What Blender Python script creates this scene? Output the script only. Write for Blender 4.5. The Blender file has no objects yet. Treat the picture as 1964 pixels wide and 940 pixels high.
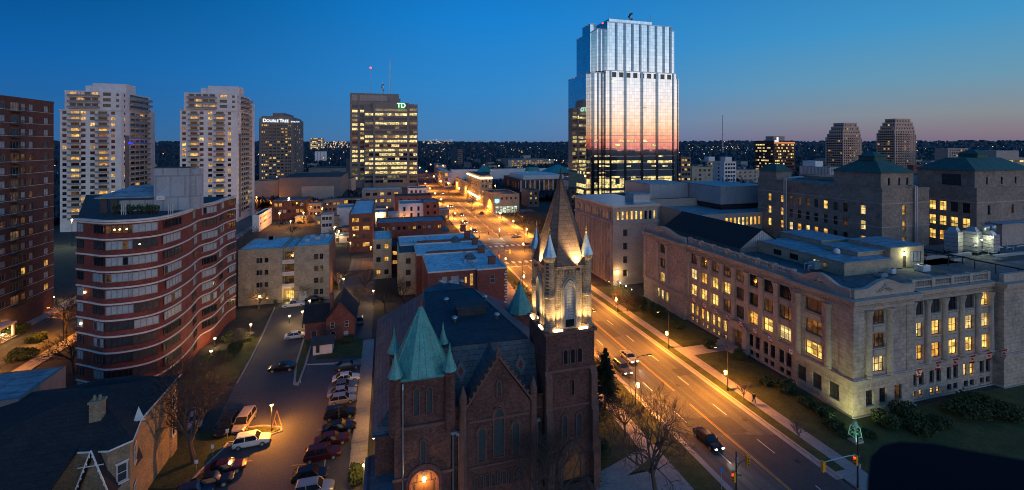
import bpy, math, random
from mathutils import Vector, Matrix
R=math.radians
scn=bpy.context.scene
# ---------------------------------------------------------------- camera
FPX,CX,YH,EYE=860.0,982.0,277.0,42.0
YAW=math.atan((CX-740.0)/FPX); SY,CY=math.sin(YAW),math.cos(YAW)
cam_d=bpy.data.cameras.new('camera'); cam=bpy.data.objects.new('camera',cam_d); scn.collection.objects.link(cam)
cam_d.sensor_width=36; cam_d.lens=FPX/1964*36; cam_d.shift_y=-(470-YH)/1964; cam_d.clip_start=.1; cam_d.clip_end=12000; cam_d.dof.use_dof=True; cam_d.dof.focus_distance=95; cam_d.dof.aperture_fstop=1.6
cam.location=(0,0,EYE); cam.rotation_euler=(R(90),0,-YAW); scn.camera=cam
# ---------------------------------------------------------------- sky after sunset
def lin(r,g,b,k=1.0):
    f=lambda c:(c/12.92 if c<=.04045 else ((c+.055)/1.055)**2.4)
    return (f(r/255)*k,f(g/255)*k,f(b/255)*k,1)
world=bpy.data.worlds.new('World'); scn.world=world; world.use_nodes=True
nt=world.node_tree; nt.nodes.clear()
def wn(t,**k):
    n=nt.nodes.new(t)
    for a,b in k.items(): setattr(n,a,b)
    return n
def ramp(tree,stops,interp='LINEAR'):
    n=tree.nodes.new('ShaderNodeValToRGB'); cr=n.color_ramp; cr.interpolation=interp
    while len(cr.elements)<len(stops): cr.elements.new(.5)
    for e,(p,c) in zip(cr.elements,stops): e.position=p; e.color=c
    return n
tc=wn('ShaderNodeTexCoord'); sp=wn('ShaderNodeSeparateXYZ'); nt.links.new(tc.outputs['Generated'],sp.inputs[0])
flat=wn('ShaderNodeCombineXYZ'); nt.links.new(sp.outputs[0],flat.inputs[0]); nt.links.new(sp.outputs[1],flat.inputs[1])
nrm=wn('ShaderNodeVectorMath',operation='NORMALIZE'); nt.links.new(flat.outputs[0],nrm.inputs[0])
dot=wn('ShaderNodeVectorMath',operation='DOT_PRODUCT'); nt.links.new(nrm.outputs[0],dot.inputs[0])
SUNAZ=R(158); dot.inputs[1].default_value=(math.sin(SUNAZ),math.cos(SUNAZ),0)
dot2=wn('ShaderNodeVectorMath',operation='DOT_PRODUCT'); nt.links.new(nrm.outputs[0],dot2.inputs[0]); dot2.inputs[1].default_value=(math.sin(R(100)),math.cos(R(100)),0)
def elev_ramp(stops):
    n=ramp(nt,[(p,lin(*c)) for p,c in stops]); nt.links.new(sp.outputs[2],n.inputs[0]); return n
cold=elev_ramp([(0,(52,98,145)),(.05,(36,98,158)),(.14,(14,94,166)),(.26,(0,76,138)),(.5,(0,60,116)),(1,(4,58,112))])
front=elev_ramp([(0,(80,122,168)),(.03,(72,128,180)),(.12,(50,134,200)),(.27,(24,128,208)),(.5,(8,92,164)),(1,(4,58,112))])
mid=elev_ramp([(0,(118,104,128)),(.018,(132,118,130)),(.05,(134,140,146)),(.11,(104,152,178)),(.2,(66,148,198)),(.4,(24,110,176)),(1,(4,58,112))])
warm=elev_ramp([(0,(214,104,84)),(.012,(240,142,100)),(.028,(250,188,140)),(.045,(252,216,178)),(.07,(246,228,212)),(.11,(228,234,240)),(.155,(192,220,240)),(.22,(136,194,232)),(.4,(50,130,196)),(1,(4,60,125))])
def sstep(a,b,src):
    n=wn('ShaderNodeMapRange',interpolation_type='SMOOTHSTEP'); n.inputs['From Min'].default_value=a; n.inputs['From Max'].default_value=b
    nt.links.new(src.outputs['Value'],n.inputs['Value']); return n
def wmix(a,b,f):
    n=wn('ShaderNodeMix',data_type='RGBA'); nt.links.new(f,n.inputs[0]); nt.links.new(a,n.inputs[6]); nt.links.new(b,n.inputs[7]); return n.outputs[2]
m0=wmix(cold.outputs[0],front.outputs[0],sstep(-.8,.1,dot2).outputs[0])
m1=wmix(m0,mid.outputs[0],sstep(.0,.86,dot2).outputs[0])
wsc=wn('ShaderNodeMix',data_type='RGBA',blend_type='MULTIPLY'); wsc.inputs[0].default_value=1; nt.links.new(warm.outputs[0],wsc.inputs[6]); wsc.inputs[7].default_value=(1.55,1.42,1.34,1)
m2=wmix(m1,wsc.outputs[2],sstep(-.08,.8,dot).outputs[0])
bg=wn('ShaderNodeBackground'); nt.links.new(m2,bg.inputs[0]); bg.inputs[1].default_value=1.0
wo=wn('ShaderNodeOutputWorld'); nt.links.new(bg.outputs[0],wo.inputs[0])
# the last glow of the set sun, low, broad and weak
sd=bpy.data.lights.new('afterglow','SUN'); sd.energy=.10; sd.angle=R(35); sd.color=(1,.72,.62)
so=bpy.data.objects.new('afterglow',sd); scn.collection.objects.link(so)
so.rotation_euler=Vector((math.sin(SUNAZ),math.cos(SUNAZ),.16)).to_track_quat('Z','Y').to_euler()
v=scn.view_settings; v.view_transform='Standard'; v.look='None'; v.gamma=1; v.exposure=0; v.use_curve_mapping=False
cy=scn.cycles; cy.use_denoising=True; cy.filter_width=1.0; cy.max_bounces=6; cy.diffuse_bounces=3; cy.glossy_bounces=3; cy.transmission_bounces=3
cy.sample_clamp_indirect=4; cy.caustics_reflective=False; cy.caustics_refractive=False
try: cy.use_light_tree=True
except Exception: pass
# ---------------------------------------------------------------- helpers
rnd=random.Random(7)
def ray(px): 
    u=(px-CX)/FPX; return (SY+u*CY, CY-u*SY)
def P(px,py,z=0.0):            # ground (or level z) point seen at a photo pixel
    d=(z-EYE)*FPX/(YH-py); a,b=ray(px); return (d*a,d*b)
def D(px,d):
    a,b=ray(px); return (d*a,d*b)
def yonX(px,X): a,b=ray(px); return X*b/a
def xonY(px,Y): a,b=ray(px); return Y*a/b
def dep(x,y): return x*SY+y*CY
def zat(py,x,y): return EYE-(py-YH)*dep(x,y)/FPX
COL=scn.collection
def tag(o,label=None,cat=None,group=None,kind=None):
    if label: o['label']=label
    if cat: o['category']=cat
    if group: o['group']=group
    if kind: o['kind']=kind
    return o
def empty(name,loc,rz=0,label=None,cat=None,group=None):
    o=bpy.data.objects.new(name,None); COL.objects.link(o); o.location=loc; o.rotation_euler=(0,0,rz); o.empty_display_size=.5
    return tag(o,label,cat,group)
def copy_tree(o,parent=None):
    c=o.copy(); COL.objects.link(c); c.parent=parent
    for k in KIDS.get(o.name,[]): 
        kc=copy_tree(k,c); KIDS.setdefault(c.name,[]).append(kc)
    return c
KIDS={}
def adopt(o,parent):
    if parent is not None:
        o.parent=parent; KIDS.setdefault(parent.name,[]).append(o)
WL={}                                # world location of every parent (unrotated ones build in world coordinates)
def wloc(o):
    v=Vector((0,0,0))
    while o is not None: v+=o.location; o=o.parent
    return v
class MB:
    def __init__(s): s.v=[]; s.f=[]; s.m=[]
    def face(s,pts,mi=0):
        n=len(s.v); s.v+= [tuple(p) for p in pts]; s.f.append(tuple(range(n,n+len(pts)))); s.m.append(mi)
    def raw(s,vs,fs,mi=0):
        n=len(s.v); s.v+=[tuple(p) for p in vs]; s.f+=[tuple(i+n for i in f) for f in fs]; s.m+=[mi]*len(fs)
    def box(s,x0,x1,y0,y1,z0,z1,mi=0):
        s.raw([(x0,y0,z0),(x1,y0,z0),(x1,y1,z0),(x0,y1,z0),(x0,y0,z1),(x1,y0,z1),(x1,y1,z1),(x0,y1,z1)],
              [(0,3,2,1),(4,5,6,7),(0,1,5,4),(1,2,6,5),(2,3,7,6),(3,0,4,7)],mi)
    def obox(s,c,sx,sy,sz,rz=0,mi=0,M=None):   # c = centre
        M=M or Matrix.Rotation(rz,4,'Z'); c=Vector(c)
        q=[]
        for z in (-.5,.5):
            for x,y in ((-.5,-.5),(.5,-.5),(.5,.5),(-.5,.5)): q.append(c+(M@Vector((x*sx,y*sy,z*sz))))
        s.raw(q,[(0,3,2,1),(4,5,6,7),(0,1,5,4),(1,2,6,5),(2,3,7,6),(3,0,4,7)],mi)
    def prism(s,poly,z0,z1,mi=0,mtop=None,bottom=True):  # poly ccw from above
        n=len(poly); b=[(x,y,z0) for x,y in poly]; t=[(x,y,z1) for x,y in poly]
        s.raw(b+t,[(i,(i+1)%n,n+(i+1)%n,n+i) for i in range(n)],mi)
        s.face(t,mi if mtop is None else mtop)
        if bottom: s.face(b[::-1],mi)
    def frustum(s,poly,z0,poly2,z1,mi=0,cap=True):
        n=len(poly); s.raw([(x,y,z0) for x,y in poly]+[(x,y,z1) for x,y in poly2],[(i,(i+1)%n,n+(i+1)%n,n+i) for i in range(n)],mi)
        if cap: s.face([(x,y,z1) for x,y in poly2],mi); s.face([(x,y,z0) for x,y in poly][::-1],mi)
    def pyramid(s,poly,z0,apex,mi=0):
        n=len(poly); s.raw([(x,y,z0) for x,y in poly]+[apex],[(i,(i+1)%n,n) for i in range(n)]+[tuple(range(n-1,-1,-1))],mi)
    def lathe(s,c,prof,n=12,mi=0,a0=0):          # prof: (r,z)
        vs=[];fs=[];k=len(prof)
        for r,z in prof:
            for i in range(n):
                a=a0+2*math.pi*i/n; vs.append((c[0]+r*math.cos(a),c[1]+r*math.sin(a),c[2]+z))
        for j in range(k-1):
            for i in range(n): fs.append((j*n+i,j*n+(i+1)%n,(j+1)*n+(i+1)%n,(j+1)*n+i))
        fs.append(tuple(range(n-1,-1,-1))); fs.append(tuple((k-1)*n+i for i in range(n)))
        s.raw(vs,fs,mi)
    def tube(s,pts,r,n=6,mi=0,r1=None):
        pts=[Vector(p) for p in pts]; k=len(pts); vs=[];fs=[]
        up=None
        for j,p in enumerate(pts):
            t=(pts[min(j+1,k-1)]-pts[max(j-1,0)]).normalized()
            if up is None: up=t.orthogonal().normalized()
            a=(up-t*up.dot(t)); a=a.normalized() if a.length>1e-6 else t.orthogonal().normalized(); up=a
            b=t.cross(a); rr=r if r1 is None else r+(r1-r)*j/(k-1)
            for i in range(n):
                g=2*math.pi*i/n; vs.append(p+(a*math.cos(g)+b*math.sin(g))*rr)
        for j in range(k-1):
            for i in range(n): fs.append((j*n+i,j*n+(i+1)%n,(j+1)*n+(i+1)%n,(j+1)*n+i))
        fs.append(tuple(range(n-1,-1,-1))); fs.append(tuple((k-1)*n+i for i in range(n)))
        s.raw(vs,fs,mi)
    def ball(s,c,r,n=10,mi=0,sz=1):
        k=max(4,n//2); s.lathe(c,[(max(.001,r*math.sin(math.pi*j/k)),-r*sz*math.cos(math.pi*j/k)) for j in range(k+1)],n,mi)
    def mesh(s,name,mats,off=(0,0,0),smooth=False):
        me=bpy.data.meshes.new(name); o=off
        me.from_pydata([(a-o[0],b-o[1],c-o[2]) for a,b,c in s.v],[],s.f)
        for m in (mats if isinstance(mats,(list,tuple)) else [mats]): me.materials.append(m)
        me.polygons.foreach_set('material_index',s.m)
        if smooth: me.polygons.foreach_set('use_smooth',[True]*len(s.f))
        me.update(); return me
    def build(s,name,mats,parent=None,local=False,smooth=False,origin=None):
        off=(0,0,0) if local else (wloc(parent) if parent else (origin or (0,0,0)))
        o=bpy.data.objects.new(name,s.mesh(name,mats,off,smooth)); COL.objects.link(o); adopt(o,parent)
        if parent is None and origin: o.location=origin
        return o
def pieces(mb,name,mats,parent):      # every box or panel collected in mb becomes a part of its own (all share 8-vertex boxes)
    out=[]
    for k in range(0,len(mb.v),8):
        q=MB(); vs=mb.v[k:k+8]; q.raw(vs,[(0,3,2,1),(4,5,6,7),(0,1,5,4),(1,2,6,5),(2,3,7,6),(3,0,4,7)]); out.append(q.build(name,mats,parent))
    return out
def octa(cx,cy_,r,n=8,a0=math.pi/8):
    return [(cx+r*math.cos(a0+2*math.pi*i/n),cy_+r*math.sin(a0+2*math.pi*i/n)) for i in range(n)]
def rect(x0,x1,y0,y1): return [(x0,y0),(x1,y0),(x1,y1),(x0,y1)]
def point(name,loc,col,e,r=.15,parent=None):
    l=bpy.data.lights.new(name,'POINT'); l.energy=e; l.color=col; l.shadow_soft_size=r
    o=bpy.data.objects.new(name,l); COL.objects.link(o); o.location=loc
    if parent: adopt(o,parent)
    return o
def spot(name,loc,to,col,e,ang=120,blend=.6,r=.1,parent=None):
    l=bpy.data.lights.new(name,'SPOT'); l.energy=e; l.color=col; l.shadow_soft_size=r; l.spot_size=R(ang); l.spot_blend=blend
    o=bpy.data.objects.new(name,l); COL.objects.link(o); 
    o.rotation_euler=(Vector(loc)-Vector(to)).to_track_quat('Z','Y').to_euler(); o.location=loc
    if parent: adopt(o,parent)
    return o
# ---------------------------------------------------------------- materials
def mat(name,col,rough=.8,metal=0.0,noise=.25,nscale=.6,brick=None,bump=.0,emit=None,estr=1,fine=6.0,streak=0.0,spec=.5,flat=False):
    m=bpy.data.materials.new(name); m.use_nodes=True; t=m.node_tree; b=t.nodes['Principled BSDF']; L=t.links
    b.inputs['Roughness'].default_value=rough; b.inputs['Metallic'].default_value=metal
    try: b.inputs['Specular IOR Level'].default_value=spec
    except Exception: pass
    def N(k): return t.nodes.new(k)
    co=N('ShaderNodeTexCoord').outputs['Object']
    n1=N('ShaderNodeTexNoise'); n1.inputs['Scale'].default_value=nscale; n1.inputs['Detail'].default_value=6; n1.inputs['Roughness'].default_value=.65; L.new(co,n1.inputs['Vector'])
    n2=N('ShaderNodeTexNoise'); n2.inputs['Scale'].default_value=nscale*fine; n2.inputs['Detail'].default_value=3; L.new(co,n2.inputs['Vector'])
    ad=N('ShaderNodeMath'); ad.operation='ADD'; L.new(n1.outputs[0],ad.inputs[0]); L.new(n2.outputs[0],ad.inputs[1])
    mr=N('ShaderNodeMapRange'); mr.inputs['From Min'].default_value=.7; mr.inputs['From Max'].default_value=1.3
    mr.inputs['To Min'].default_value=1-noise; mr.inputs['To Max'].default_value=1+noise; L.new(ad.outputs[0],mr.inputs['Value'])
    src=None
    if brick:
        bw,bh,mort,c2=brick
        se=N('ShaderNodeSeparateXYZ'); L.new(co,se.inputs[0]); a=N('ShaderNodeMath'); a.operation='ADD'; L.new(se.outputs[0],a.inputs[0]); L.new(se.outputs[1],a.inputs[1])
        cb=N('ShaderNodeCombineXYZ'); L.new(se.outputs[0] if flat else a.outputs[0],cb.inputs[0]); L.new(se.outputs[1] if flat else se.outputs[2],cb.inputs[1])
        br=N('ShaderNodeTexBrick'); br.inputs['Scale'].default_value=1; br.inputs['Brick Width'].default_value=bw; br.inputs['Row Height'].default_value=bh
        br.inputs['Mortar Size'].default_value=min(bw,bh)*.07; br.inputs['Mortar Smooth'].default_value=.3
        br.inputs['Color1'].default_value=(*col,1); br.inputs['Color2'].default_value=(*c2,1); br.inputs['Mortar'].default_value=(*mort,1)
        L.new(cb.outputs[0],br.inputs['Vector']); src=br.outputs['Color']
    mx=N('ShaderNodeMix'); mx.data_type='RGBA'; mx.blend_type='MULTIPLY'; mx.inputs[0].default_value=1
    if src: L.new(src,mx.inputs[6])
    else: mx.inputs[6].default_value=(*col,1)
    if streak:       # wheel-worn tracks running along the street (y)
        mp=N('ShaderNodeMapping'); mp.inputs['Scale'].default_value=(1.1,.012,1); L.new(co,mp.inputs['Vector']); n3=N('ShaderNodeTexNoise'); n3.inputs['Scale'].default_value=1; n3.inputs['Detail'].default_value=4; L.new(mp.outputs[0],n3.inputs['Vector'])
        m3=N('ShaderNodeMapRange'); m3.inputs['From Min'].default_value=.3; m3.inputs['From Max'].default_value=.7; m3.inputs['To Min'].default_value=1-streak; m3.inputs['To Max'].default_value=1+streak; L.new(n3.outputs[0],m3.inputs['Value'])
        mm=N('ShaderNodeMath'); mm.operation='MULTIPLY'; L.new(mr.outputs[0],mm.inputs[0]); L.new(m3.outputs[0],mm.inputs[1]); mr=mm
    L.new(mr.outputs[0],mx.inputs[7]); L.new(mx.outputs[2],b.inputs['Base Color'])
    if bump:
        bp=N('ShaderNodeBump'); bp.inputs['Strength'].default_value=bump; bp.inputs['Distance'].default_value=.05
        L.new(ad.outputs[0],bp.inputs['Height']); L.new(bp.outputs[0],b.inputs['Normal'])
    if emit:
        b.inputs['Emission Color'].default_value=(*emit,1); b.inputs['Emission Strength'].default_value=estr
    return m
def lamp_mat(name,col,s,sample='NONE'):
    m=bpy.data.materials.new(name); m.use_nodes=True; t=m.node_tree; t.nodes.clear()
    e=t.nodes.new('ShaderNodeEmission'); e.inputs[0].default_value=(*col,1); e.inputs[1].default_value=s
    o=t.nodes.new('ShaderNodeOutputMaterial'); t.links.new(e.outputs[0],o.inputs[0])
    try: m.cycles.emission_sampling=sample
    except Exception: pass
    return m
def lit_mat(name,c1,c2,s0,s1,scale=.9,glossy=.1,sample='NONE'):      # a lit room behind glass: uneven, with dim and bright patches
    m=bpy.data.materials.new(name); m.use_nodes=True; t=m.node_tree; t.nodes.clear(); L=t.links; N=t.nodes.new
    g=N('ShaderNodeNewGeometry').outputs['Position']
    n=N('ShaderNodeTexNoise'); n.inputs['Scale'].default_value=scale; n.inputs['Detail'].default_value=4; n.inputs['Roughness'].default_value=.7; L.new(g,n.inputs['Vector'])
    w=N('ShaderNodeTexVoronoi'); w.inputs['Scale'].default_value=scale*1.7; L.new(g,w.inputs['Vector'])
    r=N('ShaderNodeMapRange'); r.inputs['From Min'].default_value=.3; r.inputs['From Max'].default_value=.7; r.inputs['To Min'].default_value=s0; r.inputs['To Max'].default_value=s1
    L.new(n.outputs[0],r.inputs['Value'])
    mx=N('ShaderNodeMix'); mx.data_type='RGBA'; mx.inputs[6].default_value=(*c1,1); mx.inputs[7].default_value=(*c2,1); L.new(w.outputs['Distance'],mx.inputs[0])
    se=N('ShaderNodeSeparateXYZ'); L.new(g,se.inputs[0]); ad=N('ShaderNodeMath'); ad.operation='ADD'; L.new(se.outputs[0],ad.inputs[0]); L.new(se.outputs[1],ad.inputs[1]); cb=N('ShaderNodeCombineXYZ'); L.new(ad.outputs[0],cb.inputs[0]); L.new(se.outputs[2],cb.inputs[1])
    br=N('ShaderNodeTexBrick'); br.offset=.37; br.inputs['Scale'].default_value=1; br.inputs['Brick Width'].default_value=1.15; br.inputs['Row Height'].default_value=.83; br.inputs['Mortar Size'].default_value=.015; br.inputs['Color1'].default_value=(.28,.28,.28,1); br.inputs['Color2'].default_value=(1.25,1.25,1.25,1); br.inputs['Mortar'].default_value=(.35,.35,.35,1); L.new(cb.outputs[0],br.inputs['Vector'])
    ml=N('ShaderNodeMath'); ml.operation='MULTIPLY'; L.new(r.outputs[0],ml.inputs[0]); L.new(br.outputs['Color'],ml.inputs[1])
    e=N('ShaderNodeEmission'); L.new(mx.outputs[2],e.inputs[0]); L.new(ml.outputs[0],e.inputs[1])
    gl=N('ShaderNodeBsdfGlossy'); gl.inputs['Roughness'].default_value=.08; ms=N('ShaderNodeMixShader'); ms.inputs[0].default_value=glossy
    L.new(e.outputs[0],ms.inputs[1]); L.new(gl.outputs[0],ms.inputs[2])
    o=N('ShaderNodeOutputMaterial'); L.new(ms.outputs[0],o.inputs[0])
    try: m.cycles.emission_sampling=sample
    except Exception: pass
    return m
M={}
M['lit']=lit_mat('lit_room_warm',(1,.50,.08),(1,.68,.20),.75,2.3,1.3,sample='AUTO')
M['lit_cream']=lit_mat('lit_room_cream',(1,.60,.18),(1,.78,.36),.7,1.9,.8)
M['lit_amber']=lit_mat('lit_room_deep_amber',(1,.38,.04),(1,.55,.12),.5,1.7,1.6)
M['lit2']=lit_mat('lit_room_amber',(1,.40,.06),(1,.62,.16),.3,1.5,1.1)
M['dim']=lit_mat('dim_room',(.5,.22,.07),(.25,.12,.05),.03,.5,.9,.2)
M['office']=lit_mat('lit_office',(1,.66,.16),(1,.86,.42),.4,2.3,.35)
M['office_dim']=lit_mat('half_lit_office',(.9,.65,.25),(.4,.35,.2),.03,.55,.3)
M['cool']=lit_mat('lit_cool_white',(.75,.9,.7),(.9,1,.75),.6,1.4,1)
M['violet']=lit_mat('lit_violet_blind',(.5,.42,.75),(.6,.5,.85),.35,.55,.5)
M['green_sign']=lamp_mat('green_sign_light',(.01,.32,.05),1.0)
M['white_sign']=lamp_mat('white_sign_light',(.85,.93,1),1.5)
M['blue_strip']=lamp_mat('blue_strip_light',(.05,.06,1),1.2)
M['dark']=mat('dark_window_glass',(.012,.016,.022),.06,noise=.3)
M['dark2']=mat('dark_window_glass_curtained',(.05,.055,.06),.25,noise=.5,nscale=1.5)
M['blind']=mat('window_with_pale_blind',(.36,.42,.44),.35,noise=.25,nscale=.8)
M['frame_dark']=mat('dark_window_frame',(.03,.03,.032),.5,noise=.1)
M['frame_white']=mat('white_window_frame',(.6,.6,.58),.5,noise=.1)
M['frame_grey']=mat('grey_window_frame',(.25,.25,.25),.5,noise=.1)
M['stone']=mat('pale_limestone',(.40,.325,.265),.85,noise=.36,nscale=.22,brick=(1.5,.62,(.29,.235,.19),(.43,.35,.285)),bump=.15)
M['stone_plain']=mat('smooth_limestone_trim',(.43,.355,.29),.8,noise=.25,nscale=.5,bump=.15)
M['stone_rust']=mat('rusticated_limestone',(.38,.31,.25),.85,noise=.3,nscale=.4,brick=(1.9,.52,(.12,.11,.1),(.42,.39,.36)),bump=.3)
M['stone_old']=mat('weathered_brown_stone',(.30,.225,.18),.9,noise=.35,nscale=.25,brick=(1.2,.5,(.24,.18,.145),(.33,.25,.2)),bump=.15)
M['stone_grey']=mat('grey_stone_cladding',(.33,.31,.31),.85,noise=.3,nscale=.3,brick=(1.6,.8,(.2,.19,.19),(.38,.36,.36)))
M['concrete_pale']=mat('pale_precast_concrete',(.42,.34,.29),.8,noise=.2,nscale=.3)
M['brick_church']=mat('dark_brown_church_brick',(.10,.044,.036),.9,noise=.55,nscale=.5,brick=(.42,.16,(.06,.033,.028),(.15,.063,.048)),bump=.4)
M['stone_church']=mat('brown_sandstone_trim',(.16,.08,.062),.9,noise=.35,nscale=1,bump=.3)
M['rock_belfry']=mat('rough_belfry_stone',(.34,.24,.16),.9,noise=.5,nscale=1.6,brick=(.5,.22,(.08,.055,.04),(.45,.33,.22)),bump=.9)
M['brick_red']=mat('red_apartment_brick',(.20,.042,.03),.85,noise=.35,nscale=.4,brick=(.5,.2,(.13,.045,.036),(.24,.053,.038)))
M['brick_townhouse']=mat('red_townhouse_brick',(.21,.062,.045),.88,noise=.35,nscale=.5,brick=(.5,.2,(.15,.09,.08),(.26,.08,.055)),bump=.2)
M['brick_brown']=mat('brown_highrise_brick',(.125,.048,.038),.9,noise=.35,nscale=.3,brick=(.6,.25,(.08,.045,.038),(.155,.062,.046)))
M['brick_buff']=mat('buff_brick',(.42,.34,.24),.88,noise=.3,nscale=.5,brick=(.5,.2,(.3,.25,.19),(.5,.4,.28)),bump=.2)
M['brick_yellow']=mat('old_yellow_brick',(.26,.2,.13),.9,noise=.4,nscale=.7,brick=(.42,.17,(.16,.13,.09),(.31,.24,.155)),bump=.3)
M['band']=mat('pale_concrete_band',(.72,.62,.56),.8,noise=.15)
M['white_wall']=mat('white_painted_concrete',(.80,.70,.66),.8,noise=.12,nscale=.1)
M['brown_grey_wall']=mat('brown_grey_concrete_panel',(.2,.17,.16),.85,noise=.2,nscale=.2)  # plain brown-grey wall colour, shared by several buildings
M['hotel']=mat('brown_precast_panel',(.26,.20,.17),.85,noise=.2,nscale=.1)
M['office_wall']=mat('taupe_concrete_fins',(.27,.225,.2),.85,noise=.18,nscale=.1)
M['white_roof']=mat('pale_roof_membrane',(.62,.68,.72),.6,noise=.38,nscale=.22,brick=(7,1.9,(.42,.47,.5),(.66,.72,.76)),flat=True,bump=.1)
M['grey_roof']=mat('grey_gravel_roof',(.09,.11,.125),.9,noise=.5,nscale=.25,bump=.3)
M['blue_roof']=mat('worn_roof_membrane',(.22,.3,.35),.6,noise=.42,nscale=.22,brick=(8,2.2,(.14,.19,.22),(.25,.34,.39)),flat=True)
M['dark_roof']=mat('dark_tar_roof',(.045,.052,.06),.85,noise=.4,nscale=.4)
M['church_roof']=mat('slate_blue_church_roof',(.075,.108,.135),.85,noise=.35,nscale=.4,brick=(3.0,.6,(.045,.068,.085),(.09,.13,.16)),spec=.2)
M['shingle']=mat('dark_shingles',(.022,.022,.026),.95,noise=.35,nscale=.8,brick=(.35,.22,(.015,.015,.018),(.03,.03,.034)),bump=.4)
M['copper']=mat('verdigris_copper',(.10,.36,.31),.5,noise=.35,nscale=1.2,bump=.1)
M['copper_dark']=mat('dark_verdigris_roof',(.03,.105,.09),.7,noise=.35,nscale=.5)
M['teal_roof']=mat('teal_metal_roof',(.04,.24,.23),.5,noise=.2)
M['spire']=mat('patterned_spire_slate',(.22,.14,.10),.75,noise=.3,nscale=1.5,brick=(.8,.45,(.15,.095,.07),(.28,.18,.13)),bump=.15,spec=.2)
M['zinc']=mat('zinc_sheet',(.5,.55,.58),.35,metal=.7,noise=.2)
M['grey_panel']=mat('grey_stucco_panel',(.40,.41,.43),.8,noise=.15,nscale=.3,brick=(2.4,4,(.3,.31,.33),(.42,.43,.45)))
M['slate_light']=mat('light_slate_inlay',(.13,.15,.18),.8,noise=.2)
M['metal_clad']=mat('ribbed_steel_cladding',(.42,.46,.5),.42,metal=.55,noise=.12,nscale=.3)
M['metal_grey']=mat('galvanised_duct',(.5,.53,.55),.4,metal=.6,noise=.2,nscale=2)
M['metal_dark']=mat('dark_painted_metal',(.03,.03,.034),.45,metal=.3,noise=.2)
M['wood_door']=mat('varnished_oak_door',(.26,.11,.04),.5,noise=.3,nscale=3)
M['white_paint']=mat('white_paint',(.75,.74,.72),.5,noise=.1)
M['asphalt']=mat('worn_asphalt_road',(.095,.092,.088),.75,noise=.28,nscale=.12,fine=30,bump=.15,streak=.35)
M['asphalt_lot']=mat('parking_lot_asphalt',(.085,.085,.088),.8,noise=.3,nscale=.15,fine=25,bump=.15)
M['patch']=mat('asphalt_patch',(.065,.065,.065),.8,noise=.2,nscale=.4)
M['concrete']=mat('pavement_concrete',(.32,.29,.27),.85,noise=.2,nscale=.5,brick=None,bump=.1)
M['kerb']=mat('kerb_concrete',(.36,.33,.3),.85,noise=.2,nscale=.6)
M['paint_white']=mat('white_road_paint',(.68,.66,.62),.7,noise=.35,nscale=1.5)
M['paint_yellow']=mat('yellow_road_paint',(.62,.36,.04),.7,noise=.3,nscale=1.5)
M['grass']=mat('early_spring_lawn',(.062,.072,.018),.95,noise=.6,nscale=.5,fine=12,bump=.4)
M['earth']=mat('dark_ground',(.045,.043,.038),.95,noise=.45,nscale=.05,fine=9)
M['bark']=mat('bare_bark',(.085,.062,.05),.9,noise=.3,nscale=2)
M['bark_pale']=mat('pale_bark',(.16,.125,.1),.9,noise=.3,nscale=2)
M['needles']=mat('spruce_needles',(.03,.05,.028),.9,noise=.4,nscale=1.5)
M['bush']=mat('shrub_leaves',(.045,.07,.02),.9,noise=.5,nscale=2)
M['red_flag']=mat('red_flag_cloth',(.55,.02,.02),.8,noise=.1)
M['white_flag']=mat('white_flag_cloth',(.75,.73,.72),.8,noise=.1)
M['gold']=mat('gilded_finial',(.5,.28,.07),.35,metal=.8)
M['bronze_green']=mat('green_bronze',(.2,.4,.3),.5,noise=.3,nscale=3)
SOD=(1,.33,.028)     # sodium lamp colour
M['sodium']=lamp_mat('sodium_globe',(1,.50,.13),14)
M['warm_bulb']=lamp_mat('warm_bulb',(1,.68,.28),12)
M['white_bulb']=lamp_mat('white_bulb',(.9,1,.85),12)
M['red_bulb']=lamp_mat('red_bulb',(1,.03,.02),8)
M['green_bulb']=lamp_mat('green_bulb',(.03,1,.35),4)
M['head']=lamp_mat('headlamp',(1,.9,.7),20)
M['tail']=lamp_mat('tail_lamp',(1,.02,.01),6)
# ---------------------------------------------------------------- facades and windows
def udir_of(face): return {'S':(1,0),'E':(0,1),'W':(0,-1),'N':(-1,0)}[face]
def facade(mb,org,ud,W,Hh,ops,mi=0,dep_=.22):
    us=sorted({0.0,W}|{round(a,3) for o in ops for a in (o[0],o[2])}); vs=sorted({0.0,Hh}|{round(a,3) for o in ops for a in (o[1],o[3])})
    nx,ny=ud[1],-ud[0]
    def pt(u,v_,d=0): return (org[0]+ud[0]*u-nx*d, org[1]+ud[1]*u-ny*d, org[2]+v_)
    for j in range(len(vs)-1):
        vm=(vs[j]+vs[j+1])/2; run=None
        row=[o for o in ops if o[1]<vm<o[3]]
        for i in range(len(us)-1):
            um=(us[i]+us[i+1])/2
            hole=any(o[0]<um<o[2] for o in row)
            if not hole and run is None: run=us[i]
            if hole and run is not None:
                mb.face([pt(run,vs[j]),pt(us[i],vs[j]),pt(us[i],vs[j+1]),pt(run,vs[j+1])],mi); run=None
        if run is not None: mb.face([pt(run,vs[j]),pt(W,vs[j]),pt(W,vs[j+1]),pt(run,vs[j+1])],mi)
    for a,b,c,d in ops:
        for q in (((a,b),(c,b)),((c,b),(c,d)),((c,d),(a,d)),((a,d),(a,b))):
            (u0,v0),(u1,v1)=q; mb.face([pt(u0,v0),pt(u0,v0,dep_),pt(u1,v1,dep_),pt(u1,v1)],mi)
_wm={}
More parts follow.
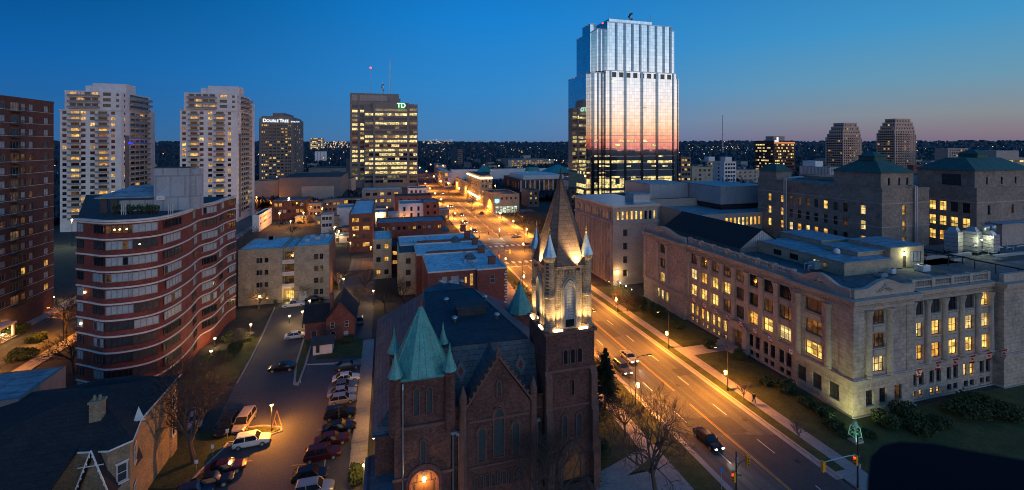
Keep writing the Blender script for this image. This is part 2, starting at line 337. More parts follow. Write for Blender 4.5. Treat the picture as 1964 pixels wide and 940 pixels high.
def win_mesh(w,h,nx,ny,dp,sill,fm,bar=.07,pane=None,fr=.08):
    k=(round(w,2),round(h,2),nx,ny,dp,sill,fm,bar,pane)
    if k in _wm: return _wm[k]
    mb=MB(); y0,y1=dp-.07,dp
    mb.box(0,fr,y0,y1,0,h); mb.box(w-fr,w,y0,y1,0,h); mb.box(fr,w-fr,y0,y1,0,fr); mb.box(fr,w-fr,y0,y1,h-fr,h)
    for i in range(1,nx): x=w*i/nx; mb.box(x-bar/2,x+bar/2,y0+.01,y1,fr,h-fr)
    for j in range(1,ny): z=h*j/ny; mb.box(fr,w-fr,y0+.015,y1-.004,z-bar/2,z+bar/2)
    mats=[M[fm]]
    if sill: mb.box(-.1,w+.1,-.12,-.003,-.16,-.01,len(mats)); mats.append(M[sill])
    if pane: mb.face([(0,dp-.012,0),(w,dp-.012,0),(w,dp-.012,h),(0,dp-.012,h)],len(mats)); mats.append(M[pane])
    _wm[k]=mb.mesh('window',mats); return _wm[k]
def pane_mesh(w,h,dp,pane):
    k=('p',round(w,2),round(h,2),dp,pane)
    if k in _wm: return _wm[k]
    mb=MB(); mb.face([(0,dp-.012,0),(w,dp-.012,0),(w,dp-.012,h),(0,dp-.012,h)]); _wm[k]=mb.mesh('pane',[M[pane]]); return _wm[k]
class Bldg:
    """one building: wall, roof, windows ... as children of an empty at its base"""
    def __init__(s,name,label,cat,x0,x1,y0,y1,group=None):
        s.x0,s.x1,s.y0,s.y1=x0,x1,y0,y1
        s.o=empty(name,((x0+x1)/2,(y0+y1)/2,0),0,label,cat,group); s.win=[]
    def org(s,face,x0,x1,y0,y1,z0): return {'S':(x0,y0,z0),'E':(x1,y0,z0),'W':(x0,y1,z0),'N':(x1,y1,z0)}[face]
    def block(s,x0,x1,y0,y1,z0,z1,wall,roof=None,faces={},dp=.22,parapet=.5,capm=None,wname='wall',fm='frame_dark',nx=2,ny=1,sill=None,simple=True,roofname='roof'):
        """faces: {'S':[(u0,v0,u1,v1,pane),...]} in metres from the left bottom of that face"""
        mb=MB()
        for f in 'SEWN':
            W=(x1-x0) if f in 'SN' else (y1-y0); ops=faces.get(f,[])
            og=s.org(f,x0,x1,y0,y1,z0)
            facade(mb,og,udir_of(f),W,z1-z0,[o[:4] for o in ops],0,dp)
            for o in ops: s.win.append((f,og,o,dict(dp=dp,fm=fm,nx=o[5] if len(o)>5 else nx,ny=o[6] if len(o)>6 else ny,sill=sill,simple=simple)))
        w=mb.build(wname,[M[wall]],s.o)
        rb=MB(); rb.box(x0,x1,y0,y1,z1-.25,z1) if False else rb.face([(x0,y0,z1-.01),(x1,y0,z1-.01),(x1,y1,z1-.01),(x0,y1,z1-.01)])
        ro=None
        if roof: ro=rb.build(roofname,[M[roof]],s.o)
        if parapet:
            p=MB(); t=.3; e=.06
            p.box(x0-e,x1+e,y0-e,y0+t,z1,z1+parapet); p.box(x0-e,x1+e,y1-t,y1+e,z1,z1+parapet)
            p.box(x0-e,x0+t,y0+t,y1-t,z1,z1+parapet-.004); p.box(x1-t,x1+e,y0+t,y1-t,z1,z1+parapet-.004)
            p.build('parapet',[M[capm or wall]],s.o)
        return w,ro
    def finish(s,cap=96):
        ws=[]; rv=random.Random(len(s.win)*7+3)
        for f,og,o,st in s.win:
            if o[4]=='lit': o=list(o); o[4]=rv.choice(('lit','lit','lit_cream','lit_amber'))
            ud=udir_of(f) if isinstance(f,str) else f
            p=Vector((og[0]+ud[0]*o[0],og[1]+ud[1]*o[0],og[2]+o[1])); w,h=o[2]-o[0],o[3]-o[1]
            sz=w*h/ max(1,(p.x**2+p.y**2))
            ws.append((-sz,len(ws),p,ud,w,h,o[4],st))
        ws.sort(key=lambda a:a[:2]); L0=wloc(s.o)
        rest={}
        for k,(_,_,p,ud,w,h,pane,st) in enumerate(ws):
            if k<cap:
                if st['simple']:
                    wo_=bpy.data.objects.new('window',win_mesh(w,h,st['nx'],st['ny'],st['dp'],st['sill'],st['fm'],pane=pane)); COL.objects.link(wo_); adopt(wo_,s.o)
                else:
                    wo_=bpy.data.objects.new('window',win_mesh(w,h,st['nx'],st['ny'],st['dp'],st['sill'],st['fm'])); COL.objects.link(wo_); adopt(wo_,s.o)
                    po=bpy.data.objects.new('pane',pane_mesh(w,h,st['dp'],pane)); COL.objects.link(po); adopt(po,wo_)
                wo_.location=p-L0; wo_.rotation_euler=(0,0,math.atan2(ud[1],ud[0]))
            else: rest.setdefault(0,[]).append((p,ud,w,h,pane,st))
        if rest:
            mb=MB(); ml=[]; 
            def mi(n):
                if n not in ml: ml.append(n)
                return ml.index(n)
            for p,ud,w,h,pane,st in rest[0]:
                a=Vector((ud[0],ud[1],0)); inn=Vector((-ud[1],ud[0],0))*(st['dp']-.01); q=p+inn; z=Vector((0,0,1))
                mb.face([q,q+a*w,q+a*w+z*h,q+z*h],mi(pane))
                q2=q-inn*.3
                for i in range(1,st['nx']):
                    c=q2+a*(w*i/st['nx']); mb.face([c-a*.04,c+a*.04,c+a*.04+z*h,c-a*.04+z*h],mi(st['fm']))
            tag(mb.build('window_rows',[M[n] for n in ml],s.o),kind='stuff')
def choose(tbl):
    r=rnd.random()*sum(w for _,w in tbl)
    for n,w in tbl:
        r-=w
        if r<=0: return n
    return tbl[-1][0]
def grid_ops(W,cols,rows,w,h,tbl,nx=2,ny=1):
    return [(u-w/2,v_,u+w/2,v_+h,choose(tbl),nx,ny) for v_ in rows for u in cols]
def even(W,n,m=1.2): return [m+(W-2*m)*(i+.5)/n for i in range(n)]
# ================================================================ THE SETTING
def sheet(name,poly,z,m,kind='structure',th=None):
    mb=MB()
    if th: mb.prism(poly,z-th,z,0)
    else: mb.face([(x,y,z) for x,y in poly])
    return tag(mb.build(name,[M[m]]),kind=kind)
sheet('ground',[(-5000,-3000),(5000,-3000),(5000,7000),(-5000,7000)],-.03,'earth')
# main street, its continuation beyond the junction, and the cross street
sheet('road',[(40.1,5),(55,5),(55,150),(66,162),(66,182),(62,190),(62,900),(38,900),(38,182),(34,176),(34,156),(40.1,150)],0.0,'asphalt')
sheet('cross_street',[(66,150),(170,150),(170,176),(66,176)],.004,'asphalt')
sheet('cross_street',[(-12,158),(34,158),(34,174),(-12,174)],.004,'asphalt')
sheet('near_cross_street',[(-20,8),(40.1,8),(40.1,38),(-20,38)],.004,'asphalt')
sheet('near_cross_street',[(55,8),(110,8),(110,36),(55,38)],.004,'asphalt')
sheet('side_street',[(-79,60),(-68,60),(-66,330),(-78,330)],.004,'asphalt')
sheet('asphalt_patch',[(44,55),(51,53.6),(51,57.5),(43.8,59)],.004,'patch')
sheet('asphalt_patch',[(47.5,42),(54.25,40),(54.25,52),(48,54)],.004,'patch')
# pavements, lawns
def slab(name,x0,x1,y0,y1,z,m,z0=-.03): 
    mb=MB(); mb.box(x0,x1,y0,y1,z0,z); return tag(mb.build(name,[M[m]]),kind='structure')
slab('kerb',55,55.35,43,149,.13,'kerb'); slab('kerb',39.75,40.1,38.5,149,.13,'kerb')
sheet('gutter',[(54.3,43),(55,43),(55,149),(54.3,149)],.004,'kerb'); sheet('gutter',[(40.1,43),(40.7,43),(40.7,149),(40.1,149)],.004,'kerb')
slab('verge_lawn',55.35,57,44,118,.12,'grass'); slab('pavement',57,59,36.5,149,.13,'concrete')
slab('lawn',59,68.6,37,76,.11,'grass'); slab('lawn',59,68.6,79.5,119.6,.11,'grass'); slab('entrance_path',59,68.6,76,79.5,.125,'concrete')
slab('lawn',68.6,180,30,51.6,.1,'grass'); slab('pavement',59,180,36.4,37,.125,'concrete')
slab('garden_path',76,110,33.5,35.6,.135,'concrete')
slab('verge_lawn',36,39.75,44,149,.12,'grass'); slab('pavement',33.6,36,38.5,149,.13,'concrete'); slab('lawn',26,33.6,51,149,.11,'grass')
slab('church_forecourt',-3,33.6,38.5,50.6,.12,'concrete'); slab('corner_pavement',36,39.75,38.5,44,.13,'concrete'); slab('corner_pavement',55.35,57,37,44,.13,'concrete')
sheet('church_path',[(25.8,49),(33.6,52.5),(33.6,54.5),(25.8,52)],.128,'concrete')
slab('pavement',62,65.5,190,420,.12,'concrete'); slab('pavement',34,38,182,520,.12,'concrete'); slab('pavement',28.6,34,96,156,.12,'concrete')
slab('pavement',66,140,176,180,.12,'concrete')
slab('park_lawn',65.5,170,180,262,.1,'grass'); slab('plaza_pavement',62.2,90,268,276,.13,'concrete')
slab('pavement',-66.5,-63.5,60,330,.12,'concrete'); slab('pavement',-82.5,-79,60,330,.12,'concrete'); slab('entrance_court',-83.4,-82.5,96,140,.14,'concrete')
# car park and its drive
sheet('car_park',[P(330,940),P(395,850),P(452,738),P(520,600),P(560,560),(-3,158),(-3,40),(-34,40)],.002,'asphalt_lot')
slab('walkway',-4.6,-2.4,60,101,.12,'concrete')
def strip(name,pts,w,z,m,kind='structure',th=.15):
    mb=MB(); 
    for a,b in zip(pts,pts[1:]):
        a=Vector((*a,0)); b=Vector((*b,0)); d=(b-a).normalized(); n=Vector((-d.y,d.x,0))*w/2; a=a-d*w*.3; b=b+d*w*.3
        mb.prism([tuple((a-n)[:2]),tuple((b-n)[:2]),tuple((b+n)[:2]),tuple((a+n)[:2])],z-th,z)
    return tag(mb.build(name,[M[m]]),kind=kind)
# the kerbed islands of the car park
isl=[P(572,741),P(562,738),P(566,700),P(580,655),P(594,612),P(604,612),P(600,655),P(588,700)]
sheet('island_kerb',isl[::-1],.13,'kerb',th=.15)
sheet('island_grass',[P(571,735),P(567,734),P(570,700),P(583,655),P(597,614),P(601,614),P(597,655),P(584,700)][::-1],.137,'grass')
nose=[P(400,855),P(405,836),P(520,818),P(540,822),P(541,830),P(520,836),P(440,856),P(400,890),P(372,930),P(330,940),P(310,850),P(360,838)]
sheet('lot_kerb',nose,.13,'kerb',th=.15) if False else None
sheet('lot_lawn',[P(300,838),P(505,820),P(537,824),P(520,833),P(435,849),P(424,862),P(385,900),P(352,938),P(250,938)][::-1],.1,'grass',th=.12)
strip('kerb',[P(352,940),P(386,902),P(425,864),P(437,850),P(521,834),P(541,827),P(538,820),P(505,817),P(455,823)],.22,.14,'kerb')
strip('kerb',[P(455,735),P(480,690),P(505,640),P(527,590)],.25,.14,'kerb')
strip('kerb',[P(590,700),P(640,697),P(700,690)],.22,.14,'kerb')
sheet('yard_lawn',[P(606,690),P(700,684),P(700,650),P(612,650)],.06,'grass',th=.08)
sheet('garden_bed',[P(330,735),P(450,735),P(500,650),P(470,640),P(440,680)],.08,'grass',th=.1)
# painted lines
def dash(x0,y0,x1,y1,w,m,z=.009):
    a=Vector((x0,y0,0)); b=Vector((x1,y1,0)); d=(b-a).normalized(); n=Vector((-d.y,d.x,0))*w/2
    return [(*(a-n)[:2],z),(*(b-n)[:2],z),(*(b+n)[:2],z),(*(a+n)[:2],z)]
wl=MB()
for X in (43.7,50.9):
    y=40
    while y<150: wl.face(dash(X,y,X,y+3,.14,'')); y+=9
for X in (44,50,56):
    y=192
    while y<520: wl.face(dash(X,y,X,y+3.5,.2,'')); y+=10
for Y in (153.5,179.5):
    for k in range(12):
        wl.face([(36+k*2.4,Y-1.4,.009),(37.1+k*2.4,Y-1.4,.009),(37.1+k*2.4,Y+1.4,.009),(36+k*2.4,Y+1.4,.009)])
wl.face(dash(41,148,47,148,.4,'')); wl.face(dash(38.5,184.5,49,184.5,.4,''))
tag(wl.build('white_road_marking',[M['paint_white']]),kind='structure')
yl=MB()
for dx in (-.12,.12): yl.face(dash(47.3+dx,36,47.3+dx,62,.1,'')); yl.face(dash(47.3+dx,66,47.3+dx,148,.1,'')) ; yl.face(dash(49.5+dx,186,49.5+dx,500,.12,''))
tag(yl.build('yellow_road_marking',[M['paint_yellow']]),kind='structure')
lt=MB()
for a,b in (((521,822),(531,787)),((531,787),(541,820)),((527,806),(532,822)),((560,893),(597,889)),((610,860),(640,858)),((468,886),(484,883)),((556,918),(575,916)),((608,825),(636,823)),((447,852),(462,848))):
    lt.face(dash(*P(*a),*P(*b),.12,''))
tag(lt.build('yellow_bay_marking',[M['paint_yellow']]),kind='structure')
lw=MB()
for a,b in (((625,869),(622,900)),((696,725),(690,790)),((578,704),(576,735)),((600,700),(690,697))):
    lw.face(dash(*P(*a),*P(*b),.12,''))
tag(lw.build('white_bay_marking',[M['paint_white']]),kind='structure')
# far terrain: a low wooded country with a long ridge at the horizon
def fbm(x,y): 
    return math.sin(x*.0021+1.3)*math.cos(y*.0017)+.5*math.sin(x*.0057+y*.003)+.25*math.sin(x*.013-y*.011)
import bisect
def canopy():
    mb=MB(); na=760; rad=[]; r_=330
    while r_<4600: rad.append(r_); r_*=1.034
    vs=[]
    for j,rr in enumerate(rad):
        for i in range(na+1):
            a=R(-42+ (66+42)*i/na)+YAW*0+R(.0); a=R(-40+110*i/na); x=rr*math.sin(a); y=rr*math.cos(a)
            hill=max(0,(rr-900)/3600)**1.3*47+max(0,fbm(x,y))*7*min(1,rr/2500)
            street= 30<x<70 and rr<1100
            dens=.5+.5*math.sin(x*.017+2*math.sin(y*.011))*math.sin(y*.019+1.2*math.sin(x*.013))
            tree=rnd.random()**.7*(3+rr*.0022)*2.2*(1 if dens>.25 or rr>1200 else .12)
            if rr<520: tree*=.5
            if street: tree=0
            vs.append((x,y,hill+(tree if tree>.8 else -1.0)))
    fs=[]
    for j in range(len(rad)-1):
        for i in range(na):
            a=j*(na+1)+i; fs.append((a,a+1,a+na+2,a+na+1))
    mb.raw(vs,fs); return mb
M['wood']=mat('distant_bare_wood',(.055,.045,.052),1.0,noise=.5,nscale=.02,fine=14)
tag(canopy().build('wooded_plain',[M['wood']]),'dark bare wood and gardens covering the plain to the horizon',kind='stuff')
def hill_z(x,y):
    rr=math.hypot(x,y); return max(0,(rr-900)/3600)**1.3*47+max(0,fbm(x,y))*7*min(1,rr/2500)
# lights of the far town, too many to count
def far_lights():
    mb=MB(); r2=random.Random(11)
    for k in range(900):
        a=R(r2.uniform(-40,68)); rr=math.exp(r2.uniform(math.log(420),math.log(4200))); x=rr*math.sin(a); y=rr*math.cos(a)
        if 36<x<64 and rr<700: continue
        c=r2.random(); mi=0 if c<.62 else (1 if c<.88 else (2 if c<.97 else 3))
        s=(.18+.95*r2.random()**4)*(.5+rr/1500); z=hill_z(x,y)+7+r2.random()*8+rr*.002
        mb.raw([(x-s,y,z),(x+s,y,z),(x,y-s,z),(x,y+s,z),(x,y,z-s),(x,y,z+s)],[(0,2,5),(2,1,5),(1,3,5),(3,0,5),(2,0,4),(1,2,4),(3,1,4),(0,3,4)],mi)
    for (pa,pb,n,py0,py1,ws) in ((-6,6,0,0,0,0),):
        pass
    # brighter clusters (commercial strips on the rise)
    for (p0,p1,y0,y1,n) in ((598,672,272,284,170),(805,870,268,276,60),(1320,1450,281,290,120),(1600,1680,287,292,24),(1720,1960,281,292,70),(600,672,300,318,30),(810,1100,285,300,120)):
        for k in range(n):
            px=r2.uniform(p0,p1); py=r2.uniform(y0,y1); d=r2.uniform(1500,2600); x,y=D(px,d); z=EYE-(py-YH)*d/FPX; s=(.5+1.3*r2.random()**2)*(d/1900)
            mi=r2.choice((0,1,1,2))
            mb.raw([(x-s,y,z),(x+s,y,z),(x,y-s,z),(x,y+s,z),(x,y,z-s),(x,y,z+s)],[(0,2,5),(2,1,5),(1,3,5),(3,0,5),(2,0,4),(1,2,4),(3,1,4),(0,3,4)],mi)
    return mb
fl=[lamp_mat('far_sodium_light',(1,.42,.10),3.2),lamp_mat('far_warm_light',(1,.72,.36),2.6),lamp_mat('far_white_light',(.8,.95,1),2.2),lamp_mat('far_red_light',(1,.05,.03),2)]
tag(far_lights().build('town_lights',fl),'scattered lights of the far town among the dark trees',kind='stuff')

r_m=random.Random(41)
for k in range(9):
    x=r_m.choice((42.3,45.6,49,52.6))+r_m.uniform(-.3,.3); y=44+k*11+r_m.uniform(-3,3); q=MB(); q.lathe((x,y,.006),[(.36,0),(.36,.006)],14); tag(q.build('manhole_cover',[M['metal_dark']]),kind='structure')
for (x0,x1,y0,y1) in ((41.5,43.2,66,74),(51.2,53.9,70,72.5),(47.8,49.6,88,97),(44.2,46.4,112,116),(50.6,52.2,104,121),(41,42.4,88,93)):
    sheet('asphalt_patch',rect(x0,x1,y0,y1),.004,'patch')
# ================================================================ BIG STONE OFFICE BUILDING (right foreground)
LL=Bldg('stone_office_building','long pale limestone office building with pilasters, balustrade and small flags along its front','office building',69,140,52,110)
WZ=[(6.4,8.8),(10.2,12.5),(13.9,16.1)]
def pair(u,z0,z1,p,w=1.15,g=.45): return [(u-g/2-w,z0,u-g/2,z1,p,1,2),(u+g/2,z0,u+g/2+w,z1,p,1,2)]
LW={'wall':'stone','dp':.35,'parapet':0,'fm':'frame_dark','simple':False,'sill':'stone_plain'}
def ypx(px,X): return yonX(px,X)
# west front (to the street): corner pavilion, eight bays, entrance, end pavilion -- u runs from the far end (y=110) towards the camera
X0=69.0; XR=69.9
yc1=yonX(1522,X0); ye=yonX(1312,X0)            # ends of the two pavilions
bays=[1306,1331,1355,1383,1412,1445,1479,1512]
by=[yonX(p,XR) for p in bays]
by=[ye-2.6-(ye-yc1-5.2)*i/7 for i in range(8)]
wing=[]; lit={0:('dark2','lit','lit'),1:('dim','lit','lit'),2:('dim','lit','lit'),3:('dim','lit','dim'),4:('dim','dark2','dark2'),5:('dark','dark','lit'),6:('dark','dim','lit'),7:('dark','dim','lit')}
for i,y in enumerate(by):
    u=ye-y
    for r_,(a,b) in enumerate(WZ): wing.append((u-1.3,a,u+1.3,b+.1,lit[i][2-r_],3,2))
    if i!=4:
        wing+=pair(u,1.9,4.3,'lit' if i<4 else 'dark'); wing+=pair(u,.25,1.2,'lit2' if i<4 else 'dark',1.0)
wing[-2:]=wing[-2:]
LL.block(XR,112,yc1,ye,0,18.2,'stone','grey_roof',{'W':wing},.35,0,simple=False,sill='stone_plain')
# end pavilion
W2=110-ye; u=W2/2
ep=[(u-1.0,a,u+1.0,b,p,3,2) for (a,b),p in zip(WZ,('lit','dark2','dark2'))]+[(u-2.6+i*1.9,1.9,u-1.3+i*1.9,4.3,'lit',2,2) for i in range(3)]
LL.block(X0,84,ye,110,0,18.2,'stone','grey_roof',{'W':ep},.35,0,simple=False,sill='stone_plain')
# corner pavilion: west and south faces
W3=yc1-52; xc=81.8
cw=[(W3*.36-1.5,a,W3*.36+1.5,b,p,3,2) for (a,b),p in zip(WZ,('lit','dim','dark2'))]+[(W3*f-.85,1.4,W3*f+.85,3.9,'dark2',2,2) for f in (.15,.42,.7)]
us=xonY(1685,52)-69
cs=[(us-1.25,a,us+1.25,b,p,3,2) for (a,b),p in zip(WZ,('lit','dim','dim'))]+[(x-.8,1.4,x+.8,3.8,p,2,2) for x,p in ((3.4,'dark'),(6.2,'dark'),(9.4,'dim'))]
LL.block(X0,xc,52,yc1,0,18.2,'stone','grey_roof',{'W':cw,'S':cs},.35,0,simple=False,sill='stone_plain')
# south recessed wing and its far pavilion
x2=102.5; W4=x2-xc; sw=[]
slit=[('dark2','lit','lit'),('dark2','lit','lit'),('dark','lit','lit'),('dark2','lit','lit'),('lit','lit','lit')]
for i in range(5):
    u=2.4+(W4-4.4)*i/4
    for r_,(a,b) in enumerate(WZ): sw.append((u-1.25,a,u+1.25,b+.1,slit[i][2-r_],3,2))
    sw+=pair(u,2.3,4.4,'lit' if i==3 else 'dark',1.1,.5); sw+=pair(u,.5,1.5,'lit' if i in (1,) else ('lit2' if i==0 else 'dark'),1.0,.5)
LL.block(xc,x2,52.9,75,0,18.2,'stone','grey_roof',{'S':sw},.35,0,simple=False,sill='stone_plain')
LL.block(x2,150,51.4,75,0,18.2,'stone','grey_roof',{'S':[(8,a,10.2,b,'dark2',3,2) for a,b in WZ]+[(16,a,18.2,b,'lit',3,2) for a,b in WZ]},.35,0,simple=False,sill='stone_plain')
# base courses, string courses, cornice
def ringband(mb,z0,z1,e,wside=True):
    # follows the stepped plan on the W and S sides
    g=.003
    mb.box(X0-e,X0-g,ye-e,110,z0,z1); mb.box(X0-g,XR-e,ye-e,ye-g,z0,z1)
    mb.box(XR-e,XR-g,yc1+e,ye-e,z0,z1)
    mb.box(X0-e,X0-g,52-g,yc1+e,z0,z1); mb.box(X0-g,XR-e,yc1+g,yc1+e,z0,z1)
    mb.box(X0-e,xc+e,52-e,52-g,z0,z1); mb.box(xc+g,xc+e,52-g,52.9-e,z0,z1)
    mb.box(xc+e,x2-e,52.9-e,52.9-g,z0,z1); mb.box(x2-e,x2-g,51.4-e,52.9-e,z0,z1); mb.box(x2-g,150,51.4-e,51.4-g,z0,z1)
b=MB(); ringband(b,0,.18,.3); ringband(b,5.0,5.3,.18); ringband(b,5.3,5.75,.35); ringband(b,5.75,5.95,.22); b.build('string_course',[M['stone_plain']],LL.o)
b=MB(); ringband(b,16.35,16.75,.10); ringband(b,17.1,17.5,.3); ringband(b,17.5,18.05,.8); ringband(b,18.05,18.25,1.0); b.build('cornice',[M['stone_plain']],LL.o)
b=MB()      # dentils under the cornice
y=52.2
def dents(p0,p1,n,horizontal,c):
    for i in range(n):
        t=p0+(p1-p0)*i/n
        if horizontal: b.box(t,t+.22,c-.5,c-.305,17.2,17.48)
        else: b.box(c-.5,c-.305,t,t+.22,17.2,17.48)
dents(69,xc,26,True,52); dents(xc+.4,x2-.4,42,True,52.9); dents(52.2,yc1,26,False,X0); dents(yc1+.4,ye-.4,84,False,XR); dents(ye,109.8,20,False,X0)
b.build('dentil_course',[M['stone_plain']],LL.o)
# ground floor rustication grooves are in the material; pilasters
def pil(mb,x,y,face,w=.95,d=.35,z0=5.95,z1=16.35,round_=False):
    if round_:
        c=(x,y-.1 if face=='S' else y,0) if face=='S' else (x-.1,y,0)
        mb.lathe((c[0],c[1],0),[(.62,z0),(.62,z0+.25),(.52,z0+.35),(.5,z0+3),(.44,z1-1.2),(.5,z1-1.1),(.48,z1-.9),(.66,z1-.25),(.7,z1-.003)],14)
        return
    if face=='S': 
        mb.box(x-w/2,x+w/2,y-d,y-.003,z0+.3,z1-1.0); mb.box(x-w/2-.12,x+w/2+.12,y-d-.12,y-.003,z0,z0+.3); mb.frustum(rect(x-w/2-.02,x+w/2+.02,y-d-.02,y-.003),z1-1,rect(x-w/2-.2,x+w/2+.2,y-d-.2,y-.003),z1-.003)
    else:
        mb.box(x-d,x-.003,y-w/2,y+w/2,z0+.3,z1-1.0); mb.box(x-d-.12,x-.003,y-w/2-.12,y+w/2+.12,z0,z0+.3); mb.frustum(rect(x-d-.02,x-.003,y-w/2-.02,y+w/2+.02),z1-1,rect(x-d-.2,x-.003,y-w/2-.2,y+w/2+.2),z1-.003)
def pillar(x,y,face,**k):
    q=MB(); pil(q,x,y,face,**k); q.build('column' if k.get('round_') else 'pilaster',[M['stone_plain']],LL.o)
for i in range(9):
    if i==0: y=by[0]+2.25
    elif i==8: y=by[7]-2.1
    else: y=(by[i]+by[i-1])/2
    pillar(XR,y,'W',w=1.0)
for i in range(6):
    x=xc+ (1.0 if i==0 else (W4-.8 if i==5 else 2.4+(W4-4.4)*(i-.5)/4)); pillar(x,52.9,'S',round_=True)
for f in (.36-.26,.36+.26): pillar(X0,yc1-W3*f,'W',round_=True)
for dx in (-2.2,2.2): pillar(69+us+dx,52,'S',round_=True)
for dy in (-2.0,2.0): pillar(X0,110-W2/2+dy,'W',w=.8)
# corner piers of the pavilions
q=MB()
for a in ((X0-.14,X0-.003,52,52+2.2),(X0-.14,X0-.003,yc1-2.0,yc1),(X0-.14,X0-.003,ye,ye+1.3),(X0-.14,X0-.003,108.6,110)): q.box(*a,5.96,16.34)
for a in ((X0-.14,71.0,51.86,51.997),(xc-1.6,xc,51.86,51.997)): q.box(*a,5.96,16.34)
pieces(q,'corner_pier',[M['stone']],LL.o)
# spandrel panels between the window rows
q=MB()
for i,y in enumerate(by):
    for z0,z1 in ((9.15,9.95),(12.85,13.6)): q.box(XR-.12,XR-.003,y-1.05,y+1.05,z0,z1)
for i in range(5):
    x=xc+2.4+(W4-4.4)*i/4
    for z0,z1 in ((9.15,9.95),(12.85,13.6)): q.box(x-1.1,x+1.1,52.78,52.897,z0,z1)
for z0,z1 in ((9.15,9.95),(12.85,13.6)): q.box(69+us-1.2,69+us+1.2,51.88,51.997,z0,z1); q.box(X0-.12,X0-.003,yc1-W3*.36-1.4,yc1-W3*.36+1.4,z0,z1)
pieces(q,'spandrel_panel',[M['stone_plain']],LL.o)
# parapet: solid blocks on the pavilions, balustrades between, pediment-like swells with carving
def balus(name,a,b,horiz,c):
    q=MB(); n=max(1,round(abs(b-a)/4.2)); L=(b-a)/n; z0=18.25
    for i in range(n+1):
        t=a+L*i
        if horiz: q.box(t-.35,t+.35,c-.35,c+.35,z0,z0+1.55)
        else: q.box(c-.35,c+.35,t-.35,t+.35,z0,z0+1.55)
    for i in range(n):
        s0,s1=a+L*i+.35,a+L*(i+1)-.35
        if horiz: q.box(s0,s1,c-.25,c+.25,z0,z0+.3); q.box(s0,s1,c-.28,c+.28,z0+1.15,z0+1.4)
        else: q.box(c-.25,c+.25,s0,s1,z0,z0+.3); q.box(c-.28,c+.28,s0,s1,z0+1.15,z0+1.4)
        m=int(abs(s1-s0)/.36)
        for k in range(m):
            t=s0+(k+.5)*(s1-s0)/m; p=(t,c) if horiz else (c,t)
            q.lathe((p[0],p[1],z0),[(.07,.3),(.13,.55),(.06,.85),(.09,1.15)],6)
    q.build(name,[M['stone_plain']],LL.o)
balus('balustrade',yc1+.9,ye-.9,False,XR+.1); balus('balustrade',xc+1.6,x2-.8,True,53.3)
def swell(a,b,horiz,c,z0=18.25,h=1.35,rise=1.15):
    q=MB(); n=28; pts=[]
    for i in range(n+1):
        t=i/n; k=max(0,1-abs(t-.5)/.33); pts.append((a+(b-a)*t,z0+h+rise*math.sin(k*math.pi/2)**1.5))
    for i in range(n):
        (t0,h0),(t1,h1)=pts[i],pts[i+1]
        for (lo,hi,th,ex) in ((0,-.25,.5,0),(-.25,0,.7,.1)):
            za0=z0 if lo==0 else h0+lo; za1=z0 if lo==0 else h1+lo; zb0=h0+hi; zb1=h1+hi
            if lo==0: zb0,zb1=h0-.25,h1-.25
            else: zb0,zb1=h0,h1
            A=c-th/2;B=c+th/2
            f=(lambda t,s,z:(t,s,z)) if horiz else (lambda t,s,z:(s,t,z))
            vs=[f(t0,A,za0),f(t1,A,za1),f(t1,B,za1),f(t0,B,za0),f(t0,A,zb0),f(t1,A,zb1),f(t1,B,zb1),f(t0,B,zb0)]
            q.raw(vs,[(0,3,2,1),(4,5,6,7),(0,1,5,4),(2,3,7,6)]+([(3,0,4,7)] if i==0 else [])+([(1,2,6,5)] if i==n-1 else []))
    q.build('parapet',[M['stone_plain']],LL.o)
    q=MB(); m_=(a+b)/2        # carved cartouche
    def pp(t,z,s): return (m_+t,c-.27-s,z) if horiz else (c-.27-s,m_+t,z)
    q.ball(pp(0,z0+1.45,.1),.34,10,sz=1.3)
    for s in (-1,1):
        for k in range(4): q.ball(pp(s*(.4+.38*k),z0+1.35-.22*k,.05),.24-.03*k,8)
        q.tube([pp(s*.2,z0+1.0,.05),pp(s*.8,z0+.75,.1),pp(s*1.4,z0+.6,.05),pp(s*1.8,z0+.75,.05)],.1,6)
    q.build('carving',[M['stone_plain']],LL.o,smooth=True)
swell(69.3,xc+.3,True,52.3); swell(52.55,yc1+.3,False,69.3); swell(ye-.3,109.7,False,69.3)
q=MB(); q.box(x2,150,51.4,52,18.25,19.6); q.build('parapet',[M['stone_plain']],LL.o)
# entrance on the west front: stone surround with segmental pediment, doors, lamps, steps
ey=by[4]; q=MB()
q.box(XR-.9,XR-.003,ey-2.4,ey-1.35,0,4.3); q.box(XR-.9,XR-.003,ey+1.35,ey+2.4,0,4.3); q.box(XR-1.1,XR-.003,ey-2.7,ey+2.7,4.3,4.75)
arc=[(ey+2.7*math.cos(math.pi*k/10),4.75+1.1*math.sin(math.pi*k/10)) for k in range(11)]
q.raw([(XR-1.05,a,z) for a,z in arc]+[(XR-.36,a,z) for a,z in arc],[(i,i+1,12+i-1+0,11+i) for i in range(10)]+[tuple(range(10,-1,-1)),tuple(range(11,22))])
q.build('door_surround',[M['stone_plain']],LL.o)
q=MB(); q.box(XR-.25,XR-.003,ey-1.3,ey+1.3,.9,4.1); dd=q.build('door',[M['wood_door']],LL.o)
q=MB(); 
for s in (-.6,.6): q.box(XR-.30,XR-.253,ey+s-.4,ey+s+.4,1.6,3.9)
q.build('door_glass',[M['dim']],dd)
q=MB()
for k in range(5): q.box(XR-3.2+.45*k,XR-.93,ey-2.3,ey+2.3,.18*k,.18*(k+1))
q.box(XR-3.2,XR-.95,ey-2.9,ey-2.35,.01,1.2); q.box(XR-3.2,XR-.95,ey+2.35,ey+2.9,.01,1.2); q.build('entrance_steps',[M['concrete']],LL.o)
LL.finish(400)
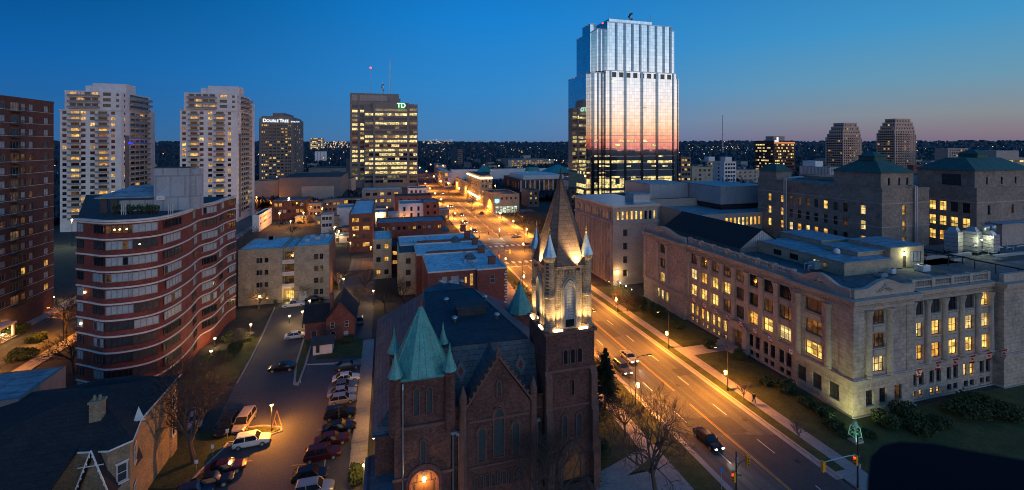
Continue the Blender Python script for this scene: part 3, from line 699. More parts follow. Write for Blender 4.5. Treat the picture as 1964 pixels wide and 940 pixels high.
# small warm lights at the sills of the lit lower windows
# rooftop of the stone building: penthouses, gable roofed hall, plant
RT=18.2
ga=MB(); gx0,gx1,gy0,gy1=74.7,86,81,108.5
for x,s in ((gx0,1),(gx1,1)): pass
ga.box(gx0,gx1,gy0,gy1,RT,19.4)
ga2=MB(); xm=80.35
ga2.raw([(gx0-.4,gy0-.5,19.3),(xm,gy0-.5,23.2),(xm,gy1,23.2),(gx0-.4,gy1,19.3)],[(0,1,2,3)]); ga2.raw([(xm,gy0-.5,23.2),(gx1+.4,gy0-.5,19.3),(gx1+.4,gy1,19.3),(xm,gy1,23.2)],[(0,1,2,3)])
gh=empty('gabled_roof_house',(xm,gy0,RT),0,'dark gable roofed structure rising behind the balustrade of the stone office','roof house')
ga.build('wall',[M['brown_grey_wall']],gh); ga2.build('roof',[M['shingle']],gh)
g3=MB(); n=22
for i in range(n):
    xa=gx0+(gx1-gx0)*i/n; xb=gx0+(gx1-gx0)*(i+.86)/n; f=lambda x:19.35+3.75*(1-abs(x-xm)/(xm-gx0+.01))
    g3.raw([(xa,gy0-.1,19.35),(xb,gy0-.1,19.35),(xb,gy0-.1,max(19.36,f(xb))),(xa,gy0-.1,max(19.36,f(xa)))],[(0,1,2,3)])
g3.raw([(gx0,gy0-.02,19.35),(gx1,gy0-.02,19.35),(xm,gy0-.02,23.1)],[(0,1,2)],1)
g3.build('gable',[M['zinc'],M['metal_dark']],gh)
def roofhouse(name,label,cat,x0,x1,y0,y1,z0,z1,wall,roof,faces={},par=.15,eave=.25,cap=50):
    B=Bldg(name,label,cat,x0,x1,y0,y1); B.o.location.z=z0
    B.block(x0,x1,y0,y1,z0,z1,wall,None,faces,.12,0)
    q=MB(); q.box(x0-eave,x1+eave,y0-eave,y1+eave,z1,z1+par); q.build('roof',[M[roof]],B.o)
    B.finish(cap); return B
roofhouse('rooftop_penthouse','long low penthouse with blue grey flat roof on the stone office, one window lit','penthouse',79.6,91,61.6,81,RT,20.6,'brick_buff','blue_roof',{'W':[(13.2,.6,14.6,1.7,'office',2),(15.2,.6,16.2,1.5,'office_dim',1),(4,.5,6,1.6,'dark',3),(8,.5,10,1.6,'dark',3)]})
roofhouse('rooftop_penthouse','buff brick penthouse with a lit door and lamp on the stone office roof','penthouse',92.7,101.6,62.8,71,RT,22.2,'brick_buff','blue_roof',{'S':[(5.2,.9,8.2,3.0,'blind',3),(3.2,.05,4.1,2.3,'dark2',1)]})
roofhouse('rooftop_penthouse','plain raised penthouse block between the two larger ones on the stone office roof','penthouse',88,96,73,83,RT,21.7,'brick_buff','blue_roof')
roofhouse('rooftop_penthouse','low blue roofed step beside the lit buff penthouse','penthouse',86,92.4,64,71,20.76,21.5,'brick_buff','blue_roof')
# lamp over the penthouse door
lp=empty('wall_lamp',(96.3,62.6,RT+2.9),0,'bright bare wall lamp beside the penthouse door','lamp'); q=MB(); q.ball((96.3,62.45,RT+2.9),.14); q.build('bulb',[M['white_bulb']],lp); q=MB(); q.box(96.2,96.4,62.5,62.78,RT+3.0,RT+3.1); q.build('bracket',[M['metal_dark']],lp)
point('penthouse_light',(96.3,62.1,RT+2.8),(.95,.95,.45),260,.1)
def acbox(label,x,y,z,sx,sy,sz,m='white_paint'):
    o=empty('air_conditioner',(x,y,z),0,label,'air conditioner'); q=MB(); q.box(x-sx/2,x+sx/2,y-sy/2,y+sy/2,z+.1,z+sz); q.build('casing',[M[m]],o)
    q=MB(); q.lathe((x,y,z+sz+.002),[(min(sx,sy)*.36,0),(min(sx,sy)*.36,.08)],12); q.build('fan_guard',[M['metal_dark']],o)
    q=MB(); 
    for a in (-1,1): q.box(x+a*sx*.4-.08,x+a*sx*.4+.08,y-sy/2-.05,y+sy/2+.05,z,z+.098)
    q.build('skid',[M['metal_dark']],o)
acbox('pale boxy air conditioner below the lit penthouse door',97.0,60.2,RT,1.9,1.5,1.2)
acbox('dark air conditioner left of the lit penthouse on the stone office',85.5,59.5,RT,1.6,1.3,.8,'metal_grey')
acbox('white condenser box by the low penthouse wall',89.6,60.4,RT,1.0,.7,1.0)
dt=MB(); dt.lathe((84,66.5,20.9),[(.55,0),(.6,.4),(.5,.8),(.2,1.0)],10); tag(dt.build('roof_ventilator',[M['white_paint']],smooth=True),'white round ventilator on the long penthouse roof','ventilator')
dt=MB(); dt.obox((78.2,66,19.2),2.2,1.3,1.3,.1); dt.tube([(77.2,66,19.2),(76.4,66,19.2),(76.4,66,18.3)],.16,8); dt.tube([(77.2,66.6,19.5),(76.2,66.6,19.5),(76.2,66.6,18.3)],.1,8); tag(dt.build('rooftop_duct',[M['metal_grey']]),'bluish metal duct unit with bent pipe by the lit penthouse window','duct')
# cooling plant
def cooling(label,x,y,rz,h,w):
    o=empty('cooling_tower',(x,y,RT),0,label,'cooling tower'); q=MB(); q.obox((x,y,RT+h/2+.6),w,w*.9,h,rz); q.build('casing',[M['metal_grey']],o)
    q=MB(); q.frustum([(x+w*.5*math.cos(a),y+w*.5*math.sin(a)) for a in (rz+.785,rz+2.356,rz+3.927,rz+5.498)],RT+h+.6,[(x+w*.3*math.cos(a),y+w*.3*math.sin(a)) for a in (rz+.785,rz+2.356,rz+3.927,rz+5.498)],RT+h+1.5); q.build('hood',[M['metal_grey']],o)
    for a in range(4):
        q=MB(); t=rz+.785+a*1.5708; q.box(x+w*.6*math.cos(t)-.1,x+w*.6*math.cos(t)+.1,y+w*.6*math.sin(t)-.1,y+w*.6*math.sin(t)+.1,RT,RT+.598); q.build('leg',[M['metal_dark']],o)
    q=MB()
    for k in range(5): z=RT+.9+h*k/5; q.obox((x,y,z),w+.08,w*.9+.08,.06,rz)
    q.build('louvre',[M['metal_dark']],o)
cx_,cy_=D(1855,97); cooling('lit pale hooded cooling tower, leftmost on the stone office roof',cx_-1.6,cy_+1.5,.2,4.2,2.6)
cooling('lit pale hooded cooling tower next to the leftmost one',cx_+1.6,cy_,.2,4.4,2.6)
cx2,cy2=D(1893,98); cooling('darker cooling tower with two round stacks right of the lit pair',cx2,cy2,.2,3.6,3.4)
for s in (0,1):
    q=MB(); q.lathe((cx2-1+2.1*s,cy2-.3,RT+4.9),[(.6,0),(.65,.9),(.55,1.3)],12); tag(q.build('exhaust_stack',[M['zinc']],smooth=True),['left of two round steel stacks on the dark cooling tower','right of two round steel stacks on the dark cooling tower'][s],'stack')
q=MB(); rr=random.Random(3)
for k in range(26):
    x=cx_+rr.uniform(-4,9); y=cy_-2.5+rr.uniform(-1.5,1.5); z=RT+rr.uniform(.3,2.6); dx=rr.choice((0,rr.uniform(1,3))); dz=0 if dx else rr.uniform(.6,1.8)
    q.tube([(x,y,z),(x+dx,y,z+dz)],.07,5)
tag(q.build('pipework',[M['metal_grey']]),'tangle of pipes and struts in front of the cooling towers','pipes')
point('plant_light',(cx_+.3,cy_-2.2,RT+3.4),(.95,.95,.55),420,.15); q=MB(); q.ball((cx_+.3,cy_-2.3,RT+3.6),.13); tag(q.build('work_light',[M['white_bulb']]),'bright work light among the cooling towers','lamp')
q=MB()
for k,(a,b_) in enumerate((((1740,468),(1860,492)),((1860,492),(1964,512)),((1728,470),(1830,486)))):
    x0,y0=P(*a,20.0+.4*k); x1,y1=P(*b_,20.0+.4*k); q.tube([(x0,y0,19.6+.3*k),(x1,y1,19.6+.3*k)],.13,6)
    for t in (.1,.5,.9): q.box(x0+(x1-x0)*t-.06,x0+(x1-x0)*t+.06,y0+(y1-y0)*t-.06,y0+(y1-y0)*t+.06,RT,19.5+.3*k)
tag(q.build('pipe_run',[M['metal_dark']]),'long dark pipe run on posts crossing the stone office roof','pipes')
for k,(a,b_,w) in enumerate((((1772,494),(1800,490),.8),((1800,490),(1860,484),.7),((1826,496),(1848,496),.7),((1905,490),(1964,483),.6))):
    x0,y0=P(*a,19.2); x1,y1=P(*b_,19.2); d=math.hypot(x1-x0,y1-y0); q=MB(); q.obox(((x0+x1)/2,(y0+y1)/2,19),d,w,.5,math.atan2(y1-y0,x1-x0))
    tag(q.build('air_duct',[M['metal_grey']]),['flat silvery air duct nearest the lit penthouse','long silvery air duct in the middle of the roof','short silvery air duct in front of the long one','silvery air duct at the far right of the roof'][k],'duct')
# buff plant room far right on the roof
roofhouse('rooftop_penthouse','pale plant room at the right end of the stone office roof','penthouse',xonY(1922,70),xonY(1922,70)+26,70,74.6,RT,23.2,'concrete_pale','blue_roof',{})
# ---------------------------------------------------------------- flags along the front
def flag_obj(label,x,y,face,k):
    o=empty('canadian_flag' if False else 'flag',(x,y,6.0),0,label,'flag','red and white flags on the stone office front')
    dx,dy=(-1,0) if face=='W' else (0,-1)
    q=MB(); tip=(x+dx*1.6,y+dy*1.6,7.1); q.tube([(x,y,6.0),tip],.035,6); q.build('pole',[M['white_paint']],o)
    # hanging cloth, red white red with a small red leaf
    q=MB(); nx_=9; L=1.5; Hh=.95; rr=random.Random(k); ph=rr.uniform(0,6)
    def pt(i,j):
        s=i/nx_; t=j/4; base=Vector((x+dx*(1.55-.9*t*.8),y+dy*(1.55-.9*t*.8),7.05-.62*t*.8))
        return base+Vector((0 if dx else .12,0 if dy else .12,0))*math.sin(ph+s*7)*1.0*s+Vector((0,0,-L*s*.95))+Vector((dx,dy,0))*(-.15*s)
    for i in range(nx_):
        for j in range(4):
            mi=0 if (i<2 or i>=7) else 1
            q.face([pt(i,j),pt(i+1,j),pt(i+1,j+1),pt(i,j+1)],mi)
    q.build('cloth',[M['red_flag'],M['white_flag']],o)
    q=MB(); c=(Vector(pt(4,2))+Vector(pt(5,2)))/2; n=Vector((0,-.03,0)) if face=='S' else Vector((0,0,0)); a_=Vector((dx,dy,0)); up=Vector((0,0,1)); sd=Vector((-dy,dx,0))
    leaf=[(0,.26),(.06,.14),(.13,.17),(.11,.06),(.2,.08),(.17,0),(.2,-.05),(.07,-.1),(.08,-.15),(0,-.13),(-.08,-.15),(-.07,-.1),(-.2,-.05),(-.17,0),(-.2,.08),(-.11,.06),(-.13,.17),(-.06,.14)]
    for s in (-.035,.035): q.face([tuple(c+a_*u_+up*v_+sd*s) for u_,v_ in leaf])
    q.build('leaf_emblem',[M['red_flag']],o)
fy=[ (by[i]+by[i+1])/2 for i in range(7)]
wl_=['farthest','second','third','fourth','fifth','sixth','seventh']
for i in range(7): flag_obj(f'flag on the long street front, {wl_[i]} from the far left end',XR-.4,fy[i],'W',i)
flag_obj('flag beside the large lit window of the corner pavilion, street side',X0-.35,yc1-.8,'W',9)
flag_obj('flag under the lit window at the right of the corner',xc-1.2,51.6,'S',10)
for i in range(5):
    flag_obj(f'flag on the colonnaded right wing, {["first","second","third","fourth","fifth"][i]} to the right of the corner pavilion',xc+2.4+(W4-4.4)*(i+.5)/4 if i<4 else x2-.2,52.4,'S',20+i)
# ================================================================ stone blocks with green hipped roofs behind
def hip(mb,x0,x1,y0,y1,z0,z1,ins,e=.5):
    mb.frustum(rect(x0-e,x1+e,y0-e,y1+e),z0,rect(x0+ins,x1-ins,y0+ins,y1-ins),z1)
def stoneblock(label,x0,x1,y0,y1,h,faces,hips,roofm='grey_roof'):
    B=Bldg('stone_block',label,'office building',x0,x1,y0,y1)
    B.block(x0,x1,y0,y1,0,h,'stone_old',roofm,faces,.25,.6,nx=2,simple=False)
    q=MB()
    for z0,z1,e in ((h-3.1,h-2.85,.12),(h-8.6,h-8.4,.1)):
        q.box(x0-e,x0-.003,y0,y1,z0,z1); q.box(x0-e,x1+e,y0-e,y0-.003,z0,z1)
    q.build('string_course',[M['stone_plain']],B.o)
    for (a0,a1,b0,b1,z0,z1,zr,cup,fc) in hips:
        B.block(a0,a1,b0,b1,z0,z1,'stone_old',None,fc,.2,0,simple=False,wname='tower_wall')
        q=MB(); hip(q,a0,a1,b0,b1,z1,zr,min(a1-a0,b1-b0)*.33); rf=q.build('hipped_roof',[M['copper_dark']],B.o)
        if cup:
            cx0,cx1,cy0,cy1=(a0+a1)/2-2.0,(a0+a1)/2+2.0,(b0+b1)/2-2.0,(b0+b1)/2+2.0
            q=MB(); q.box(cx0,cx1,cy0,cy1,zr-.02,zr+1.0); hip(q,cx0,cx1,cy0,cy1,zr+1.0,zr+2.1,1.6,.3); q.build('cupola',[M['copper_dark']],rf)
    B.finish(100); return B
# block A
ax,ay=111.8,77.6; ah=31.0; uW=lambda px,X,y1: y1-yonX(px,X)
ay1=yonX(1454,ax); aw=[]
colpx=[1476,1500,1517,1533,1549,1565,1583,1602,1621,1655]
litA=[['lit2','lit2','dim','dim','dim','dark2','lit','dark2','dark','lit'],['lit','lit2','dark2','dark','dark','dark','dark2','dark','dim','lit'],['lit','lit2','lit','lit','lit','lit','lit2','dark','dark','lit2']]
for r_,z in enumerate((25.0,21.3,17.6)):
    for c,px in enumerate(colpx):
        u=uW(px,ax,ay1); aw.append((u-.6,z,u+.6,z+2.2,litA[r_][c],1,2))
sA=[]
xx=xonY(1734,ay)-ax
for r_,z in enumerate((25.2,21.4,17.6)): sA.append((xx-.55,z,xx+.55,z+2.3,'lit2',2,1))
hA=[(ax+.8,xonY(1752,ay+.8),ay+.8,ay+.8+11.5,ah,35.2,38.0,True,{'S':[(2.3,1.2,3.0,3.0,'dark',1),(5.6,1.2,6.3,3.0,'dark2',1),(8.3,1.2,9.0,3.0,'dark',1)]}),(ax+.3,ax+6.0,ay1-6.5,ay1-.2,ah,34,36.0,False,{})]
A_=stoneblock('weathered stone block with green hipped roof tower and twin white pipes on its side',ax,xonY(1782,ay),ay,ay1,ah,{'W':aw,'S':sA},hA)
q=MB()
for dx in (0,.55):
    x=xonY(1752,ay)+dx; q.tube([(x,ay-.35,18.4),(x,ay-.35,32.0),(x-.2,ay+1.2,32.3),(x-1.5,ay+2.5,32.3)],.17,8)
tag(q.build('downpipe',[M['metal_grey']],A_.o))
q=MB()
for dy in (0,.7):
    y=yonX(1510,ax)+dy; q.tube([(ax-.4,y,16),(ax-.4,y,32.2),(ax+3.2,y,32.4),(ax+6,y,32.4)],.2,8)
tag(q.build('downpipe',[M['metal_grey']],A_.o))
# block B
bx,by0=135.8,73.0
bw_=[]; by1=118
litB=[['lit','lit','dark2','dark'],['lit','lit','lit','lit'],['lit','lit','dim','dark'],['lit','dim','dim','dark']]
for r_,z in enumerate((25.3,21.6,17.9)):
    for c,px in enumerate((1788,1808,1830,1853)):
        u=by1-yonX(px,bx); bw_.append((u-.75,z,u+.75,z+2.4,litB[r_][c],2,2))
sB=[]
for z,p1,p2 in ((25,'dark','dim'),(21.2,'dark2','lit2')):
    for px,p in ((1897,p1),(1942,p2)): u=xonY(px,by0)-bx; sB.append((u-.5,z,u+.5,z+2.3,p,1,1))
hB=[(bx+.8,bx+22,by0+.8,by0+13,ah,35.6,38.6,True,{'S':[(4,1.2,4.7,3.0,'dark2',1),(9.4,1.2,10.1,3,'dark',1),(14.6,1.2,15.3,3,'dark',1)],'W':[(5.5,.8,9.5,3.6,'dark2',3)]})]
stoneblock('weathered stone block at the right edge with green hipped tower and warm lit windows',bx,185,by0,by1,ah,{'W':bw_,'S':sB},hB)
# ================================================================ MODERN WING behind the stone office
MW=Bldg('office_wing','pale stone office wing with tall amber window strips facing the street, behind the stone office','office building',65,120,113,155)
mw=[]
for i in range(14):
    u=1.2+ (148-120-2.4)*(i+.5)/14
    for r_,(a,b) in enumerate(((1.0,4.6),(5.6,8.4),(9.6,12.4),(13.6,16.4))):
        mw.append((u-.5,a,u+.5,b,choose((('lit2',.42),('dim',.3),('dark2',.2),('dark',.1))),1,1))
    mw.append((u-.5,19.3,u+.5,21.8,choose((('lit2',.35),('dim',.3),('dark',.3))),1,1))
ms=[(1.2+i*1.55,19.3,2.15+i*1.55,21.9,'lit' if i<6 else ('dark' if i<8 else 'lit'),1,1) for i in range(9)]+[(3.3,z,4.7,z+2.0,'dark2',1,1) for z in (2.5,6.5,10.5,14.5)]
MW.block(65,80,120,148,0,23.2,'concrete_pale','dark_roof',{'W':mw,'S':ms},.45,0,simple=False,nx=1)
q=MB(); q.box(64.4,80.6,119.4,148.4,23.2,23.9); q.build('roof_edge',[M['metal_clad']],MW.o)
q=MB(); q.box(64.6,64.997,119.7,148,18.3,18.9); q.box(64.6,80.2,119.6,119.997,18.3,18.9)
for i in range(15): 
    y=121.2+ 25.6*i/14; q.box(64.55,64.997,y-.18,y+.18,.5,18.2)
q.build('stone_fin',[M['concrete_pale']],MW.o)
MW.block(80,119,133,156,0,23.0,'concrete_pale','dark_roof',{'S':[(1+i*1.3,19.5,1.9+i*1.3,21.6,'lit',1,1) for i in range(6)]},.2,.4,simple=True)
MW.block(89.8,118.9,112.2,132.9,0,20.8,'concrete_pale','blue_roof',{'W':[(9.5+i*1.15,17.3,10.3+i*1.15,19.8,'lit' if i!=4 else 'dim',1,1) for i in range(9)],'S':[(8.4+i*1.5,17.4,9.5+i*1.5,19.9,'lit',1,1) for i in range(9)]},.3,.35,simple=True,capm='concrete_pale')
MW.finish(130)
def ribbed(name,label,cat,x0,x1,y0,y1,z0,z1,wall='metal_clad',roof='blue_roof',step=1.3,base=None):
    B=Bldg(name,label,cat,x0,x1,y0,y1); B.o.location.z=z0
    q=MB(); q.box(x0,x1,y0,y1,z0,z1); q.build('cladding',[M[wall]],B.o)
    q=MB(); n=max(1,int((x1-x0)/step))
    for i in range(n+1): x=x0+(x1-x0)*i/n; q.box(x-.05,x+.05,y0-.09,y0-.003,z0,z1)
    n=max(1,int((y1-y0)/step))
    for i in range(n+1): y=y0+(y1-y0)*i/n; q.box(x0-.09,x0-.003,y-.05,y+.05,z0,z1)
    q.build('cladding_rib',[M[wall]],B.o)
    q=MB(); q.box(x0-.25,x1+.25,y0-.25,y1+.25,z1,z1+.25); q.build('roof',[M[roof]],B.o); return B
ribbed('plant_enclosure','ribbed steel plant enclosure in front of the glass tower, left of the pair','plant room',88.4,103.8,137,153.8,23.05,28)
ribbed('plant_enclosure','ribbed steel plant enclosure with four small flues on its roof, right of the pair','plant room',104,121,121,140,22.6,28.2)
ribbed('plant_enclosure','small pale box standing before the ribbed plant enclosures','plant room',74.2,80,124,129,23.25,26.3,step=20)
q=MB(); q.box(104.4,120.6,121.4,136,20.85,22.6); tag(q.build('enclosure_support',[M['metal_dark']]),'dark recessed support under the right steel plant enclosure','support')
for i,px in enumerate((1386,1395,1407,1423)):
    x,y=P(px,349,28.45); q=MB(); q.lathe((x,y,28.45),[(.22,0),(.22,1.5),(.35,1.6),(.35,1.9),(.2,2.0)],8); tag(q.build('roof_flue',[M['metal_grey']],smooth=True),f'small steel flue on the right plant enclosure, {["leftmost","second","third","rightmost"][i]} of four','flue','flues on the plant enclosure')
# ================================================================ GLASS TOWER
M['glass_tower']=None
def mirror(name,col,rough=.03,tint=0,grid=(1.55,3.9)):
    m=bpy.data.materials.new(name); m.use_nodes=True; t=m.node_tree; b=t.nodes['Principled BSDF']; L=t.links; N=t.nodes.new
    b.inputs['Metallic'].default_value=1; b.inputs['Roughness'].default_value=rough
    co=N('ShaderNodeTexCoord').outputs['Object']; se=N('ShaderNodeSeparateXYZ'); L.new(co,se.inputs[0]); a=N('ShaderNodeMath'); a.operation='ADD'; L.new(se.outputs[0],a.inputs[0]); L.new(se.outputs[1],a.inputs[1])
    cb=N('ShaderNodeCombineXYZ'); L.new(a.outputs[0],cb.inputs[0]); L.new(se.outputs[2],cb.inputs[1])
    br=N('ShaderNodeTexBrick'); br.offset=0; br.inputs['Scale'].default_value=1; br.inputs['Brick Width'].default_value=grid[0]; br.inputs['Row Height'].default_value=grid[1]/2
    br.inputs['Mortar Size'].default_value=.055; br.inputs['Color1'].default_value=(*col,1); br.inputs['Color2'].default_value=(*[c*.8 for c in col],1); br.inputs['Mortar'].default_value=(*[c*.42 for c in col],1)
    L.new(cb.outputs[0],br.inputs['Vector']); L.new(br.outputs['Color'],b.inputs['Base Color'])
    n=N('ShaderNodeTexNoise'); n.inputs['Scale'].default_value=.12; L.new(co,n.inputs['Vector']); bp=N('ShaderNodeBump'); bp.inputs['Strength'].default_value=.06; bp.inputs['Distance'].default_value=.4
    L.new(n.outputs[0],bp.inputs['Height']); L.new(bp.outputs[0],b.inputs['Normal']); return m
M['glass_tower']=mirror('mirror_curtain_wall',(.70,.72,.75)); M['glass_slot']=mirror('dark_glass_slot',(.14,.2,.28),.08)
GY=228.0; gx=lambda px,Y=GY: xonY(px,Y)
GT=empty('glass_tower',(gx(1140)+28,GY+20,0),0,'tall stepped mirror glass tower reflecting the sunset','skyscraper')
def zt(py,Y=GY,px=1220): x=gx(px,Y); return EYE-(py-YH)*dep(x,Y)/FPX
def glassblock(x0,x1,y0,y1,z0,z1,slots,cham=0,wslots=()):
    poly=[(x0,y0+cham),(x0+cham,y0),(x1-cham,y0),(x1,y0+cham),(x1,y1),(x0,y1)] if cham else rect(x0,x1,y0,y1)
    q=MB(); q.prism(poly,z0,z1,0); q.build('curtain_wall',[M['glass_tower']],GT)
    q=MB()
    for s,w in slots:
        q.box(s-w/2,s+w/2,y0-.35,y0-.003,z0,z1+.15,0); 
    for s,w in wslots: q.box(x0-.35,x0-.003,s-w/2,s+w/2,z0,z1+.15,0)
    if slots or wslots: q.build('dark_mullion_strip',[M['glass_slot']],GT)
    q=MB(); q.prism([(a+(.2 if a>(x0+x1)/2 else -.2),b+(.2 if b>(y0+y1)/2 else -.2)) for a,b in poly],z1,z1+.4); q.build('roof_edge',[M['zinc']],GT)
zl=zt(139); zu=zt(51); zc=zt(34); zm=zt(128)
xa,xb=gx(1144),gx(1305); 
# lower body: main front, left shoulder set back, narrow right shoulder
def back(px,X): return yonX(px,X)
glassblock(gx(1160),gx(1294),GY-1.2,GY+34,0,zl,[(gx(p,GY-1.2),w) for p,w in ((1171,1.0),(1199,1.5),(1231,1.5),(1260,1.5),(1291,.8))])
glassblock(gx(1133,GY+2),gx(1160)-.01,GY+2,GY+34,0,zl-1,[(gx(p,GY+2),w) for p,w in ((1137,1.6),(1147,1.0),(1154,.8))])
xq=gx(1124,GY+5); glassblock(xq,gx(1133,GY+2)-.01,GY+5,back(1106,xq),0,zt(143),[])
glassblock(gx(1294)+.01,gx(1305),GY+1.5,GY+34,0,zt(148),[(gx(1300,GY+1.5),.5)])
# upper body
glassblock(gx(1165),gx(1286),GY,GY+30,zl,zt(47),[(gx(p,GY),1.25) for p in (1182,1198,1213,1228,1243,1258,1273,1286)])
glassblock(gx(1286)+.01,gx(1295),GY+1,GY+30,zl,zt(54),[])
glassblock(gx(1148),gx(1165)-.01,GY+2,GY+30,zl,zt(60),[(gx(1157,GY+2),.8),(gx(1150,GY+2),1.2)])
xq=gx(1132,GY+6); glassblock(xq,gx(1148,GY+2)-.01,GY+6,back(1117,xq),zl,zt(47,GY+6,1136),[(gx(1141,GY+6),1.4)])
q=MB(); q.box(gx(1168,GY+6),gx(1250,GY+6),GY+6,GY+26,zt(47),zc); q.build('penthouse',[M['glass_tower']],GT)
# transition band of notches at the set back
q=MB(); 
for i in range(9):
    x=gx(1172)+ (gx(1290)-gx(1172))*i/9; q.box(x,x+2.6,GY-1.3,GY-.01,zl-3.4,zl-.6)
q.build('notch_window',[M['dark']],GT)
# lit office floors low down, seen through the glass
fl_rows=[(332,345,1),(372,345,1)]
cnt=0; r3=random.Random(5)
def litpanel(x0,x1,y,z0,z1,m):
    q=MB(); q.box(x0,x1,y-.14,y-.02,z0,z1); q.build('lit_window',[M[m]],GT)
for py0,py1,dens in ((366,374,.95),(354,361,.95),(343,350,.92),(308,313,.85),(350.5,353.5,.8),(338,341.5,.6),(317,320,.35),(268,272,.45),(276,280,.25),(292,296,.12),(330,333,.3),(323,326,.12),(152,156,.04),(205,208,.03),(298,301,.15)):
    for a,b,Y in ((1125,1132,GY+5),(1139,1146,GY+2),(1148,1157,GY+2),(1160,1169,GY-1.2),(1172,1197,GY-1.2),(1201,1229,GY-1.2),(1233,1258,GY-1.2),(1262,1289,GY-1.2)):
        xs0,xs1=gx(a,Y),gx(b,Y); n=max(1,int((xs1-xs0)/2.4)); z1,z0=zt(py0,Y,a),zt(py1,Y,a)
        run=None
        for i in range(n+1):
            on=i<n and r3.random()<dens
            if on and run is None: run=i
            if (not on) and run is not None:
                litpanel(xs0+(xs1-xs0)*run/n,xs0+(xs1-xs0)*i/n-.12,Y,z0,z1,'office'); run=None
xq=gx(1124,GY+5); yb_=back(1106,xq)
for py0,py1,dens in ((366,374,.95),(354,361,.9),(308,313,.7),(220,226,.15),(330,335,.3),(160,166,.1)):
    z1,z0=zt(py0,GY+5,1124),zt(py1,GY+5,1124); n=8
    for i in range(n):
        if r3.random()<dens: q=MB(); a_=GY+5+(yb_-GY-5)*i/n; q.box(xq-.14,xq-.02,a_,a_+(yb_-GY-5)/n-.2,z0,z1); q.build('lit_window',[M['office']],GT)
# floor lines
q=MB(); z=4
while z<zl-5:
    for a,b,Y in ((1160,1294,GY-1.2),(1133,1159.8,GY+2)): q.box(gx(a,Y),gx(b,Y),Y-.2,Y-.145,z,z+.22)
    z+=3.9 if z<44 else 200
q.build('floor_line',[M['zinc']],GT)
# roof aerials
def mast(label,x,y,z0,h,kind='mast',lamp=None,r=.12,dish=False,lattice=0,name='antenna_mast'):
    o=empty(name,(x,y,z0),0,label,'antenna'); q=MB()
    if lattice:
        n=max(3,int(h/(lattice*1.5)))
        for a in range(3):
            t=a*2.094; q.tube([(x+lattice*math.cos(t),y+lattice*math.sin(t),z0),(x+lattice*.25*math.cos(t),y+lattice*.25*math.sin(t),z0+h)],r*.6,4)
            for i in range(n):
                s0,s1=i/n,(i+1)/n; t2=t+2.094; r0=lattice*(1-.75*s0); r1_=lattice*(1-.75*s1)
                q.tube([(x+r0*math.cos(t),y+r0*math.sin(t),z0+h*s0),(x+r1_*math.cos(t2),y+r1_*math.sin(t2),z0+h*s1)],r*.35,3)
    else: q.tube([(x,y,z0),(x,y,z0+h)],r,5,r1=r*.5)
    q.build('mast',[M['metal_grey']],o)
    if dish:
        q=MB()
        for k in range(5): 
            t=k*1.3; q.lathe((x+.9*math.cos(t),y+.9*math.sin(t),z0+h*(.3+.12*k)),[(.1,-.5),(.6,-.4),(.6,.4),(.1,.5)],8)
            q.tube([(x,y,z0+h*(.3+.12*k)),(x+.9*math.cos(t),y+.9*math.sin(t),z0+h*(.3+.12*k))],.1,4)
        q.build('dish_cluster',[M['metal_dark']],o)
    if lamp: q=MB(); q.ball((x,y,z0+h*lamp[1]),lamp[2]); q.build('warning_light',[M[lamp[0]]],o)
    return o
for px,h,dish,lamp,lat,lb in ((1156,2.0,False,('red_bulb',1,.55),0,'short aerial with a red light at the left end of the glass tower top'),(1168,5.5,False,None,0,'thin plain aerial left on the glass tower top'),(1186,5,False,None,0,'thin plain aerial second from the left on the glass tower top'),(1209,6.5,True,None,.9,'lattice aerial crowded with dishes on the glass tower top'),(1243,5.5,False,None,0,'thin plain aerial right of the dishes on the glass tower top'),(1248,6.5,False,None,0,'thin plain aerial furthest right on the glass tower top')):
    Y=GY+10; mast(lb,gx(px,Y),Y,zc if 1168<=px<=1250 else zt(47),h,lamp=lamp,dish=dish,lattice=lat,r=.18)
# ================================================================ CHURCH
CH=empty('brick_church','' or (13,60,0),0,'dark brown brick church with floodlit belfry and copper capped stair tower','church')
def prt(mb,name,mats,parent=None,smooth=False): return mb.build(name,[M[m] for m in mats],parent or CH,smooth=smooth)
FY=51.0
# body walls: nave block, side aisles
q=MB(); facade(q,(7.1,FY+.8,0),(1,0),18.5-7.1,11.6,[],0); facade(q,(-1.2,88,0),(0,-1),88-53,8.8,[],0); facade(q,(-1.2,53,0),(1,0),2.2,8.8,[],0); facade(q,(24.6,57.5,0),(0,1),31,8.8,[],0); facade(q,(24.6,88.5,0),(-1,0),25.8,8.8,[],0)
prt(q,'wall',['brick_church'])
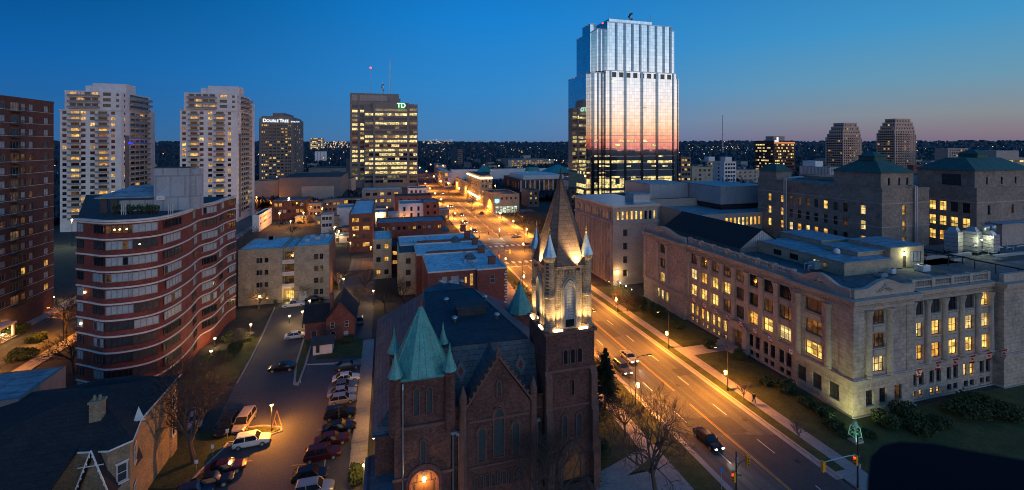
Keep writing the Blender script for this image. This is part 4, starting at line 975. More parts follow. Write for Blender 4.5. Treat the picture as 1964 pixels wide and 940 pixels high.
# front gable wall (slightly proud) with its stepped raking coping
gxl,gxr,gxm,gz0,gza=9.0,16.6,12.7,11.4,16.9
q=MB(); q.raw([(gxl,FY,0),(gxr,FY,0),(gxr,FY,gz0),(gxm,FY,gza),(gxl,FY,gz0)]+[(gxl,FY+.9,0),(gxr,FY+.9,0),(gxr,FY+.9,gz0),(gxm,FY+.9,gza),(gxl,FY+.9,gz0)],[(0,1,2,3,4),(1,6,7,2),(2,7,8,3),(3,8,9,4),(4,9,5,0)])
prt(q,'gable_wall',['brick_church'])
q=MB()
for (xa_,za),(xb_,zb) in (((gxl-.35,gz0-.2),(gxm,gza+.15)),((gxm,gza+.15),(gxr+.35,gz0-.2))):
    q.raw([(xa_,FY-.22,za),(xb_,FY-.22,zb),(xb_,FY-.22,zb+.38),(xa_,FY-.22,za+.38),(xa_,FY+1.0,za),(xb_,FY+1.0,zb),(xb_,FY+1.0,zb+.38),(xa_,FY+1.0,za+.38)],[(0,1,2,3),(3,2,6,7),(4,7,6,5),(0,4,5,1),(1,5,6,2),(0,3,7,4)])
    n=9
    for i in range(n):
        t=(i+.5)/n; x=xa_+(xb_-xa_)*t; z=za+(zb-za)*t+.38; q.box(x-.14,x+.14,FY-.2,FY+.1,z,z+.28)
q.pyramid(rect(gxm-.3,gxm+.3,FY-.1,FY+.5),gza+.5,(gxm,FY+.2,gza+1.5))
prt(q,'gable_coping',['stone_church'])
for x in (gxl-.45,gxr+.45):
    q=MB(); q.lathe((x,FY+.15,0),[(.55,0),(.5,5),(.42,12.2),(.5,12.3),(.5,12.7),(.05,14.2)],8); prt(q,'corner_turret',['stone_church'])
# nave gable roof behind the coping
q=MB(); q.raw([(gxl-.2,FY+.95,gz0),(gxm,FY+.95,gza-.1),(gxr+.2,FY+.95,gz0),(gxl-.2,58,gz0),(gxm,58,gza-.1),(gxr+.2,58,gz0)],[(0,1,4,3),(1,2,5,4)]); prt(q,'gable_roof',['church_roof'])
# main auditorium roof: truncated hip
ER=[(-1.6,53),(24.9,53),(24.9,88.9),(-1.6,88.9)]; TR=[(5.0,56.0),(17.8,55.6),(14.6,77.5),(6.2,77.5)]
q=MB(); q.frustum([(-1.6,53.5),(25.0,53.5),(25.0,88.9),(-1.6,88.9)],8.8,TR,16.8,0,False)
q.raw([(x,y,16.8) for x,y in TR],[(0,1,2,3)],1); q.raw([(x,y,8.8) for x,y in ER],[(0,1,2,3)],1)
mr_=prt(q,'roof',['church_roof','church_roof'])
q=MB()      # trim along the edge of the flat top
for a,b in zip(TR,TR[1:]+TR[:1]): q.tube([(*a,16.82),(*b,16.82)],.1,4)
prt(q,'roof_edge',['metal_dark'],mr_)
# rounded apse roof behind
ap=[(10.4+5.3*math.cos(math.pi*k/12),77.6+8.5*math.sin(math.pi*k/12)) for k in range(13)]; ap2=[(10.4+4.6*math.cos(math.pi*k/12),77.6+7*math.sin(math.pi*k/12)) for k in range(13)]
q=MB(); q.frustum(ap,10,ap2,15.9); prt(q,'apse_roof',['church_roof'])
# broad low side roof to the left
# square diamonds worked into the front slope
def slope_pt(px,py):  # on the front slope plane through (y=53.5,z=8.8) and (y~55.8,z=16.8)
    a,b=ray(px); k=(16.8-8.8)/(55.8-53.5); # z=8.8+k(y-53.5), y=b*d, z=EYE-(py-YH)d/F
    d=(EYE-8.8+k*53.5)/(k*b+(py-YH)/FPX); return Vector((a*d,b*d,8.8+k*(b*d-53.5)))
for px,py in ((883,711),(997,698)):
    c=slope_pt(px,py)+Vector((0,-.34,.1)); up=Vector((0,2.3,8)).normalized(); rt=Vector((1,0,0)); q=MB()
    for s,mi,o_ in ((1.0,0,0),(.45,1,.03)):
        q.face([c-Vector((0,o_,0))+up*s*1.25,c-Vector((0,o_,0))-rt*s*.72,c-Vector((0,o_,0))-up*s*1.25,c-Vector((0,o_,0))+rt*s*.72][::-1],mi)
    prt(q,'slate_diamond',['slate_light','brick_red'],mr_)
# roof vents and the boxy hatch
q=MB(); hx,hy=P(903,598,16.85); q.box(hx-2.1,hx+2.1,hy-1.3,hy+1.5,16.81,17.9); q.box(hx-2.4,hx+2.4,hy-1.6,hy+1.8,17.9,18.15); prt(q,'roof_hatch',['dark_roof'],mr_)
for px,py in ((856,582),(930,577),(872,619),(953,612),(845,547),(864,548),(885,546)):
    z=16.82 if py>560 else 15.9; x,y=P(px,py,z); q=MB(); q.lathe((x,y,z),[(.22,0),(.22,.5),(.4,.55),(.4,.8),(.1,1.0)],10); prt(q,'roof_vent',['zinc'],mr_,True)
# stone bands and buttresses on the front
q=MB()
for z0,z1,e in ((0,.7,.25),(4.6,4.85,.16),(9.9,10.15,.14)):
    q.box(9.2,16.4,FY-e,FY-.003,z0,z1); q.box(7.3,9.15,FY+.8-e,FY+.797,z0,z1); q.box(16.45,18.4,FY+.8-e,FY+.797,z0,z1)
pieces(q,'string_course',[M['stone_church']],CH)
def arch(w,h,pointed,n=9):
    r=w/2; pts=[(-r,0),(r,0)]
    if pointed:
        R_=w*1.0; hh=math.sqrt(R_**2-(R_-r)**2); z0=h-hh
        for k in range(n+1):
            a=math.acos((R_-r)/R_)*k/n; pts.append((-(R_-r)+R_*math.cos(a),z0+R_*math.sin(a)))
        for k in range(n-1,-1,-1):
            a=math.acos((R_-r)/R_)*k/n; pts.append(((R_-r)-R_*math.cos(a),z0+R_*math.sin(a)))
    else:
        for k in range(n*2+1):
            a=math.pi*k/(2*n); pts.append((r*math.cos(a),h-r+r*math.sin(a)))
    return pts
def archwin(cx_,cy_,z,ud,w,h,fm,pm,parent,pointed=True,t=.16,proud=.16,name='arched_window',pname='pane',bars=0,push=.03):
    nx_,ny_=ud[1],-ud[0]
    inn=arch(w,h,pointed); out=[( (u*(1+2*t/w)), (v*(1+1.2*t/h)-(0 if v>0 else t*.7))) for u,v in inn]
    f=lambda u,v,d:(cx_+ud[0]*u+nx_*d,cy_+ud[1]*u+ny_*d,z+v)
    q=MB(); n=len(inn)
    for i in range(n):
        j=(i+1)%n
        q.face([f(*inn[i],proud),f(*inn[j],proud),f(*out[j],proud),f(*out[i],proud)][::-1])
        q.face([f(*out[i],proud),f(*out[j],proud),f(*out[j],0),f(*out[i],0)][::-1])
        q.face([f(*inn[j],proud),f(*inn[i],proud),f(*inn[i],push),f(*inn[j],push)][::-1])
    if bars:
        q.face([f(-.05,0,push+.05),f(.05,0,push+.05),f(.05,h*.97,push+.05),f(-.05,h*.97,push+.05)])
    wo_=prt(q,name,[fm],parent)
    q=MB(); q.face([f(u,v,push) for u,v in inn]); prt(q,pname,[pm],wo_); return wo_
S_=(1,0); W_=(0,-1); E_=(0,1)
M['stained']=mat('grey_stained_glass',(.055,.07,.07),.3,noise=.5,nscale=4)
M['louvre']=mat('pale_louvre_boards',(.42,.40,.40),.7,noise=.1,brick=(9,.35,(.1,.1,.1),(.45,.43,.42)))
for x,z,w,h in ((12.75,5.5,1.15,5.6),(10.7,5.3,.8,3.9),(14.8,5.3,.8,3.9),(12.75,12.6,.36,1.7)):
    archwin(x,FY,z,S_,w,h,'frame_white' if 0 else 'stone_church','stained',CH,name='lancet_window',t=.14)
    if w>.5: 
        q=MB(); pts=arch(w+.5,h+.35,True)[1:]; q.tube([(x+u,FY-.1,z+v) for u,v in pts if v>h*.55],.09,5); prt(q,'hood_mould',['stone_church'])
for i in range(9): archwin(10.0+i*.68,FY,2.2,S_,.36,1.5,'stone_church','dark2',CH,pointed=False,t=.08,name='arcade_window')
q=MB()
for x,y in ((8.1,FY+.3),(17.6,FY+.3)): q.tube([(x,y,.2),(x,y,8.6)],.09,6); q.box(x-.35,x+.35,y-.2,y+.2,8.6,8.95)
prt(q,'downpipe',['zinc'])
# --- left stair tower with copper pyramid
tx0,tx1,ty0,ty1=.9,7.1,FY,FY+6.3; te=15.6
q=MB(); q.box(tx0,tx1,ty0,ty1,0,10.6); q.box(tx0+.25,tx1-.25,ty0+.25,ty1-.25,10.6,te); lt_=prt(q,'stair_tower',['brick_church'])
q=MB(); q.box(tx0-.12,tx1+.12,ty0-.12,ty1+.12,10.35,10.7); q.box(tx0-.2,tx1+.2,ty0-.2,ty0-.003,4.9,5.2); q.box(tx0-.2,tx1+.2,ty0-.25,ty0-.003,0,.8); q.box(tx0,tx1,ty0,ty1,te,te+.2); pieces(q,'string_course',[M['stone_church']],lt_)
cxm,cym=(tx0+tx1)/2,(ty0+ty1)/2
oc=octa(cxm,cym,3.55); q=MB()
q.frustum(rect(tx0-.15,tx1+.15,ty0-.15,ty1+.15),te+.2,rect(tx0+.1,tx1-.1,ty0+.1,ty1-.1),te+.35)
oc8=[]; c_=1.75
X0_,X1_,Y0_,Y1_=tx0,tx1,ty0,ty1
oc8=[(X0_+c_,Y0_),(X1_-c_,Y0_),(X1_,Y0_+c_),(X1_,Y1_-c_),(X1_-c_,Y1_),(X0_+c_,Y1_),(X0_,Y1_-c_),(X0_,Y0_+c_)]
apz=23.1; q.pyramid(oc8,te+.3,(cxm,cym,apz))
cr=prt(q,'copper_spire',['copper'],lt_)
q=MB()
for k,p in enumerate(oc8):
    q.tube([(*p,te+.35),(cxm,cym,apz)],.06,4)
    p2=oc8[(k+1)%8]
    for t in (.33,.66):
        m_=(p[0]+(p2[0]-p[0])*t,p[1]+(p2[1]-p[1])*t); e_=.62; q.tube([(*m_,te+.35),(m_[0]+(cxm-m_[0])*e_,m_[1]+(cym-m_[1])*e_,te+.35+(apz-te-.35)*e_)],.035,3)
prt(q,'standing_seam',['copper'],cr)
q=MB(); q.lathe((cxm,cym,apz-.3),[(.2,0),(.16,.4),(.05,1.1)],8); prt(q,'finial',['brick_red'],cr)
for (x,y) in ((tx0+.1,ty0+.1),(tx1-.1,ty0+.1),(tx0+.1,ty1-.1),(tx1-.1,ty1-.1)):
    q=MB(); q.lathe((x,y,0),[(.62,9.9),(.72,10.9),(.66,11.1),(.62,16.0),(.78,16.15),(.8,16.4)],8); tq=prt(q,'corner_turret',['brick_church'],lt_)
    q=MB(); q.lathe((x,y,0),[(.86,16.4),(.45,17.4),(.16,18.4),(.03,19.0)],8); q.lathe((x,y,18.7),[(.1,0),(.1,.3),(.03,.7)],6); prt(q,'turret_cap',['copper'],lt_)
for x in (3.3,4.75): archwin(x,ty0+.25,11.7,S_,.55,3.0,'stone_church','stained',lt_,name='lancet_window',t=.12)
archwin(4.0,ty0,6.2,S_,.5,2.8,'stone_church','stained',lt_,name='lancet_window',t=.12)
# arched doorway, lit
for k,(w,h) in enumerate(((3.6,4.3),(3.1,4.0))):
    q=MB(); a_=arch(w,h,False); q.tube([(4.1+u,ty0-.16-.1*k,v+1.8) for u,v in a_[1:]]+[(4.1-w/2,ty0-.16-.1*k,1.8)],.24,6); prt(q,'door_arch',['brick_townhouse'],lt_)
q=MB(); q.face([(4.1+u,ty0-.27,v+1.8) for u,v in arch(2.8,3.85,False)]); dr=prt(q,'door',['wood_door'],lt_)
q=MB()
for s in (-1,0,1): q.box(4.1+s*1.0-.05,4.1+s*1.0+.05,ty0-.34,ty0-.28,1.8,4.4)
q.box(2.75,5.45,ty0-.35,ty0-.285,4.4,4.55)
for s in (-.7,0,.7): q.box(4.1+s-.04,4.1+s+.04,ty0-.34,ty0-.28,4.55,5.3)
prt(q,'door_frame',['stone_church'],dr)
q=MB(); q.lathe((4.1,ty0-.7,4.7),[(.05,0),(.16,.1),(.2,.45),(.04,.6)],8); prt(q,'door_lantern',['warm_bulb'],lt_)
point('door_light',(4.1,ty0-1.0,4.5),(1,.55,.15),170,.1)
q=MB()
for k in range(10): q.box(2.2-.04*(9-k),6.0+.04*(9-k),FY-5.2+.4*k,FY-.3,.12+.168*k,.12+.168*(k+1))
prt(q,'door_steps',['concrete'],lt_)
q=MB(); q.tube([(tx0+.9,ty0-.1,.3),(tx0+.9,ty0-.1,14.9),(tx0+.9,ty0+.2,15.4)],.09,6); prt(q,'downpipe',['zinc'],lt_)
q=MB(); q.tube([(tx1+.35,FY+.55,.2),(tx1+.35,FY+.55,8.7)],.09,6); q.box(tx1+.05,tx1+.75,FY+.3,FY+.79,8.7,9.0); prt(q,'downpipe',['zinc'])
# --- main tower
bx0,bx1,by0_,by1_=18.6,25.0,FY,FY+6.4; zb=18.9
q=MB(); q.box(bx0,bx1,by0_,by1_,0,zb); bt=prt(q,'bell_tower',['brick_church'])
q=MB(); 
q.box(bx0-.25,bx1+.25,by0_-.25,by1_+.25,zb,zb+.35); q.box(bx0-.12,bx1+.12,by0_-.12,by0_-.003,14.3,14.6); q.box(bx0-.14,bx1+.14,by0_-.14,by0_-.003,9.9,10.15); q.box(bx0-.3,bx1+.3,by0_-.3,by0_-.003,0,.9)
pieces(q,'string_course',[M['stone_church']],bt)
for x in (bx0-.15,bx1-.65):      # stepped buttresses
    q=MB()
    for z0,z1,d in ((0,5,1.3),(5,10,.95),(10,14.2,.6)):
        q.box(x,x+.8,by0_-d,by0_-.003,z0,z1-.5); q.raw([(x,by0_-d,z1-.5),(x+.8,by0_-d,z1-.5),(x+.8,by0_-.003,z1+.35),(x,by0_-.003,z1+.35),(x+.8,by0_-.003,z1-.5),(x,by0_-.003,z1-.5)],[(0,1,2,3),(1,4,2),(0,3,5)])
    prt(q,'buttress',['stone_church'],bt)
for z0,z1,d in ((0,5,1.0),(5,10,.75),(10,14.2,.5)):
    q=MB(); q.box(bx1+.003,bx1+d,by0_+.2,by0_+1.2,z0,z1); prt(q,'buttress',['stone_church'],bt)
for i in range(3): archwin(21.1+i*.95,by0_,15.2,S_,.5,1.7,'stone_church','dark',bt,pointed=False,name='arcade_window',t=.12)
archwin(22.1,by0_,11.3,S_,.28,1.9,'stone_church','dark',bt,name='slit_window',t=.08)
for x in (21.0,22.9): archwin(x,by0_,6.2,S_,.6,2.8,'stone_church','dark2',bt,name='lancet_window',t=.14)
for k,(w,h) in enumerate(((3.2,4.4),(2.7,4.1))):
    q=MB(); a_=arch(w,h,True); q.tube([(21.8+u,by0_-.2-.1*k,v+1.2) for u,v in a_[1:]]+[(21.8-w/2,by0_-.2-.1*k,1.2)],.22,6); prt(q,'door_arch',['stone_church'],bt)
q=MB(); q.face([(21.8+u,by0_-.31,v+1.2) for u,v in arch(2.4,3.9,True)]); prt(q,'door',['wood_door'],bt)
q=MB()
for k in range(7): q.box(20.4,23.2,FY-4.6+.5*k,FY-1.1,.12+.16*k,.12+.16*(k+1))
q.box(19.9,20.37,FY-4.8,FY-1.0,.1,1.6); q.box(23.23,23.7,FY-4.8,FY-1.0,.1,1.6); prt(q,'entrance_steps',['stone_church'],bt)
# belfry stage: chamfered square with engaged round corner piers
zt0,zt1=zb+.35,26.6; ch_=1.25; i_=.35
def cham(x0,x1,y0,y1,c): return [(x0+c,y0),(x1-c,y0),(x1,y0+c),(x1,y1-c),(x1-c,y1),(x0+c,y1),(x0,y1-c),(x0,y0+c)]
bp_=cham(bx0+i_,bx1-i_,by0_+i_,by1_-i_,ch_); q=MB(); q.prism(bp_,zt0,zt1); bf=prt(q,'belfry',['rock_belfry'],bt)
q=MB(); q.prism(cham(bx0+.15,bx1-.15,by0_+.15,by1_-.15,ch_),zt1,zt1+.45); 
nn=0
for k in range(8):
    a=bp_[k]; b=bp_[(k+1)%8]; L_=math.hypot(b[0]-a[0],b[1]-a[1]); n=max(3,int(L_/.42)); d=((b[0]-a[0])/L_,(b[1]-a[1])/L_); nv=(d[1],-d[0])
    for i in range(n):
        t=(i+.5)/n*L_; c=(a[0]+d[0]*t+nv[0]*.09,a[1]+d[1]*t+nv[1]*.09,zt1-.35); q.obox(c,.2,.18,.5,math.atan2(d[1],d[0]))
prt(q,'corbel_table',['rock_belfry'],bf)
corners=[(bx0+.75,by0_+.75),(bx1-.75,by0_+.75),(bx0+.75,by1_-.75),(bx1-.75,by1_-.75)]
for x,y in corners:
    q=MB(); q.lathe((x,y,0),[(.82,zt0),(.82,zt0+.5),(.66,zt0+.7),(.66,23.2),(.74,23.3),(.74,23.6),(.62,23.7),(.62,27.6),(.85,28.0),(.9,28.3)],12); pr=prt(q,'corner_pier',['rock_belfry'],bf)
    q=MB(); q.lathe((x,y,0),[(.92,28.3),(.58,29.2),(.28,30.2),(.09,31.0)],8); q2=prt(q,'pinnacle_cap',['zinc'],bf)
    q=MB(); q.lathe((x,y,30.9),[(.1,0),(.17,.18),(.08,.35),(.14,.5),(.03,.95)],8); prt(q,'pinnacle_finial',['gold'],bf)
mxx,myy=(bx0+bx1)/2,(by0_+by1_)/2
for (cx_,cy_,ud) in ((mxx,by0_+i_,S_),(bx0+i_,myy,W_),(bx1-i_,myy,E_)):
    for k,(w,h) in enumerate(((1.95,6.1),(1.6,5.75))):
        nx_,ny_=ud[1],-ud[0]; a_=arch(w,h,True); q=MB(); pts=[(cx_+ud[0]*u+nx_*(.10+.07*k),cy_+ud[1]*u+ny_*(.10+.07*k),zt0+.25+v) for u,v in a_[1:]]+[(cx_-ud[0]*w/2+nx_*.1,cy_-ud[1]*w/2+ny_*.1,zt0+.25)]
        q.tube(pts,.13,6); prt(q,'belfry_arch',['stone_plain'],bf)
    archwin(cx_,cy_,zt0+.3,ud,1.15,5.3,'stone_plain','louvre',bf,name='louvre_window',pname='louvre',t=.12,push=.05)
    q=MB(); nx_,ny_=ud[1],-ud[0]
    c=(cx_+nx_*.12,cy_+ny_*.12,zt0+.75); q.obox(c,1.15,.1,.9,math.atan2(ud[1],ud[0])); prt(q,'dark_opening',['dark'],bf)
# spire: tall octagonal pyramid with broad front faces
zs=zt1+.45; so_=cham(bx0+.1,bx1-.1,by0_+.1,by1_-.1,1.3); q=MB(); q.pyramid(so_,zs,(mxx,myy,38.0)); spi=prt(q,'spire',['spire'],bt)
q=MB()
for p in so_: q.tube([(*p,zs),(mxx,myy,38.0)],.07,4)
q.tube([(*p,zs+.05) for p in so_+so_[:1]],.12,5); prt(q,'spire_hip',['stone_church'],spi)
q=MB(); q.lathe((mxx,myy,37.5),[(.22,0),(.16,.5),(.1,.8),(.03,1.5)],8); prt(q,'finial',['metal_dark'],spi)
# floodlights on the ledges
FLC=(1,.70,.30)
def flood(x,y,z,ud,w=1.1):
    q=MB(); q.obox((x,y,z+.12),w,.22,.2,math.atan2(ud[1],ud[0])); prt(q,'floodlight',['warm_bulb'],bt)
def up(x,y,z,tx,ty,tz,e,ang=70,col=FLC): spot('floodlight_beam',(x,y,z),(tx,ty,tz),col,e,ang,.8,.12)
for x in (bx0+1.55,bx1-1.55): flood(x,by0_-.12,zt0,S_); up(x,by0_-.35,zt0+.45,x,by0_+.35,26,1500,75)
for y in (by0_+1.5,by1_-1.5): flood(bx0-.12,y,zt0,W_); up(bx0-.35,y,zt0+.45,bx0+.35,y,26,1500,75)
up(bx1-.2,by0_-.5,zt0+.4,bx1-.7,by0_+.6,26,1100,60); up(bx0+.0,by0_-.5,zt0+.4,bx0+.7,by0_+.6,26,900,60)
up(bx1+.5,by0_+1.5,zt0+.45,bx1-.3,by0_+1.5,26,900)
for x,y,tx_,ty_,e in ((bx1-2.3,by0_-.45,mxx+.9,myy-2.2,5200),(bx0-.35,by0_+2.6,mxx-2.0,myy-.6,3800)):
    up(x,y,zs-.1,tx_,ty_,zs+3.0,e,75)
    q=MB(); q.obox((x,y+.1,zs-.3),.35,.3,.25,.3); prt(q,'spire_floodlight',['metal_dark'],bt)
# --- small rear tower with copper pyramid, visible left of the belfry
rx,ry=P(1003,600,11.5); rx0=rx-1.5; q=MB(); q.box(rx-1.9,rx+1.9,ry-.2,ry+3.6,0,11.3); rt_=prt(q,'rear_turret',['brick_church'])
q=MB(); q.pyramid(octa(rx,ry+1.7,2.5),11.3,(rx,ry+1.7,16.6)); q.lathe((rx,ry+1.7,16.2),[(.12,0),(.1,.5),(.03,1.4)],6); prt(q,'copper_spire',['copper'],rt_)
# --- little porch on the left side with a lit lattice window
q=MB(); q.box(-2.2,.8,49.3,57,0,3.7); pc=prt(q,'side_porch',['brick_yellow'])
q=MB(); q.raw([(-2.5,49,3.7),(.88,49,3.7),(.88,57.2,3.7),(-2.5,57.2,3.7),(-2.4,49.1,4.1),(.88,49.1,4.7),(.88,57.1,4.7),(-2.4,57.1,4.1)],[(0,3,2,1),(4,5,6,7),(0,1,5,4),(1,2,6,5),(2,3,7,6),(3,0,4,7)]); prt(q,'porch_roof',['church_roof'],pc)
wo_=bpy.data.objects.new('window',win_mesh(1.5,1.5,4,4,.0,None,'frame_dark')); COL.objects.link(wo_); adopt(wo_,pc); wo_.location=Vector((-1.3,49.28,1.4))-wloc(pc)
po=bpy.data.objects.new('pane',pane_mesh(1.5,1.5,.0,'lit2')); COL.objects.link(po); adopt(po,wo_); po.location=(0,.005,0)
for px,py in ((712,601),(716,654),(709,681)):
    pass
# aisle wall lamps
for i,(y,z) in enumerate(((62,3.2),(70,3.2),(80,3.2),(56.5,3.6))):
    x=-1.2 if y>57 else -2.25
    o=empty('wall_lantern',(x,y,z),0,['small lit lantern on the church side wall, nearest the walkway steps','second small lit lantern along the church side wall','third small lit lantern, furthest along the church side wall','small lit lantern on the low church porch'][i],'lamp'); q=MB(); q.ball((x-.35,y,z),.13); q.build('bulb',[M['warm_bulb']],o); q=MB(); q.box(x-.3,x-.003,y-.04,y+.04,z+.12,z+.2); q.build('bracket',[M['metal_dark']],o)
    point('lantern_light',(x-.55,y,z-.1),(1,.52,.14),450,.1)
# ================================================================ LEFT: apartment towers
# brown brick high-rise at the left edge
BT=Bldg('brick_highrise','dark brown brick apartment tower at the left edge with rows of pale curtained windows','apartment tower',-104,-81.5,100,yonX(103,-81.5))
bh=zat(199,-81.5,BT.y1); L_=BT.y1-100; ew=[]; fh=2.95; rb_=random.Random(4)
cols=[(5,1.5),(45,1.4),(60,1.4),(89,1.6)]
nf=int((bh-3)/fh)
for k in range(nf):
    z=bh-2.3-k*fh
    for px,w in cols:
        u=yonX(px,-81.5)-100; ew.append((u-w/2,z,u+w/2,z+1.45,choose((('blind',.62),('dark2',.26),('dim',.09),('lit2',.03))),2,1))
    for u in (2.5,6.5,11): ew.append((u-.7,z,u+.7,z+1.45,choose((('blind',.5),('dark2',.4),('dim',.1))),2,1))
    u=yonX(29,-81.5)-100; ew.append((u-1.3,z-.5,u+1.3,z+1.6,choose((('dark2',.6),('dark',.25),('dim',.15))),3,1))
BT.block(-104,-81.5,100,BT.y1,0,bh,'brick_brown','dark_roof',{'E':ew,'S':[]},.18,.5,capm='brick_brown',fm='frame_grey',simple=False)
u=yonX(29,-81.5); bal=MB(); bal.box(0,1.3,-1.5,1.5,-.15,0); 
for s in (0,): bal.box(1.22,1.28,-1.5,1.5,.9,1.0); bal.box(1.22,1.27,-1.5,1.5,.0,.12)
for i in range(14): bal.box(1.23,1.26,-1.5+i*.225,-1.47+i*.225,.1,.9)
bm_=bal.mesh('balcony',[M['frame_dark']])
for k in range(nf):
    o=bpy.data.objects.new('balcony',bm_); COL.objects.link(o); adopt(o,BT.o); o.location=Vector((-81.497,u,bh-2.9-k*fh))-wloc(BT.o)
q=MB()
for k in range(0,nf):
    z=bh-2.45-k*fh; q.box(-81.5+.003,-81.42,100,BT.y1,z-.08,z)
q.build('sill_band',[M['band']],BT.o)
q=MB(); q.box(-84,-77.8,118.5,124,3.0,3.4); 
for y in (119,123.5): q.box(-78.4,-78.0,y-.2,y+.2,0,3.0)
q.build('entrance_canopy',[M['band']],BT.o)
q=MB(); 
for k in range(5): q.box(-80.9-.4*k+0,-77.6-.4*k,118.6,123.8,.14+.15*k,.14+.15*(k+1))
q.build('entrance_steps',[M['concrete']],BT.o)
BT.finish(100)
# white twin towers
def white_tower(label,pxl,pxc,pxr,d,pyt,pypent,litseed):
    global rnd
    x1,y0=D(pxc,d); x0=xonY(pxl,y0); y1=yonX(pxr,x1); h=zat(pyt,x1,y0); W=x1-x0; Dp=y1-y0
    B=Bldg('white_apartment_tower',label,'apartment tower',x0,x1,y0,y1,'twin white apartment towers'); rnd.seed(litseed)
    fh=2.78; hs=h-3*fh-.9; nf=int((hs-4)/fh); zs=[hs-1.9-k*fh for k in range(nf)]
    tb=(('dark',.46),('dark2',.18),('lit2',.18),('lit',.10),('dim',.08))
    cu=[(.07,1.7),(.24,3.2),(.37,1.9),(.52,1.9),(.69,3.6),(.86,1.6)]
    ops=[]
    for z in zs:
        for f,w in cu: ops.append((W*f-w/2,z,W*f+w/2,z+1.5,choose(tb),2,1))
    W1=W*.98
    B.block(x0,x1,y0,y1,0,hs,'white_wall','white_roof',{'S':ops,'E':[(2.2,z,3.4,z+1.3,choose(tb),1,1) for z in zs]+[(Dp*(.28+.16*j),z-.5,Dp*(.28+.16*j)+Dp*.15,z+1.5,choose((('dark2',.55),('dark',.25),('dim',.16),('lit2',.06))),2,1) for z in zs for j in range(4)]},.25,0,simple=True)
    zs2=[h-1.9-k*fh for k in range(3)]
    B.block(x0+W*.06,x1-.3,y0+.6,y1-.4,hs,h,'white_wall','white_roof',{'S':[(W*(.08+.12*j),z-hs,W*(.08+.12*j)+W*.1,z-hs+1.6,choose((('dark2',.4),('dark',.25),('lit2',.2),('dim',.15))),2,1) for z in zs2 for j in range(4)]+[(W*.62,z-hs,W*.75,z-hs+1.6,choose(tb),2,1) for z in zs2]+[(W*.84,z-hs,W*.89,z-hs+1.3,'dark',1,1) for z in zs2],
       'E':[(2.2,z-hs,3.4,z-hs+1.3,'dark',1,1) for z in zs2]+[(Dp*.27,z-hs-.5,Dp*.9,z-hs+1.5,'dark2',6,1) for z in zs2]},.25,.35,simple=True,wname='upper_wall')
    hp=zat(pypent,x0+W*.6,y0+5); q=MB(); q.box(x0+W*.42,x0+W*.98,y0+5,y0+14,h,hp); q.box(x0+W*.28,x0+W*.42-.01,y0+6,y0+12,h,hp-1.2); q.build('penthouse',[M['white_wall']],B.o)
    # dark strips standing slightly proud of the right side
    q=MB(); q.box(x1+.003,x1+.12,y0+Dp*.1,y0+Dp*.24,2,hs-12); q.box(x1+.003,x1+.12,y0+Dp*.94,y1-.05,2,hs-10); q.build('dark_side_strip',[M['brown_grey_wall']],B.o)
    q=MB(); q.box(x0-.4,x1+.25,y0-.35,y0+.6,hs,hs+.35); q.build('terrace_edge',[M['band']],B.o)
    def balc(w,name='balcony'):
        q=MB(); q.box(-w/2,w/2,-1.5,-.003,-.2,0); q.box(-w/2,w/2,-1.5,-1.45,.05,.95,1); q.box(-w/2,-w/2+.05,-1.45,-.01,.05,.95,1); q.box(w/2-.05,w/2,-1.45,-.01,.05,.95,1); return q.mesh(name,[M['band'],M['frame_grey']])
    for f,w in (cu[1],cu[4]):
        me=balc(w+1.4)
        for z in zs:
            o=bpy.data.objects.new('balcony',me); COL.objects.link(o); adopt(o,B.o); o.location=Vector((x0+W*f,y0,z-.65))-wloc(B.o)
    me=balc(Dp*.68)
    for z in zs+zs2:
        o=bpy.data.objects.new('balcony',me); COL.objects.link(o); adopt(o,B.o); o.location=Vector((x1,y0+Dp*.6,z-.65))-wloc(B.o); o.rotation_euler=(0,0,math.pi/2)
    me=balc(W*.5)
    for z in zs2:
        o=bpy.data.objects.new('balcony',me); COL.objects.link(o); adopt(o,B.o); o.location=Vector((x0+W*.06+W*.315,y0+.6,z-.65))-wloc(B.o)
    B.finish(100); return B
t1=white_tower('left of two tall white apartment towers, nearer one with a blue lit balcony',115,233,290,221,177,160,12)
t2=white_tower('right of two tall white apartment towers, partly behind the curved brick block',345,455,482,243,181,165,31)
x1,y0=D(233,221); q=MB(); q.box(x1+.3,x1+1.2,y0+5,y0+22,zat(276,x1,y0+10),zat(276,x1,y0+10)+.7); q.build('blue_light_strip',[M['blue_strip']],t1.o)
for Bq,pl in ((t1,300),(t2,488)):
    q=MB(); q.box(Bq.x1-4,Bq.x1+1.6,Bq.y1-4,Bq.y1+.5,0,zat(212 if Bq is t1 else 200,Bq.x1,Bq.y1)); q.build('side_wing',[M['white_wall']],Bq.o)
# ---------------------------------------------------------------- curved red brick apartment block
topz=29.4
OUT=[P(px,py,topz) for px,py in ((147,422),(174,424),(203,426),(253,424),(297,420),(333,413),(362,404),(383,395),(409,390),(434,381),(452,377))]
def smooth(pts,n=4):
    o=[]; p=[pts[0]]+list(pts)+[pts[-1]]
    for i in range(1,len(p)-2):
        for k in range(n):
            t=k/n; a,b,c,d=[Vector(v_) for v_ in p[i-1:i+3]]
            q=.5*((2*b)+(c-a)*t+(2*a-5*b+4*c-d)*t*t+(3*b-a-3*c+d)*t**3); o.append((q.x,q.y))
    o.append(pts[-1]); return o
SM=smooth(OUT); back=[(OUT[-1][0]-14,OUT[-1][1]+3),D(165,112)]
poly=SM+back
CB=Bldg('curved_apartment_block','red brick apartment block with wavy curved front, pale floor bands and drawn blinds','apartment block',-56,-34,84,124)
q=MB(); q.prism(poly,0,topz,0,bottom=False); q.build('wall',[M['brick_red']],CB.o)
q=MB(); q.face([(x,y,topz+.01) for x,y in poly]); q.build('roof',[M['dark_roof']],CB.o)
